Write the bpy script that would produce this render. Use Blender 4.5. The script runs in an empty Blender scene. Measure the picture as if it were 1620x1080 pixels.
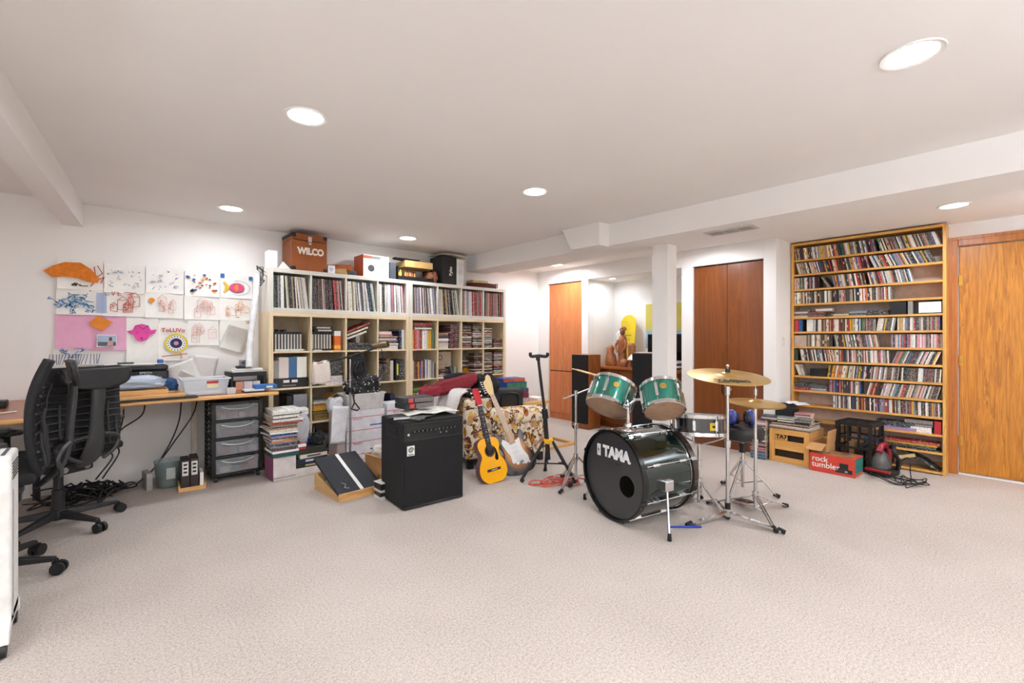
import bpy, math, random
from mathutils import Matrix, Vector, Euler, noise as mnoise
SC = bpy.context.scene
COL = SC.collection
PI = math.pi
R = math.radians
rnd = random.Random(11)

# ---------------------------------------------------------------- camera, world, exposure
cam_d = bpy.data.cameras.new('camera')
cam_d.lens = 16.0
cam_d.sensor_width = 36.0
cam_d.shift_y = -0.0031
cam_d.clip_start = 0.02
cam = bpy.data.objects.new('camera', cam_d)
COL.objects.link(cam)
cam.location = (0, 0, 1.22)
cam.rotation_euler = (R(90), 0, R(-41.99))
SC.camera = cam
world = bpy.data.worlds.new('world')
SC.world = world
world.use_nodes = True
world.node_tree.nodes['Background'].inputs[0].default_value = (0.75, 0.85, 1.0, 1)
world.node_tree.nodes['Background'].inputs[1].default_value = 0.3
SC.view_settings.view_transform = 'Standard'
SC.view_settings.look = 'None'
SC.view_settings.exposure = 0.17
SC.view_settings.gamma = 1.0
SC.view_settings.use_curve_mapping = False
SC.cycles.max_bounces = 12
SC.cycles.diffuse_bounces = 6
SC.cycles.transparent_max_bounces = 12
SC.cycles.caustics_reflective = False
SC.cycles.caustics_refractive = False
LAMP_W = 8.2            # every recessed ceiling light has the same output
LAMP_COL = (0.885, 0.945, 1.045)

# ---------------------------------------------------------------- materials
_M = {}
def _new(name):
    m = bpy.data.materials.new(name)
    m.use_nodes = True
    nt = m.node_tree
    return m, nt, nt.nodes['Principled BSDF']
def lin(h):
    if isinstance(h, str):
        h = h.lstrip('#')
        c = [int(h[i:i+2], 16) / 255 for i in (0, 2, 4)]
    else:
        c = h
    return tuple((x / 12.92 if x <= .04045 else ((x + .055) / 1.055) ** 2.4) for x in c) + (1,)
def _bump(nt, p, src, strength, dist):
    b = nt.nodes.new('ShaderNodeBump')
    b.inputs['Strength'].default_value = strength
    b.inputs['Distance'].default_value = dist
    nt.links.new(src, b.inputs['Height'])
    nt.links.new(b.outputs['Normal'], p.inputs['Normal'])
def _coord(nt, scale=(1, 1, 1), kind='Object'):
    t = nt.nodes.new('ShaderNodeTexCoord')
    m = nt.nodes.new('ShaderNodeMapping')
    m.inputs['Scale'].default_value = scale
    nt.links.new(t.outputs[kind], m.inputs['Vector'])
    return m.outputs['Vector']
def _noise(nt, vec, scale, detail=4, rough=.55, dist=0):
    n = nt.nodes.new('ShaderNodeTexNoise')
    n.inputs['Scale'].default_value = scale
    n.inputs['Detail'].default_value = detail
    n.inputs['Roughness'].default_value = rough
    n.inputs['Distortion'].default_value = dist
    nt.links.new(vec, n.inputs['Vector'])
    return n
def _ramp(nt, src, stops):
    r = nt.nodes.new('ShaderNodeValToRGB')
    el = r.color_ramp.elements
    el[0].position, el[0].color = stops[0]
    el[1].position, el[1].color = stops[-1]
    for s in stops[1:-1]:
        e = el.new(s[0]); e.color = s[1]
    nt.links.new(src, r.inputs['Fac'])
    return r
def plain(col, rough=.5, metal=0., var=.12, scale=14, coat=0., bump=0.):
    """coloured surface with a faint mottling"""
    k = ('plain', str(col), rough, metal, var, scale, coat, bump)
    if k in _M: return _M[k]
    m, nt, p = _new('surface_%d' % len(_M))
    c = lin(col)
    n = _noise(nt, _coord(nt), scale, 3)
    d = tuple(max(0, x * (1 - var)) for x in c[:3]) + (1,)
    b = tuple(min(1, x * (1 + var)) for x in c[:3]) + (1,)
    r = _ramp(nt, n.outputs['Fac'], [(.3, d), (.7, b)])
    nt.links.new(r.outputs['Color'], p.inputs['Base Color'])
    p.inputs['Roughness'].default_value = rough
    p.inputs['Metallic'].default_value = metal
    p.inputs['Coat Weight'].default_value = coat
    if bump: _bump(nt, p, n.outputs['Fac'], bump, .01)
    _M[k] = m
    return m
def wood(c1, c2, rough=.42, axis=2, ring=9., stretch=.07, coat=.15, fine=70.):
    """long grained timber, the grain runs along one object axis"""
    k = ('wood', c1, c2, rough, axis, ring, stretch, coat, fine)
    if k in _M: return _M[k]
    m, nt, p = _new('wood_%d' % len(_M))
    s = [1, 1, 1]; s[axis] = stretch
    v = _coord(nt, s)
    n1 = _noise(nt, v, ring, 5, .6, .9)
    n2 = _noise(nt, v, fine, 3, .6)
    w = nt.nodes.new('ShaderNodeMath'); w.operation = 'MULTIPLY'; w.inputs[1].default_value = 7.
    nt.links.new(n1.outputs['Fac'], w.inputs[0])
    f = nt.nodes.new('ShaderNodeMath'); f.operation = 'FRACT'
    nt.links.new(w.outputs[0], f.inputs[0])
    a = nt.nodes.new('ShaderNodeMath'); a.operation = 'MULTIPLY_ADD'; a.inputs[1].default_value = .45
    nt.links.new(f.outputs[0], a.inputs[0]); nt.links.new(n2.outputs['Fac'], a.inputs[2])
    r = _ramp(nt, a.outputs[0], [(.25, lin(c1)), (.95, lin(c2))])
    nt.links.new(r.outputs['Color'], p.inputs['Base Color'])
    p.inputs['Roughness'].default_value = rough
    p.inputs['Coat Weight'].default_value = coat
    p.inputs['Coat Roughness'].default_value = .25
    _bump(nt, p, n2.outputs['Fac'], .05, .002)
    _M[k] = m
    return m
def paint(name, c, rough=.85, bump=.04):
    m, nt, p = _new(name)
    v = _coord(nt)
    n = _noise(nt, v, 90, 4)
    n2 = _noise(nt, v, 1.3, 3)
    cc = lin(c)
    r = _ramp(nt, n2.outputs['Fac'], [(.3, tuple(x * .97 for x in cc[:3]) + (1,)), (.7, cc)])
    nt.links.new(r.outputs['Color'], p.inputs['Base Color'])
    p.inputs['Roughness'].default_value = rough
    _bump(nt, p, n.outputs['Fac'], bump, .003)
    return m
def carpet_mat():
    m, nt, p = _new('carpet')
    v = _coord(nt)
    a = _noise(nt, v, 330, 2, .65)
    b = _noise(nt, v, 95, 3, .6)
    c = _noise(nt, v, 1.6, 3, .5)
    mx = nt.nodes.new('ShaderNodeMath'); mx.operation = 'MULTIPLY_ADD'; mx.inputs[1].default_value = .45
    nt.links.new(b.outputs['Fac'], mx.inputs[0]); nt.links.new(a.outputs['Fac'], mx.inputs[2])
    m2 = nt.nodes.new('ShaderNodeMath'); m2.operation = 'MULTIPLY_ADD'; m2.inputs[1].default_value = .12
    nt.links.new(c.outputs['Fac'], m2.inputs[0]); nt.links.new(mx.outputs[0], m2.inputs[2])
    r = _ramp(nt, m2.outputs[0], [(.58, lin('#7f746a')), (.74, lin('#b6aba1')), (.92, lin('#d6ccc3'))])
    nt.links.new(r.outputs['Color'], p.inputs['Base Color'])
    p.inputs['Roughness'].default_value = 1.
    p.inputs['Specular IOR Level'].default_value = .1
    _bump(nt, p, a.outputs['Fac'], .4, .005)
    return m
def objcol(rough=.45, print_=0., scale=(1, 1, 1), dens=60., coat=0., thr=.6):
    """colour comes from the object itself; optional printed bands on it"""
    k = ('objcol', rough, print_, scale, dens, coat, thr)
    if k in _M: return _M[k]
    m, nt, p = _new('tinted_%d' % len(_M))
    o = nt.nodes.new('ShaderNodeObjectInfo')
    src = o.outputs['Color']
    if print_:
        v = _coord(nt, scale)
        add = nt.nodes.new('ShaderNodeVectorMath'); add.operation = 'ADD'
        nt.links.new(v, add.inputs[0])
        cmb = nt.nodes.new('ShaderNodeCombineXYZ')
        mul = nt.nodes.new('ShaderNodeMath'); mul.operation = 'MULTIPLY'; mul.inputs[1].default_value = 40.
        nt.links.new(o.outputs['Random'], mul.inputs[0])
        for i in range(3): nt.links.new(mul.outputs[0], cmb.inputs[i])
        nt.links.new(cmb.outputs[0], add.inputs[1])
        n = _noise(nt, add.outputs[0], dens, 2, .5)
        r = _ramp(nt, n.outputs['Fac'], [(thr - .02, (0, 0, 0, 1)), (thr, (1, 1, 1, 1))])
        inv = nt.nodes.new('ShaderNodeHueSaturation')
        bw = nt.nodes.new('ShaderNodeRGBToBW'); nt.links.new(src, bw.inputs[0])
        cr = _ramp(nt, bw.outputs[0], [(.2, (.75, .73, .68, 1)), (.3, (.06, .06, .07, 1))])
        mix = nt.nodes.new('ShaderNodeMix'); mix.data_type = 'RGBA'
        fm = nt.nodes.new('ShaderNodeMath'); fm.operation = 'MULTIPLY'; fm.inputs[1].default_value = print_
        nt.links.new(r.outputs['Color'], fm.inputs[0])
        nt.links.new(fm.outputs[0], mix.inputs[0])
        nt.links.new(src, mix.inputs[6]); nt.links.new(cr.outputs['Color'], mix.inputs[7])
        src = mix.outputs[2]
        nt.nodes.remove(inv)
    nt.links.new(src, p.inputs['Base Color'])
    p.inputs['Roughness'].default_value = rough
    p.inputs['Coat Weight'].default_value = coat
    _M[k] = m
    return m
def attrcol(rough=.5):
    k = ('attr', rough)
    if k in _M: return _M[k]
    m, nt, p = _new('painted_%d' % len(_M))
    a = nt.nodes.new('ShaderNodeAttribute'); a.attribute_name = 'Col'
    nt.links.new(a.outputs['Color'], p.inputs['Base Color'])
    p.inputs['Roughness'].default_value = rough
    _M[k] = m
    return m
def clear(col=(.9, .93, .95), rough=.15, alpha=.35):
    k = ('clear', str(col), rough, alpha)
    if k in _M: return _M[k]
    m, nt, p = _new('clear_%d' % len(_M))
    n = _noise(nt, _coord(nt), 9, 3)
    c = lin(col)
    r = _ramp(nt, n.outputs['Fac'], [(.3, tuple(x * .93 for x in c[:3]) + (1,)), (.7, c)])
    nt.links.new(r.outputs['Color'], p.inputs['Base Color'])
    p.inputs['Roughness'].default_value = rough
    p.inputs['Alpha'].default_value = alpha
    _M[k] = m
    return m
def glow(col, strength):
    m, nt, p = _new('lamp_diffuser')
    n = _noise(nt, _coord(nt), 5, 2)
    r = _ramp(nt, n.outputs['Fac'], [(.3, lin(col)), (.7, lin(col))])
    nt.links.new(r.outputs['Color'], p.inputs['Emission Color'])
    p.inputs['Emission Strength'].default_value = strength
    return m
CHROME = plain('#d9dadc', .13, 1., .05, 30)
STEEL = plain('#a9abae', .28, 1., .08, 30)
BLACK = plain('#141415', .5, 0, .2)
BLACKG = plain('#0d0d0e', .22, 0, .2)
RUBBER = plain('#17171a', .8, 0, .2, 40)
WHITE = plain('#eceae6', .5, 0, .03)
PAPER = plain('#eeece7', .8, 0, .03, 30)
PAGES = plain('#ddd4c2', .85, 0, .08, 90)
CARDB = plain('#b98a57', .8, 0, .1, 25)
OAK = wood('#bf8136', '#e2ae5c', .4, 2, 5., .08)
OAKDOOR = wood('#8c4e0c', '#cc8724', .4, 2, 9., .075, .2)
OAKTRIM = wood('#8f4e18', '#b9712b', .4, 2, 9., .06, .25)
CHERRY = wood('#b3602f', '#cd7d47', .33, 2, 5., .06, .3, 90)
CHERRYD = wood('#66320f', '#804518', .33, 2, 5., .06, .3, 90)
BIRCH = wood('#d5bd93', '#e8d6b2', .45, 2, 6., .07, .1)
BIRCHX = wood('#d5bd93', '#e8d6b2', .45, 0, 6., .07, .1)
PINEX = wood('#c98f4c', '#e3b271', .45, 0, 6., .07, .15)
PINE = wood('#c48a48', '#e0ac69', .45, 2, 6., .07, .15)
WALNUT = wood('#6b3416', '#9a5a2a', .4, 2, 7., .06, .2)

# ---------------------------------------------------------------- mesh helpers
class MB:
    def __init__(s, M=None):
        s.v = []; s.f = []; s.mi = []; s.c = []; s.M = M; s.m = 0; s.col = None
    def _add(s, vs, fs):
        o = len(s.v)
        if s.M is not None: vs = [tuple(s.M @ Vector(p)) for p in vs]
        s.v += [tuple(p) for p in vs]
        for f in fs:
            s.f.append([i + o for i in f]); s.mi.append(s.m); s.c.append(s.col)
        return s
    def box(s, x0, x1, y0, y1, z0, z1):
        return s._add([(x0, y0, z0), (x1, y0, z0), (x1, y1, z0), (x0, y1, z0), (x0, y0, z1), (x1, y0, z1), (x1, y1, z1), (x0, y1, z1)],
                      [(3, 2, 1, 0), (4, 5, 6, 7), (0, 1, 5, 4), (1, 2, 6, 5), (2, 3, 7, 6), (3, 0, 4, 7)])
    def hexa(s, p):
        return s._add(p, [(3, 2, 1, 0), (4, 5, 6, 7), (0, 1, 5, 4), (1, 2, 6, 5), (2, 3, 7, 6), (3, 0, 4, 7)])
    def quad(s, a, b, c, d): return s._add([a, b, c, d], [(0, 1, 2, 3)])
    def cyl(s, a, b, r0, r1=None, n=12, caps=True):
        r1 = r0 if r1 is None else r1
        a = Vector(a); b = Vector(b); d = (b - a).normalized()
        u = d.orthogonal().normalized(); w = d.cross(u)
        vs = []
        for c, r in ((a, r0), (b, r1)):
            for i in range(n):
                t = 2 * PI * i / n
                vs.append(c + (u * math.cos(t) + w * math.sin(t)) * r)
        fs = [(i, (i + 1) % n, n + (i + 1) % n, n + i) for i in range(n)]
        if caps: fs += [tuple(range(n - 1, -1, -1)), tuple(range(n, 2 * n))]
        return s._add(vs, fs)
    def lathe(s, prof, n=24, c=(0, 0, 0), axis=(0, 0, 1), closed=False):
        """prof = [(radius, height)] spun about axis through c"""
        d = Vector(axis).normalized(); u = d.orthogonal().normalized(); w = d.cross(u); c = Vector(c)
        vs = []
        for r, h in prof:
            for i in range(n):
                t = 2 * PI * i / n
                vs.append(c + d * h + (u * math.cos(t) + w * math.sin(t)) * r)
        k = len(prof)
        fs = []
        for j in range(k if closed else k - 1):
            j2 = (j + 1) % k
            for i in range(n):
                fs.append((j * n + i, j * n + (i + 1) % n, j2 * n + (i + 1) % n, j2 * n + i))
        if not closed:
            if prof[0][0] > 1e-5: fs.append(tuple(range(n - 1, -1, -1)))
            if prof[-1][0] > 1e-5: fs.append(tuple((k - 1) * n + i for i in range(n)))
        return s._add(vs, fs)
    def tube(s, pts, r, n=8, closed=False):
        pts = [Vector(p) for p in pts]; k = len(pts); vs = []; prev = None
        for i, p in enumerate(pts):
            if closed: d = pts[(i + 1) % k] - pts[i - 1]
            else: d = pts[min(i + 1, k - 1)] - pts[max(i - 1, 0)]
            d = d.normalized() if d.length > 1e-9 else Vector((0, 0, 1))
            u = d.orthogonal().normalized() if prev is None else (prev - d * prev.dot(d))
            u = u.normalized() if u.length > 1e-6 else d.orthogonal().normalized()
            prev = u; w = d.cross(u)
            rr = r[i] if isinstance(r, (list, tuple)) else r
            for j in range(n):
                t = 2 * PI * j / n
                vs.append(p + (u * math.cos(t) + w * math.sin(t)) * rr)
        fs = []
        for i in range(k if closed else k - 1):
            i2 = (i + 1) % k
            for j in range(n): fs.append((i * n + j, i * n + (j + 1) % n, i2 * n + (j + 1) % n, i2 * n + j))
        if not closed: fs += [tuple(range(n - 1, -1, -1)), tuple((k - 1) * n + j for j in range(n))]
        return s._add(vs, fs)
    def prism(s, poly, z0, z1, M=None):
        n = len(poly)
        vs = [(x, y, z0) for x, y in poly] + [(x, y, z1) for x, y in poly]
        if M is not None: vs = [tuple(M @ Vector(p)) for p in vs]
        fs = [tuple(range(n - 1, -1, -1)), tuple(range(n, 2 * n))] + [(i, (i + 1) % n, n + (i + 1) % n, n + i) for i in range(n)]
        return s._add(vs, fs)
    def ball(s, c, r, n=12, k=8):
        r = (r, r, r) if not isinstance(r, (tuple, list)) else r
        vs = []
        for j in range(k + 1):
            ph = PI * j / k
            for i in range(n):
                t = 2 * PI * i / n
                vs.append((c[0] + r[0] * math.sin(ph) * math.cos(t), c[1] + r[1] * math.sin(ph) * math.sin(t), c[2] - r[2] * math.cos(ph)))
        return s._add(vs, [(j * n + i, j * n + (i + 1) % n, (j + 1) * n + (i + 1) % n, (j + 1) * n + i) for j in range(k) for i in range(n)])
    def grid(s, fn, nu, nv):
        vs = [fn(i / nu, j / nv) for j in range(nv + 1) for i in range(nu + 1)]
        w = nu + 1
        return s._add(vs, [(j * w + i, j * w + i + 1, (j + 1) * w + i + 1, (j + 1) * w + i) for j in range(nv) for i in range(nu)])
    def mesh(s, name, mats, smooth=False):
        me = bpy.data.meshes.new(name)
        me.from_pydata(s.v, [], s.f)
        for m in (mats if isinstance(mats, (list, tuple)) else [mats]): me.materials.append(m)
        me.polygons.foreach_set('material_index', s.mi)
        if any(c is not None for c in s.c):
            a = me.color_attributes.new('Col', 'FLOAT_COLOR', 'CORNER')
            k = 0
            for p, c in zip(me.polygons, s.c):
                for _ in p.loop_indices:
                    a.data[k].color = lin(c) if c else (1, 1, 1, 1); k += 1
        if smooth:
            me.polygons.foreach_set('use_smooth', [True] * len(s.f))
            me.update()
            try: me.set_sharp_from_angle(angle=R(smooth if smooth is not True else 40))
            except Exception: pass
        me.update()
        return me
    def obj(s, name, mats, parent=None, loc=None, rz=0, smooth=False, bevel=0, seg=2, sub=0, solid=0, **tags):
        o = bpy.data.objects.new(name, s.mesh(name, mats, smooth))
        COL.objects.link(o)
        return _fin(o, parent, loc, rz, bevel, seg, sub, solid, tags)
def _fin(o, parent, loc, rz, bevel, seg, sub, solid, tags):
    if parent is not None: o.parent = parent
    if loc is not None: o.location = loc
    if rz: o.rotation_euler = (0, 0, R(rz)) if not isinstance(rz, (tuple, list)) else tuple(R(a) for a in rz)
    if sub:
        m = o.modifiers.new('sub', 'SUBSURF'); m.levels = m.render_levels = sub
    if solid:
        m = o.modifiers.new('solid', 'SOLIDIFY'); m.thickness = solid; m.offset = 0
    if bevel:
        m = o.modifiers.new('bevel', 'BEVEL'); m.width = bevel; m.segments = seg; m.limit_method = 'ANGLE'; m.angle_limit = R(40)
    tag(o, **tags)
    return o
def tag(o, label=None, cat=None, group=None, kind=None, color=None):
    if label: o['label'] = label
    if cat: o['category'] = cat
    if group: o['group'] = group
    if kind: o['kind'] = kind
    if color is not None: o.color = lin(color)
    return o
def thing(name, label, cat, loc=(0, 0, 0), rz=0, group=None):
    o = bpy.data.objects.new(name, None)
    o.empty_display_size = .05
    COL.objects.link(o)
    o.location = loc
    o.rotation_euler = (0, 0, R(rz)) if not isinstance(rz, (tuple, list)) else tuple(R(a) for a in rz)
    return tag(o, label, cat, group)
def inst(me, name, loc=(0, 0, 0), rot=(0, 0, 0), scale=(1, 1, 1), parent=None, **tags):
    o = bpy.data.objects.new(name, me)
    COL.objects.link(o)
    o.location = loc; o.rotation_euler = rot; o.scale = scale
    if parent is not None: o.parent = parent
    return tag(o, **tags)
def clone(root, loc=None, rz=None, label=None):
    """copy a thing with its parts and sub-parts"""
    r = root.copy(); COL.objects.link(r)
    if loc is not None: r.location = loc
    if rz is not None: r.rotation_euler = (0, 0, R(rz))
    if label: r['label'] = label
    for ch in list(root.children):
        c = ch.copy(); COL.objects.link(c); c.parent = r
        for g in list(ch.children):
            d = g.copy(); COL.objects.link(d); d.parent = c
    return r
def box(name, x0, x1, y0, y1, z0, z1, mat, parent=None, bevel=0, **tags):
    return MB().box(x0, x1, y0, y1, z0, z1).obj(name, mat, parent, bevel=bevel, **tags)
def cbox(name, size, mat, parent=None, loc=(0, 0, 0), rz=0, bevel=.002, **tags):
    """box standing on its base centre"""
    a, b, c = size
    return MB().box(-a/2, a/2, -b/2, b/2, 0, c).obj(name, mat, parent, loc, rz, bevel=bevel, **tags)
_fonts = {}
def text(name, body, size, mat, parent, loc, rot=(R(90), 0, 0), ext=.001, bold=0., align='CENTER', xs=1.):
    c = bpy.data.curves.new(name, 'FONT')
    c.body = body; c.size = size; c.extrude = ext; c.offset = bold
    c.align_x = align; c.align_y = 'CENTER'
    c.materials.append(mat)
    o = bpy.data.objects.new(name, c)
    COL.objects.link(o)
    me = bpy.data.meshes.new_from_object(o.evaluated_get(bpy.context.evaluated_depsgraph_get()))
    bpy.data.objects.remove(o)
    me.materials.clear(); me.materials.append(mat)
    o = bpy.data.objects.new(name, me)
    COL.objects.link(o)
    if parent is not None: o.parent = parent
    o.location = loc; o.rotation_euler = rot; o.scale = (xs, 1, 1)
    return o
_T = ['', '', 'twenty', 'thirty', 'forty', 'fifty', 'sixty', 'seventy', 'eighty', 'ninety']
_O = 'zeroth first second third fourth fifth sixth seventh eighth ninth tenth eleventh twelfth thirteenth fourteenth fifteenth sixteenth seventeenth eighteenth nineteenth'.split()
def nth(n):
    if n < 20: return _O[n]
    if n >= 100: return 'hundred-and-' + nth(n - 100) if n > 100 else 'hundredth'
    return _T[n // 10][:-1] + 'ieth' if n % 10 == 0 else _T[n // 10] + '-' + _O[n % 10]
def strokes(lines, w, off=0.):
    """flat pen strokes in the XZ plane; lines = [(colour, [(x, z), ...])]"""
    b = MB()
    for k, (c, pts) in enumerate(lines):
        b.col = c
        y = off - .00004 * (k % 7)
        for (x0, z0), (x1, z1) in zip(pts, pts[1:]):
            dx, dz = x1 - x0, z1 - z0
            l = math.hypot(dx, dz) or 1
            nx, nz = -dz / l * w / 2, dx / l * w / 2
            ex, ez = dx / l * w / 3, dz / l * w / 3
            b.quad((x0 - nx - ex, y, z0 - nz - ez), (x1 - nx + ex, y, z1 - nz + ez), (x1 + nx + ex, y, z1 + nz + ez), (x0 + nx - ex, y, z0 + nz - ez))
    return b
def blob(b, c, pts, y=0.):
    b.col = c
    b._add([(x, y, z) for x, z in pts], [tuple(range(len(pts)))])
def bez(pts, n=12):
    """smooth curve through points (Catmull-Rom)"""
    p = [Vector(q) for q in pts]
    p = [p[0] * 2 - p[1]] + p + [p[-1] * 2 - p[-2]]
    out = []
    for i in range(1, len(p) - 2):
        for k in range(n):
            t = k / n
            a, b, c, d = p[i-1], p[i], p[i+1], p[i+2]
            out.append(.5 * ((2*b) + (c-a)*t + (2*a-5*b+4*c-d)*t*t + (3*b-a-3*c+d)*t*t*t))
    out.append(p[-2])
    return out

# ---------------------------------------------------------------- room shell
WALLM = paint('wall_paint', '#f1eeea')
CEILM = paint('ceiling_paint', '#f2efec', .9, .08)
CARPET = carpet_mat()
XL, XR, YN, YB = -2.6, 5.72, -2.4, 5.05
ZC, ZA, ZS = 2.305, 2.25, 2.10          # main ceiling, side ceiling, duct soffit
XC = 5.10                                # front of the built-in closets
st = dict(kind='structure')
box('floor', XL - .1, XR + 1., YN - .1, YB + .1, -.1, 0, CARPET, **st)
box('wall_back', XL - .1, XR + .9, YB, YB + .1, 0, ZC + .1, WALLM, **st)
box('wall_left', XL - .1, XL, YN, YB, 0, ZC + .1, WALLM, **st)
box('wall_near', XL - .1, XR + .9, YN - .1, YN, 0, ZC + .1, WALLM, **st)
# right wall with a door opening at y -.47 .. .355
w = MB()
w.box(XR, XR + .12, .355, YB, 0, ZC + .1); w.box(XR, XR + .12, YN, -.47, 0, ZC + .1); w.box(XR, XR + .12, -.47, .355, 2.045, ZC + .1)
w.obj('wall_right', WALLM, **st)
box('ceiling', XL - .1, 3.58, YN - .1, YB + .1, ZC, ZC + .1, CEILM, **st)
box('ceiling_side', 4.05, XR + .12, YN - .1, YB + .1, ZA, ZA + .1, CEILM, **st)
# boxed-in duct between the two ceilings, with its wider bay
s = MB()
s.box(3.58, 4.05, YN, 4.66, ZS, ZC + .1)
s.box(3.72, 4.05, 4.66, YB, ZS + .03, ZC + .1)
s.hexa([(3.43, 2.60, ZS - .01), (3.585, 2.60, ZS - .01), (3.585, 2.96, ZS - .01), (3.43, 2.94, ZS - .01), (3.43, 2.60, ZC), (3.585, 2.60, ZC), (3.585, 3.10, ZC), (3.43, 3.06, ZC)])
s.obj('ceiling_soffit', CEILM, bevel=.004, **st)
# ceiling beam on the left, slightly skewed
def bx(y): return -.114 - .0805 * (YB - y)
b = MB()
ya, yb = YN, YB
b.hexa([(bx(ya) - .127, ya, 2.117), (bx(ya), ya, 2.117), (bx(yb), yb, 2.117), (bx(yb) - .127, yb, 2.117),
        (bx(ya) - .127, ya, ZC + .02), (bx(ya), ya, ZC + .02), (bx(yb), yb, ZC + .02), (bx(yb) - .127, yb, ZC + .02)])
b.obj('ceiling_beam', CEILM, bevel=.003, **st)
# column under the duct
box('column', 3.90, 4.06, 2.17, 2.335, 0, ZS, WALLM, bevel=.004, **st)

# ---- closets and niche along the right side
def closet(name, y0, y1, d0, d1, top):
    q = MB()
    q.box(XC, XC + .1, y0, d0, 0, ZA); q.box(XC, XC + .1, d1, y1, 0, ZA); q.box(XC, XC + .1, d0, d1, top, ZA)
    q.box(XC + .1, XR, y0, y0 + .09, 0, ZA); q.box(XC + .1, XR, y1 - .09, y1, 0, ZA)
    return q.obj(name, WALLM, bevel=.003, **st)
closet('wall_closet', 1.645, 2.665, 1.766, 2.53, 2.05)
closet('wall_cupboard', 4.06, YB, 4.178, 4.838, 2.05)
box('ceiling_niche', XC, XR, 2.665, 4.06, 2.055, ZA, WALLM, bevel=.003, **st)
# two-leaf closet front: upper doors, rail gap, lower doors with bow handles
cl = thing('closet_doors', 'tall cherry wood double doors behind the cymbals', 'door', (XC + .03, 0, 0))
for a, c in ((1.772, 2.146), (2.150, 2.524)):
    u = MB().box(0, .02, a, c, .835, 2.035).obj('upper_door', CHERRYD, cl, bevel=.002)
    l = MB().box(0, .02, a, c, .10, .822).obj('lower_door', CHERRYD, cl, bevel=.002)
    hy = 2.19 if a > 2 else 2.105
    h = MB(); h.tube(bez([(0, hy, .60), (-.03, hy, .63), (-.034, hy, .68), (-.03, hy, .73), (0, hy, .76)], 5), .006, 8)
    h.obj('handle', BLACK, l, smooth=True)
box('plinth', .02, .04, 1.766, 2.53, 0, .095, CHERRYD, cl)
box('frame', .024, .05, 1.768, 2.528, .08, 2.045, plain('#2a150a', .7), cl)
cl['kind'] = 'thing'
cp = thing('cupboard_door', 'single orange cherry door in the far white corner cupboard', 'door', (XC + .03, 0, 0))
MB().box(0, .02, 4.184, 4.832, .735, 2.04).obj('upper_door', CHERRY, cp, bevel=.002)
MB().box(0, .02, 4.184, 4.832, .10, .722).obj('lower_door', CHERRY, cp, bevel=.002)
box('plinth', .02, .04, 4.178, 4.838, 0, .095, CHERRY, cp)
box('frame', .024, .05, 4.18, 4.836, .08, 2.045, plain('#2a150a', .7), cp)
cp['kind'] = 'thing'
# oak room door in the right wall
dr = thing('door_1', 'oak veneered flush door at the far side beside the disc rack', 'door', (XR, 0, 0)); dr['kind'] = 'structure'
MB().box(.012, .052, -.465, .350, .022, 2.038).obj('door_panel', OAKDOOR, dr, bevel=.002)
fr = MB()
fr.box(-.018, .0, .357, .44, 0, 2.125); fr.box(-.018, 0, -.55, -.472, 0, 2.125); fr.box(-.018, 0, -.472, .357, 2.045, 2.125)
fr.obj('casing', OAKTRIM, dr, bevel=.005)
fb = MB(); fb.box(-.024, -.018, .415, .44, 0, 2.125); fb.box(-.024, -.018, -.55, -.525, 0, 2.125); fb.box(-.024, -.018, -.55, .44, 2.1, 2.125)
fb.obj('back_band', OAKTRIM, dr, bevel=.002)
for z in (.3, 1.02, 1.74):
    h = MB(); h.cyl((.004, .353, z - .045), (.004, .353, z + .045), .006, n=8); h.box(.006, .012, .33, .353, z - .043, z + .043)
    h.obj('hinge', plain('#c79a4a', .3, 1.), dr, smooth=True)
k = MB(); k.lathe([(.03, 0), (.03, .008), (.012, .012), (.012, .035), (.027, .045), (.03, .06), (.018, .072), (0, .075)], 16, (.012, -.40, .98), (-1, 0, 0))
k.obj('knob', plain('#c79a4a', .25, 1.), dr, smooth=True)
box('threshold', .0, .12, -.47, .355, 0, .014, WHITE, dr)
box('floor_hall', XR + .12, XR + .9, -1., 1., -.02, .001, WHITE, **st)
box('baseboard_right', XR - .014, XR, .44, .56, 0, .085, OAKTRIM, **st)
box('baseboard_back', 3.0, XC, YB - .012, YB, 0, .08, WHITE, **st)

# ---- recessed lights: trim ring, diffuser, and its own area light
def downlight(x, y, z, label, r=.082, watt=LAMP_W, small=False):
    t = thing('recessed_light', label, 'light', (x, y, z), 0, 'recessed ceiling lights')
    MB().lathe([(r + .018, -.001), (r + .016, -.006), (r, -.004), (r - .004, .0)], 32).obj('trim_ring', WHITE, t, smooth=True)
    MB().lathe([(0, -.0022), (r, -.0022)], 32).obj('diffuser', DIFF, t)
    ld = bpy.data.lights.new('recessed_light_beam', 'AREA')
    ld.shape = 'DISK'; ld.size = r * 2; ld.energy = watt; ld.color = LAMP_COL
    ld.spread = R(170)
    lo = bpy.data.objects.new('recessed_light_beam', ld); COL.objects.link(lo)
    lo.parent = t; lo.location = (0, 0, -.008)
    return t
DIFF = glow('#fff6ea', 4.)
downlight(.80, 4.40, ZC, 'recessed ceiling light nearest the taped-up drawings')
downlight(2.46, 4.42, ZC, 'recessed ceiling light just in front of the record shelves')
downlight(.74, 2.33, ZC, 'recessed ceiling light over the open carpet near the desk')
downlight(2.38, 2.39, ZC, 'recessed ceiling light at the middle of the main ceiling')
downlight(2.30, .27, ZC, 'largest recessed ceiling light, nearest the camera')
for k, (x, y) in enumerate(((.75, .25), (.75, -1.7), (2.35, -1.7), (-1.5, 2.3), (-1.5, .25))):
    downlight(x, y, ZC, 'recessed ceiling light behind the camera, %s of five' % nth(k + 1))
downlight(4.91, .33, ZA, 'recessed ceiling light above the oak room door', watt=LAMP_W * 1.3)
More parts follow.
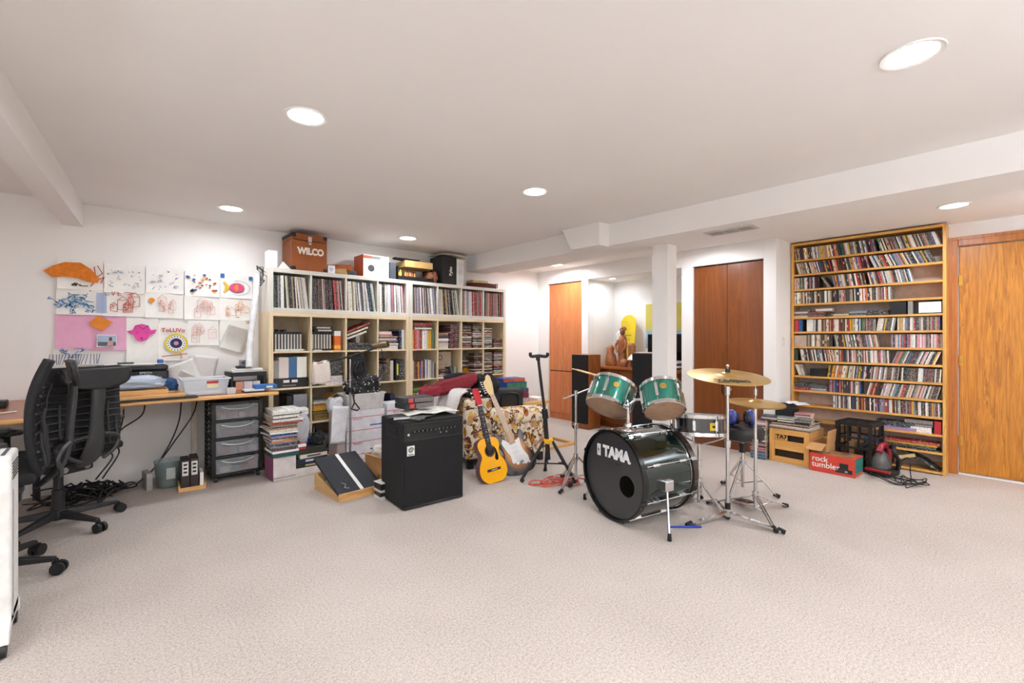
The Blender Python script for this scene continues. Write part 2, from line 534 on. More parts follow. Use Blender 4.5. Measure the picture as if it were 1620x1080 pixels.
downlight(4.75, 4.33, ZA, 'recessed ceiling light hidden behind the duct', watt=LAMP_W * 1.8)
downlight(4.62, 2.25, ZA, 'recessed ceiling light hidden behind the duct near the closet doors', watt=LAMP_W * 1.3)
downlight(5.30, 3.79, 2.055, 'small recessed spotlight in the niche ceiling', .045, LAMP_W * .45)
# invented uplighters out of view, added to brighten ceiling and walls
def uplighter(x, y, label, k=1.):
    t = thing('added_fill_lamp', label, 'lamp', (x, y, 0))
    MB().lathe([(.14, 0), (.14, .015), (.03, .03), (.012, .04)], 24).obj('base', BLACK, t, smooth=True)
    MB().cyl((0, 0, .03), (0, 0, 1.72), .012).obj('pole', BLACK, t, smooth=True)
    MB().lathe([(.02, 1.70), (.09, 1.74), (.16, 1.80), (.155, 1.80), (.085, 1.75), (.02, 1.71)], 24).obj('lamp_shade', BLACK, t, smooth=True)
    ld = bpy.data.lights.new('fill_uplight', 'AREA'); ld.shape = 'DISK'; ld.size = .26; ld.energy = FILL_UP_W * k; ld.color = LAMP_COL
    lo = bpy.data.objects.new('fill_uplight', ld); COL.objects.link(lo); lo.parent = t; lo.location = (0, 0, 1.79); lo.rotation_euler = (PI, 0, 0)
FILL_UP_W = 100.
uplighter(-1.3, -.35, 'added unseen black fill lamp behind the camera on the desk side')
uplighter(1.5, -1.75, 'added unseen black fill lamp behind the camera on the door side')
uplighter(4.95, -1.35, 'added unseen black fill lamp beyond the oak door', .32)  # added to lift the side ceiling and the wall above the door
# air vent on the underside of the duct
v = thing('ceiling_vent', 'grey slatted air vent on the underside of the duct', 'vent', (3.80, 1.56, ZS), 0)
MB().box(-.085, -.055, -.19, .19, -.008, 0).box(.055, .085, -.19, .19, -.008, 0).box(-.055, .055, -.19, -.165, -.008, 0).box(-.055, .055, .165, .19, -.008, 0).box(-.055, .055, -.06, -.05, -.008, 0).box(-.055, .055, .05, .06, -.008, 0).obj('frame', plain('#c9c6c2', .5), v)
MB().box(-.055, .055, -.165, .165, -.001, 0).obj('backing', plain('#2e2d2c', .8), v)
for i in range(9):
    MB(Matrix.Translation((-.05 + i * .0125, 0, -.004)) @ Matrix.Rotation(R(38), 4, 'Y')).box(-.005, .005, -.165, .165, -.0006, .0006).obj('slat', plain('#a9a6a2', .5), v)
# wall switch on the closet side
sw = thing('light_switch', 'white double light switch on the wall left of the disc rack', 'switch', (5.30, 1.6445, 1.19))
MB().box(-.036, .036, -.007, 0, -.06, .06).obj('plate', WHITE, sw, bevel=.003)
for z in (-.028, .018):
    MB().box(-.015, .015, -.011, -.006, z - .017, z + .02).obj('rocker', plain('#d8d6d2', .4), sw, bevel=.002)

# ---------------------------------------------------------------- books, records and discs: one mesh of each kind
SPINE = objcol(.5, .5, (3, .2, 20), 1.3, 0, .6)
COVER = objcol(.45, .5, (3, 3, 3), 1.3, .2, .6)
def unit_book():
    b = MB()
    b.m = 0
    b.box(0, 1, 0, .03, 0, 1); b.box(0, .1, .03, 1, 0, 1); b.box(.9, 1, .03, 1, 0, 1)
    b.m = 1
    b.box(.1, .9, .03, .97, .015, .985)
    return b.mesh('book', [SPINE, PAGES])
BOOK = unit_book()
def unit_sleeve():
    b = MB(); b.m = 0; b.box(0, 1, 0, 1, 0, 1)
    return b.mesh('sleeve', [SPINE])
SLEEVE = unit_sleeve()
PLAINB = MB().box(0, 1, 0, 1, 0, 1).mesh('file_box', [objcol(.55)])
def unit_flat():        # lying book: spine to the front (-y)
    b = MB(); b.m = 0
    b.box(0, 1, 0, .03, 0, 1); b.box(0, 1, .03, 1, 0, .1); b.box(0, 1, .03, 1, .9, 1)
    b.m = 1; b.box(.015, .985, .03, .97, .1, .9)
    return b.mesh('lying_book', [objcol(.5, .5, (20, .2, 3), 1.3, 0, .6), PAGES])
FLAT = unit_flat()
CNAME = {'#1c1c1f': 'black', '#2b2a2c': 'dark grey', '#3d3a38': 'charcoal', '#e9e6df': 'white', '#d9d2c2': 'cream', '#a32a2a': 'red', '#6e1f22': 'maroon',
         '#2a4f86': 'blue', '#1f2c4d': 'navy', '#3f6b44': 'green', '#d8a72a': 'yellow', '#c86a22': 'orange', '#8d8a86': 'grey', '#6b4a33': 'brown',
         '#b89a76': 'tan', '#9a86a8': 'lilac', '#c98a94': 'pink', '#5d3140': 'plum', '#4a78a0': 'pale blue', '#8fae4a': 'lime green'}
NAMEC = {v: k for k, v in CNAME.items()}
RECPAL = ['white'] * 5 + ['cream'] * 4 + ['black'] * 5 + ['dark grey'] * 3 + ['charcoal'] * 2 + ['grey'] * 3 + ['brown', 'tan', 'tan', 'red', 'maroon', 'blue', 'navy', 'green', 'lilac', 'pink', 'plum', 'orange', 'pale blue']
def jit(h, a=.06):
    c = [int(h[i:i+2], 16) / 255 for i in (1, 3, 5)]
    d = rnd.uniform(-a, a)
    return tuple(min(1, max(0, x + d + rnd.uniform(-a, a) * .4)) for x in c)
def spine_row(x0, x1, y, z, h, th, depth, pal, where, kind='book', me=None, lean=0, group=None, hv=.04, dv=.02, sharename=None, base=0):
    """a row of upright things along +x from x0 to x1; lean in degrees, positive tips the tops to the left"""
    a = R(lean); x = x0 + max(0, math.sin(a)) * h; i = 0; out = []
    end = x1 - max(0, -math.sin(a)) * h
    while True:
        t = rnd.uniform(*th)
        if x + t / math.cos(a) > end: break
        hh = h * rnd.uniform(1 - hv, 1)
        cn = pal[i % len(pal)] if isinstance(pal, tuple) else rnd.choice(pal)
        dd = rnd.uniform(0, dv)
        lb = sharename % (cn, nth(len(out) + 1 + base)) if sharename else '%s %s %s, %s along' % (cn, kind, where, nth(i + 1))
        o = inst(me or BOOK, kind.replace(' ', '_'), (x, y + dd, z + (math.sin(-a) * t if a < 0 else 0)), (0, -a, 0), (t * .96, depth, hh), label=lb, cat=kind.split()[-1], group=group or where, color=jit(NAMEC[cn]))
        out.append(o)
        x += t / math.cos(a); i += 1
    return out, x
def lying(x, y, z, w, d, items, where, kind='book', group=None, spread=.01):
    """a pile; items = [(colour name, thickness)] from the bottom"""
    for li, (cn, t) in enumerate(items):
        ww = w * rnd.uniform(.9, 1)
        inst(FLAT, kind.replace(' ', '_'), (x + rnd.uniform(0, spread), y + rnd.uniform(0, spread), z), (0, 0, R(rnd.uniform(-2, 2))), (ww, d * rnd.uniform(.92, 1), t * .96),
             label='%s %s %s%s' % (cn, kind, where, ', %s from the bottom' % nth(li + 1) if len(items) > 1 else ''), cat=kind.split()[-1], group=group or where, color=jit(NAMEC[cn]))
        z += t
    return z

# ---------------------------------------------------------------- cube shelving on the back wall
KY0, KY1 = 4.68, 5.045
KX = (1.155, 2.627)
CW = .3355
PALE = wood('#cdc7ba', '#e4dfd4', .45, 2, 6., .07, .1)
PALEX = wood('#cdc7ba', '#e4dfd4', .45, 0, 6., .07, .1)
def cube_unit(x0, z0, rows, label, BIRCH=BIRCH, BIRCHX=BIRCHX):
    t = thing('cube_shelf', label, 'shelf', (x0, 0, z0), 0, 'birch cube shelving')
    h = .08 + rows * CW + (rows - 1) * .016
    sd = MB().box(0, .04, KY0, KY1, 0, h).obj('side_panel', BIRCH, t, bevel=.0015)
    MB().box(1.43, 1.47, KY0, KY1, 0, h).obj('side_panel', BIRCH, t, bevel=.0015)
    MB().box(.04, 1.43, KY0, KY1, h - .04, h).obj('top_panel', BIRCHX, t, bevel=.0015)
    MB().box(.04, 1.43, KY0, KY1, 0, .04).obj('bottom_panel', BIRCHX, t, bevel=.0015)
    MB().box(.04, 1.43, KY1 - .004, KY1, .04, h - .04).obj('back_panel', plain('#b9aa94', .8), t)
    for r in range(1, rows):
        z = .04 + r * CW + (r - 1) * .016
        MB().box(.04, 1.43, KY0 + .002, KY1 - .004, z, z + .016).obj('shelf_board', BIRCHX, t, bevel=.001)
    for c in range(1, 4):
        x = .04 + c * CW + (c - 1) * .016
        for r in range(rows):
            z = .04 + r * (CW + .016)
            MB().box(x, x + .016, KY0 + .002, KY1 - .004, z, z + CW).obj('divider', BIRCH, t, bevel=.001)
    return h
H4 = cube_unit(KX[0], 0, 4, 'birch cube shelf of four rows nearest the desk')
cube_unit(KX[1], 0, 4, 'birch cube shelf of four rows beside the floral armchair')
KZ1 = H4
H1 = cube_unit(KX[0], KZ1, 1, 'single-row birch record shelf under the orange case', PALE, PALEX)
cube_unit(KX[1], KZ1, 1, 'single-row birch record shelf under the black box', PALE, PALEX)
KTOP = KZ1 + H1
def cell(u, r, c):
    """left x, floor z of a cell; rows counted from the top, row -1 is the record row"""
    x = KX[u] + .04 + c * (CW + .016)
    z = KZ1 + .04 if r < 0 else .04 + (3 - r) * (CW + .016)
    return x + .004, x + CW - .004, z
ordw = ['first', 'second', 'third', 'fourth', 'fifth', 'sixth', 'seventh', 'eighth', 'ninth']
PALS = [RECPAL, ['black'] * 6 + ['brown', 'cream', 'red', 'dark grey', 'maroon', 'white'], ['white'] * 4 + ['navy', 'blue', 'grey', 'green', 'brown', 'cream', 'black'],
        ['white'] * 8 + ['pink', 'lilac', 'cream', 'plum', 'black'], ['black', 'plum', 'grey', 'white', 'lilac', 'brown'] * 2, ['white', 'black', 'black', 'tan', 'cream', 'charcoal'],
        ['cream', 'white', 'red', 'lilac', 'black', 'tan'], ['red', 'red', 'tan', 'pink', 'charcoal', 'grey', 'black']]
for n in range(8):
    u, c = divmod(n, 4)
    x0, x1, z = cell(u, -1, c)
    sl = '%s record sleeve, %s from the desk side in the %s record compartment' % ('%s', '%s', ordw[n])
    le = [(1, 4, 7), (2, 3, 5), (3, 6, 9), (1, 2, 4), (2, 3, 6), (4, 6, 8), (1, 1, 2), (0, 1, 1)][n]
    xa = x0; wd = (x1 - x0) / 3; cnt = 0
    for k in range(3):
        ro, xe = spine_row(xa, x0 + wd * (k + 1) if k < 2 else x1, KY0 + .012, z, .312, (.008, .0145), .312, PALS[n], '', 'record', SLEEVE, le[k] * .9, 'vinyl records in the record row', .015, .02, sl, cnt)
        cnt += len(ro)
        xa = xe - math.sin(R(le[k] * .9)) * .30 + .002 if k < 2 else xe
# ---- contents of the cubes
Y = KY0 + .02
x0, x1, z = cell(0, 0, 0)
for i in range(9):
    cbox('video_cassette', (.026, .11, .19 + .02 * (i in (1, 3))), BLACK, None, (x0 + .03 + i * .028, Y + .09, z), bevel=.002, label='%s black video cassette from the desk end above the grey file boxes' % ordw[i], cat='cassette', group='black cassettes in the top left cube')
    box('title_label', -.008, .008, -.0565, -.055, .02, .165, plain('#b9b5ac', .7), COL.objects[-1])
lying(x0 + .01, KY0 + .004, z, .28, .07, [('white', .008), ('cream', .006), ('white', .006)], 'lying before the black cassettes', 'paper sheet', spread=.004)
x0, x1, z = cell(0, 0, 1)
for i in range(7):
    cbox('video_cassette', (.026, .11, .19), BLACK, None, (x0 + .018 + i * .029, Y + .09, z), bevel=.002, label='%s black video cassette of the row beside the orange box' % ordw[i], cat='cassette', group='black cassettes beside the orange box')
    box('title_label', -.009, .009, -.0565, -.055, .02, .165, plain('#b9b5ac', .7), COL.objects[-1])
for k in range(2):
    o = cbox('video_cassette', (.19, .11, .027), BLACK, None, (x0 + .13 - .01 * k, Y + .09, z + .1915 + k * .028), bevel=.002, label='black video cassette lying flat, %s of the two on the row' % ('upper' if k else 'lower'), cat='cassette', group='black cassettes beside the orange box')
    box('title_label', -.06, .075, -.0565, -.055, .005, .022, plain('#c9c5ba', .7), o)
o = cbox('carton', (.062, .1, .2), plain('#e06a1f', .5), None, (x0 + .265, Y + .07, z), bevel=.002, label='orange and white upright carton beside black cassettes', cat='carton')
box('white_top', -.0315, .0315, -.0505, .0505, .15, .201, WHITE, o); box('yellow_band', -.0315, .0315, -.0505, .0505, .02, .055, plain('#f0b94a', .5), o)
lying(x0 + .01, KY0 + .004, z, .09, .05, [('white', .012)], 'crumpled in front of the cassettes by the orange carton', 'paper sheet', spread=.004)
x0, x1, z = cell(0, 0, 2)
lying(x0 + .01, Y, z, .3, .26, [('black', .03), ('dark grey', .028), ('charcoal', .02)], 'at the bottom of the tilted pile', 'box')
for k, (cn, dz, a) in enumerate((('white', .115, -20), ('cream', .15, -21), ('red', .182, -22))):
    inst(FLAT, 'magazine', (x0 + .012, Y, z + dz), (0, R(a), 0), (.22 + .02 * k, .24, .018), label='%s magazine tilted across the cube over black boxes' % cn, cat='magazine', group='tilted magazines', color=jit(NAMEC[cn]))
inst(BOOK, 'book', (x0 + .10, Y, z + .08), (0, 0, 0), (.04, .2, .09), label='grey book propped under the tilted magazines', cat='book', color=jit('#8d8a86'))
x0, x1, z = cell(0, 0, 3)
lying(x0 + .01, Y, z, .235, .27, [('white', .022), ('white', .02), ('grey', .012), ('white', .018), ('plum', .02), ('lilac', .014), ('white', .02), ('black', .012), ('tan', .012)], 'in the pile of notepads by the blue binder', 'notepad')
lying(x0 + .005, Y, z + .152, .16, .25, [('pink', .02), ('cream', .03)], 'on top of the notepad pile', 'folder')
spine_row(x0 + .262, x1, Y, z, .23, (.03, .03), .26, ('navy', 'white'), 'upright at the end of the notepad pile', 'binder')
x0, x1, z = cell(0, 1, 0)
o = cbox('receiver', (.315, .28, .092), BLACK, None, ((x0 + x1) / 2, Y + .15, z), bevel=.002, label='black boxed player with two white labels under grey files', cat='box')
for dx in (-.045, .03): box('sticker', dx - .028, dx + .026, -.1415, -.14, .05, .075, WHITE, o)
box('print', -.08, .04, -.1413, -.14, .018, .026, plain('#8d8a86', .6), o)
for k, (w_, cn) in enumerate(((.05, 'grey'), (.085, 'cream'), (.075, 'pale blue'), (.09, 'white'))):
    inst(PLAINB, 'file_box', (x0 + .005 + (0, .051, .137, .213)[k], Y + .02, z + .0935), (0, 0, 0), (w_, .24, .2 - .03 * (k == 0)), label='%s upright file box on the black player' % cn, cat='file box', group='file boxes on the black player', color=jit(NAMEC[cn]))
x0, x1, z = cell(0, 1, 1)
lying(x0 + .13, Y, z, .18, .2, [('white', .03), ('white', .03), ('white', .032), ('black', .025), ('black', .026), ('dark grey', .025), ('black', .027), ('dark grey', .026), ('black', .027)], 'in the dark stack behind the hanging towel', 'box', spread=.004)
cbox('black_box', (.1, .2, .24), BLACK, None, (x0 + .06, Y + .12, z), label='black upright box behind the hanging towel', cat='box')
x0, x1, z = cell(0, 1, 2)
sp = cbox('small_speaker', (.2, .22, .29), plain('#1b1b1d', .6), None, (x0 + .12, Y + .13, z), bevel=.006, label='black bookshelf speaker behind the boom stand', cat='speaker')
for zz, rr in ((.1, .075), (.225, .035)):
    MB().lathe([(rr, 0), (rr * .95, .006), (rr * .6, -.004), (rr * .25, .0), (0, .006)], 24, (0, -.111, zz), (0, -1, 0)).obj('driver', plain('#2b2b2e', .35), sp, smooth=True)
x0, x1, z = cell(0, 1, 3)
spine_row(x0, x0 + .1, Y, z, .2, (.02, .03), .2, ('black', 'charcoal', 'dark grey'), 'at the dark end of the row with yellow lettering', 'book')
spine_row(x0 + .1, x0 + .205, Y, z, .25, (.03, .05), .22, ('brown', 'cream', 'black'), 'in the thick dark row with yellow lettering', 'book', hv=.12)
o = cbox('book', (.045, .2, .235), plain('#17171a', .5), None, (x0 + .232, Y + .1, z), label='thick black book with a yellow title down its spine', cat='book')
box('spine_title', -.008, .008, -.1012, -.1, .06, .19, plain('#d9d23a', .5), o)
spine_row(x0 + .257, x1, Y, z, .24, (.025, .035), .2, ('black', 'charcoal'), 'at the end of the row right of the yellow-titled book', 'book')
x0, x1, z = cell(0, 2, 0)
lying(x0 + .002, Y, z + .0, .11, .2, [('white', .035), ('maroon', .03), ('black', .03), ('charcoal', .025), ('dark grey', .03)], 'in the small pile beside the silver case', 'box', spread=.003)
cbox('black_case', (.05, .25, .27), BLACK, None, (x0 + .15, Y + .15, z), label='black upright case between the pile and the silver case', cat='case')
o = cbox('silver_case', (.13, .25, .28), plain('#a9acb2', .35, .6), None, (x0 + .25, Y + .14, z), bevel=.006, label='silver metal case in the cube beside the boom stand', cat='case')
box('seam', -.0655, .0655, -.1255, .1255, .2, .203, STEEL, o)
x0, x1, z = cell(0, 2, 1)
o = cbox('basket', (.29, .28, .10), plain('#8f7446', .85, 0, .3, 60, 0, .6), None, ((x0 + x1) / 2, Y + .16, z), bevel=.01, label='brown woven basket under the yellow envelopes', cat='basket')
for zz in (.03, .06, .09): box('weave_band', -.148, .148, -.143, .143, zz, zz + .008, plain('#6b5230', .85), o)
lying(x0 + .01, Y, z + .102, .3, .27, [('yellow', .022), ('yellow', .02), ('orange', .018), ('charcoal', .01), ('cream', .02), ('grey', .016)], 'on the brown basket', 'envelope', spread=.012)
M = Matrix.Translation((x0 + .2, Y + .16, z + .21)) @ Matrix.Rotation(R(-28), 4, 'Y')
MB(M).box(-.08, .08, -.1, .1, 0, .012).obj('envelope', plain('#b98a4f', .8), None, bevel=.002, label='kraft envelope peaked on top of the basket pile', cat='envelope')
x0, x1, z = cell(0, 2, 3)
lying(x0 + .005, Y, z, .13, .2, [('brown', .025), ('charcoal', .022), ('grey', .02), ('dark grey', .03), ('black', .02)], 'in the dark pile left of the navy box', 'book')
cbox('navy_box', (.055, .2, .2), plain('#1b2140', .55), None, (x0 + .17, Y + .1, z), label='navy upright box between two dark book piles', cat='box')
lying(x0 + .205, Y, z, .115, .2, [('white', .02), ('red', .03), ('charcoal', .026), ('green', .02), ('cream', .02), ('dark grey', .025)], 'in the low pile right of the navy box', 'book', spread=.003)
x0, x1, z = cell(0, 3, 1)
cbox('grey_box', (.15, .2, .09), plain('#8f8b84', .7), None, (x0 + .2, Y + .14, z + .10), label='grey box on the dark pile behind the plastic bag', cat='box')
lying(x0 + .02, Y, z, .28, .24, [('tan', .02), ('red', .03), ('blue', .02), ('dark grey', .03)], 'under the grey box in the lowest cube', 'book')
MB().lathe([(.03, 0), (.033, .01), (.033, .14), (.014, .18), (.014, .21), (0, .21)], 16).obj('bottle', plain('#16181c', .2), None, (x0 + .05, Y + .10, z + .1), smooth=True, label='dark bottle standing by the grey box', cat='bottle')
# right-hand unit
x0, x1, z = cell(1, 0, 0)
lying(x0 + .02, Y, z + .232, .25, .2, [('white', .02), ('brown', .02), ('red', .035)], 'lying across the red and yellow book row', 'book', spread=.02)
spine_row(x0, x1, Y, z, .23, (.016, .034), .2, ('yellow', 'red', 'pink', 'red', 'maroon', 'white', 'white', 'cream', 'yellow', 'yellow', 'green', 'cream'), 'in the red and yellow book row', 'book', hv=.06)
x0, x1, z = cell(1, 0, 1)
zt = lying(x0 + .005, Y, z, .15, .2, [('white', .04), ('cream', .03), ('grey', .025), ('white', .03), ('black', .03), ('maroon', .02), ('tan', .015)], 'in the pile beside the plum albums', 'book', spread=.004)
spine_row(x0 + .165, x1, Y, z, .3, (.035, .05), .26, ('plum', 'maroon', 'plum', 'brown'), 'leaning in the row of dark photo albums', 'album', lean=-4)
PILES = MB()
def disc_pile(x, y, z, n, where, rz=0):
    for i in range(n):
        cn = rnd.choice(['charcoal', 'white', 'cream', 'black', 'dark grey', 'brown', 'grey', 'grey', 'tan', 'charcoal', 'brown', 'maroon'])
        PILES.M = Matrix.Translation((x + rnd.uniform(-.003, .003), y + rnd.uniform(0, .003), z + i * .0108)) @ Matrix.Rotation(R(rz), 4, 'Z')
        c = jit(NAMEC[cn]); PILES.col = c
        PILES.box(0, .142, 0, .125, 0, .0100)
        PILES.col = rnd.choice([c, (.8, .78, .74), (.12, .12, .13)])
        xa = rnd.uniform(.01, .06)
        PILES.box(xa, xa + rnd.uniform(.03, .07), -.0005, .001, .003, .0075)
x0, x1, z = cell(1, 0, 2)
disc_pile(x0 + .01, Y, z, 27, 'in the pile left of centre above the brass horn')
disc_pile(x0 + .18, Y, z, 28, 'in the tall pile next to the divider above the brass horn')
x0, x1, z = cell(1, 0, 3)
disc_pile(x0 + .004, Y, z, 24, 'in the tall pile at the wall end of the top cubes')
disc_pile(x0 + .18, Y, z, 11, 'in the short pile at the wall end of the top cubes')
x0, x1, z = cell(1, 1, 0)
spine_row(x0, x1, Y, z, .24, (.014, .03), .18, ('cream', 'brown', 'maroon', 'yellow', 'blue', 'pink', 'charcoal', 'grey', 'white', 'pale blue', 'white', 'cream', 'grey'), 'in the mixed tall row under the red and yellow books', 'book', hv=.3)
x0, x1, z = cell(1, 1, 1)
o = cbox('craft_box', (.25, .22, .31), plain('#b5a48e', .8), None, (x0 + .135, Y + .21, z), bevel=.003, label='beige box with a dark round emblem', cat='box')
MB().lathe([(.034, 0), (.034, .003), (.027, .003), (.027, 0)], 24, (-.04, -.1105, .24), (0, -1, 0), True).obj('emblem', plain('#2b2927', .7), o)
box('lid_line', -.126, .126, -.1112, -.110, .15, .153, plain('#6f6250', .8), o)
disc_pile(x0 + .005, Y - .01, z, 9, 'lying before the beige box with the emblem')
for k in range(6):
    inst(BOOK, 'disc_case', (x0 + .19 + k * .011, Y - .01, z), (0, R(-12 if k < 3 else 0), 0), (.0102, .142, .125), label='%s standing disc case before the beige box with the emblem' % nth(k + 1), cat='disc', group='standing discs by the beige box', color=jit(rnd.choice(list(CNAME))))
x0, x1, z = cell(1, 1, 2)
disc_pile(x0 + .20, Y, z, 26, 'in the pile behind the brass horn')
disc_pile(x0 + .07, Y + .12, z, 22, 'in the rear pile behind the brass horn')
hn = MB(); hn.lathe([(.05, 0), (.047, .004), (.03, .03), (.014, .07), (.012, .16), (.0, .16)], 28, (0, 0, 0), (0, 1, 0)); hn.lathe([(.044, .001), (.03, .028), (.012, .06)], 28, (0, 0, 0), (0, 1, 0))
hn.obj('brass_horn', plain('#d9a92a', .25, .8), None, (x0 + .055, Y - .01, z + .052), smooth=True, label='yellow brass horn lying bell outward in the cube', cat='horn')
x0, x1, z = cell(1, 1, 3)
disc_pile(x0 + .004, Y, z, 27, 'in the full pile at the divider by the wall end')
disc_pile(x0 + .185, Y, z, 28, 'in the full pile against the end panel')
x0, x1, z = cell(1, 2, 0)
spine_row(x0, x0 + .24, Y, z, .2, (.016, .03), .16, ('yellow', 'yellow', 'tan', 'cream', 'brown', 'white', 'cream', 'tan'), 'in the low row beneath the green books', 'book', hv=.1)
lying(x0 + .01, Y, z + .203, .23, .16, [('green', .022), ('lime green', .022)], 'lying on the low row of tan books', 'book')
lying(x0 + .245, Y, z, .08, .16, [('brown', .03), ('green', .03), ('charcoal', .03), ('lime green', .02), ('red', .02)], 'in the small pile beside the tan row', 'book', spread=.002)
x0, x1, z = cell(1, 2, 1)
lying(x0 + .01, Y, z, .3, .24, [('charcoal', .05), ('tan', .03), ('grey', .05), ('pink', .04)], 'in the pile behind the red backpack', 'book')
x0, x1, z = cell(1, 2, 3)
lying(x0 + .01, Y, z + .0, .3, .24, [('charcoal', .05), ('navy', .05), ('plum', .05), ('pale blue', .04), ('lilac', .05)], 'in the pile behind the black duffel', 'book')

PILES.obj('disc_piles', attrcol(.35), None, label='compact discs piled flat in the cubes at the wall end of the shelving', cat='discs', kind='stuff')

# ---------------------------------------------------------------- oak compact-disc rack
RY0, RY1, RXF, RXB = .420, 1.638, 5.53, XR
rk = thing('disc_rack', 'tall oak compact disc rack with thirteen shelves', 'shelf', (RXF, 0, 0))
MB().box(0, RXB - RXF, RY0, RY0 + .025, 0, 2.235).obj('side_panel', OAK, rk, bevel=.002)
MB().box(0, RXB - RXF, RY1 - .025, RY1, 0, 2.235).obj('side_panel', OAK, rk, bevel=.002)
OAKY = wood('#bf8136', '#e2ae5c', .4, 1, 5., .08)
MB().box(0, RXB - RXF, RY0 + .025, RY1 - .025, 2.21, 2.235).obj('top_panel', OAKY, rk, bevel=.002)
MB().box(RXB - RXF - .006, RXB - RXF, RY0 + .025, RY1 - .025, .02, 2.21).obj('back_panel', plain('#c9b8ac', .8), rk)
SZ = [2.056, 1.903, 1.742, 1.588, 1.443, 1.292, 1.134, .982, .823, .670, .516, .361, .201, .030]
for z in SZ:
    MB().box(.004, RXB - RXF - .006, RY0 + .025, RY1 - .025, z - .02, z).obj('shelf_board', OAKY, rk, bevel=.0015)
CDPAL = ['black'] * 7 + ['charcoal'] * 7 + ['dark grey'] * 5 + ['white'] * 9 + ['cream'] * 9 + ['grey'] * 6 + ['brown'] * 4 + ['tan'] * 4 + ['red'] * 3 + ['maroon'] * 2 + ['blue'] * 2 + ['navy'] * 2 + ['green', 'yellow', 'yellow', 'orange', 'pink', 'lilac', 'pale blue']
CDSP = objcol(.3, .5, (.2, 1.5, 16), 1.2, .3, .6)
b = MB(); b.box(0, 1, 0, 1, 0, 1)
CDM = b.mesh('disc_case', [CDSP])
YA, YE = RY1 - .028, RY0 + .028          # left end (far) to right end (near) in the photograph
def yy(f): return YA + (YE - YA) * f
discs = []
def cds(row, f0, f1, lean=0, pal=CDPAL):
    """discs from fraction f0 to f1 of a shelf; lean > 0 tips the tops to the far left end"""
    z = SZ[row]; a = R(lean); h = .125
    y = yy(f0) - max(0, math.sin(a)) * h; end = yy(f1) + max(0, -math.sin(a)) * h
    while True:
        t = rnd.choice([.0102] * 6 + [.0118, .0135, .022 if rnd.random() < .4 else .0102])
        if y - t / math.cos(a) < end: break
        cn = rnd.choice(pal)
        discs.append((row, y, z, t, a, cn, rnd.uniform(0, .008), h * rnd.uniform(.97, 1.0)))
        y -= t / math.cos(a)
    return y
cds(0, 0, .28, 6, ['charcoal', 'black', 'grey', 'yellow', 'tan', 'dark grey', 'white', 'brown', 'cream']); cds(0, .27, .62, 10); cds(0, .60, 1, 17)
cds(1, .01, .3, 14); cds(1, .28, .56, 12); cds(1, .55, .975, 22)
cds(2, 0, .2, 1); cds(2, .21, .30, 30); cds(2, .29, .55, 10); cds(2, .54, .83, 12)
cds(3, 0, .3, 1, ['cream', 'tan', 'white', 'charcoal', 'brown', 'black']); cds(3, .3, .7, 2, ['charcoal', 'white', 'orange', 'black', 'brown', 'grey', 'tan', 'pink'])
cds(5, .155, .42, 0, ['white', 'charcoal', 'brown', 'red', 'maroon', 'cream', 'tan']); cds(5, .42, .60, 0); cds(5, .60, .735, -8); cds(5, .735, 1, 0)
cds(6, .105, .30, 0, ['brown', 'tan', 'cream', 'charcoal', 'grey', 'white']); cds(6, .30, .62, 9); cds(6, .69, 1, 0, ['white', 'red', 'pink', 'cream', 'black', 'navy', 'maroon', 'pale blue', 'grey'])
cds(7, .035, .32, 9); cds(7, .31, .69, 2); cds(7, .70, 1, -20)
cds(8, 0, .085, 20, ['cream', 'tan', 'green', 'white']); cds(8, .255, .45, -8, ['cream', 'tan', 'orange', 'white', 'charcoal', 'yellow']); cds(8, .44, .76, -6); cds(8, .75, 1, -3, ['charcoal', 'black', 'dark grey', 'white', 'maroon', 'brown'])
cds(9, .265, .505, 0, ['white', 'grey', 'pink', 'cream', 'charcoal', 'maroon', 'tan', 'blue']); cds(9, .535, 1, -14)
cds(10, .30, 1, 1)
rowname = ['top', 'second', 'third', 'fourth', '', 'sixth', 'seventh', 'eighth', 'ninth', 'tenth', 'eleventh']
discs.sort(key=lambda d: (RXF ** 2 + d[1] ** 2 + (d[2] - 1.22) ** 2))
rest = MB()
rank = {}
for row_ in range(14):
    for j_, q_ in enumerate(sorted((d[1] for d in discs if d[0] == row_))): rank[(row_, q_)] = j_ + 1
for i, (row, y, z, t, a, cn, dx, h) in enumerate(discs):
    if i < 300:
        inst(CDM, 'disc_case', (RXF + .016 + dx, y - t * math.cos(a), z + max(0, math.sin(a)) * t), (-a, 0, 0), (.142, t * .95, h),
             label='%s compact disc case, %s from the door end of the %s rack row' % (cn, nth(rank[(row, y)]), rowname[row]), cat='disc', group='compact discs in the oak rack', color=jit(NAMEC[cn]))
    else:
        c = jit(NAMEC[cn])
        rest.M = Matrix.Translation((RXF + .016 + dx, y - t * math.cos(a), z + max(0, math.sin(a)) * t)) @ Matrix.Rotation(-a, 4, 'X')
        rest.col = c
        rest.box(0, .142, 0, t * .95, 0, h)
        rest.col = rnd.choice([(.85, .83, .78), (.1, .1, .11), c, c, (.5, .2, .2)])
        za = rnd.uniform(.02, .09)
        rest.box(-.0004, .001, t * .2, t * .75, za, za + rnd.uniform(.015, .035))
rest.M = None
rest.obj('disc_cases', attrcol(.35), None, label='the many further compact disc cases toward the far end of the oak rack', cat='discs', kind='stuff')
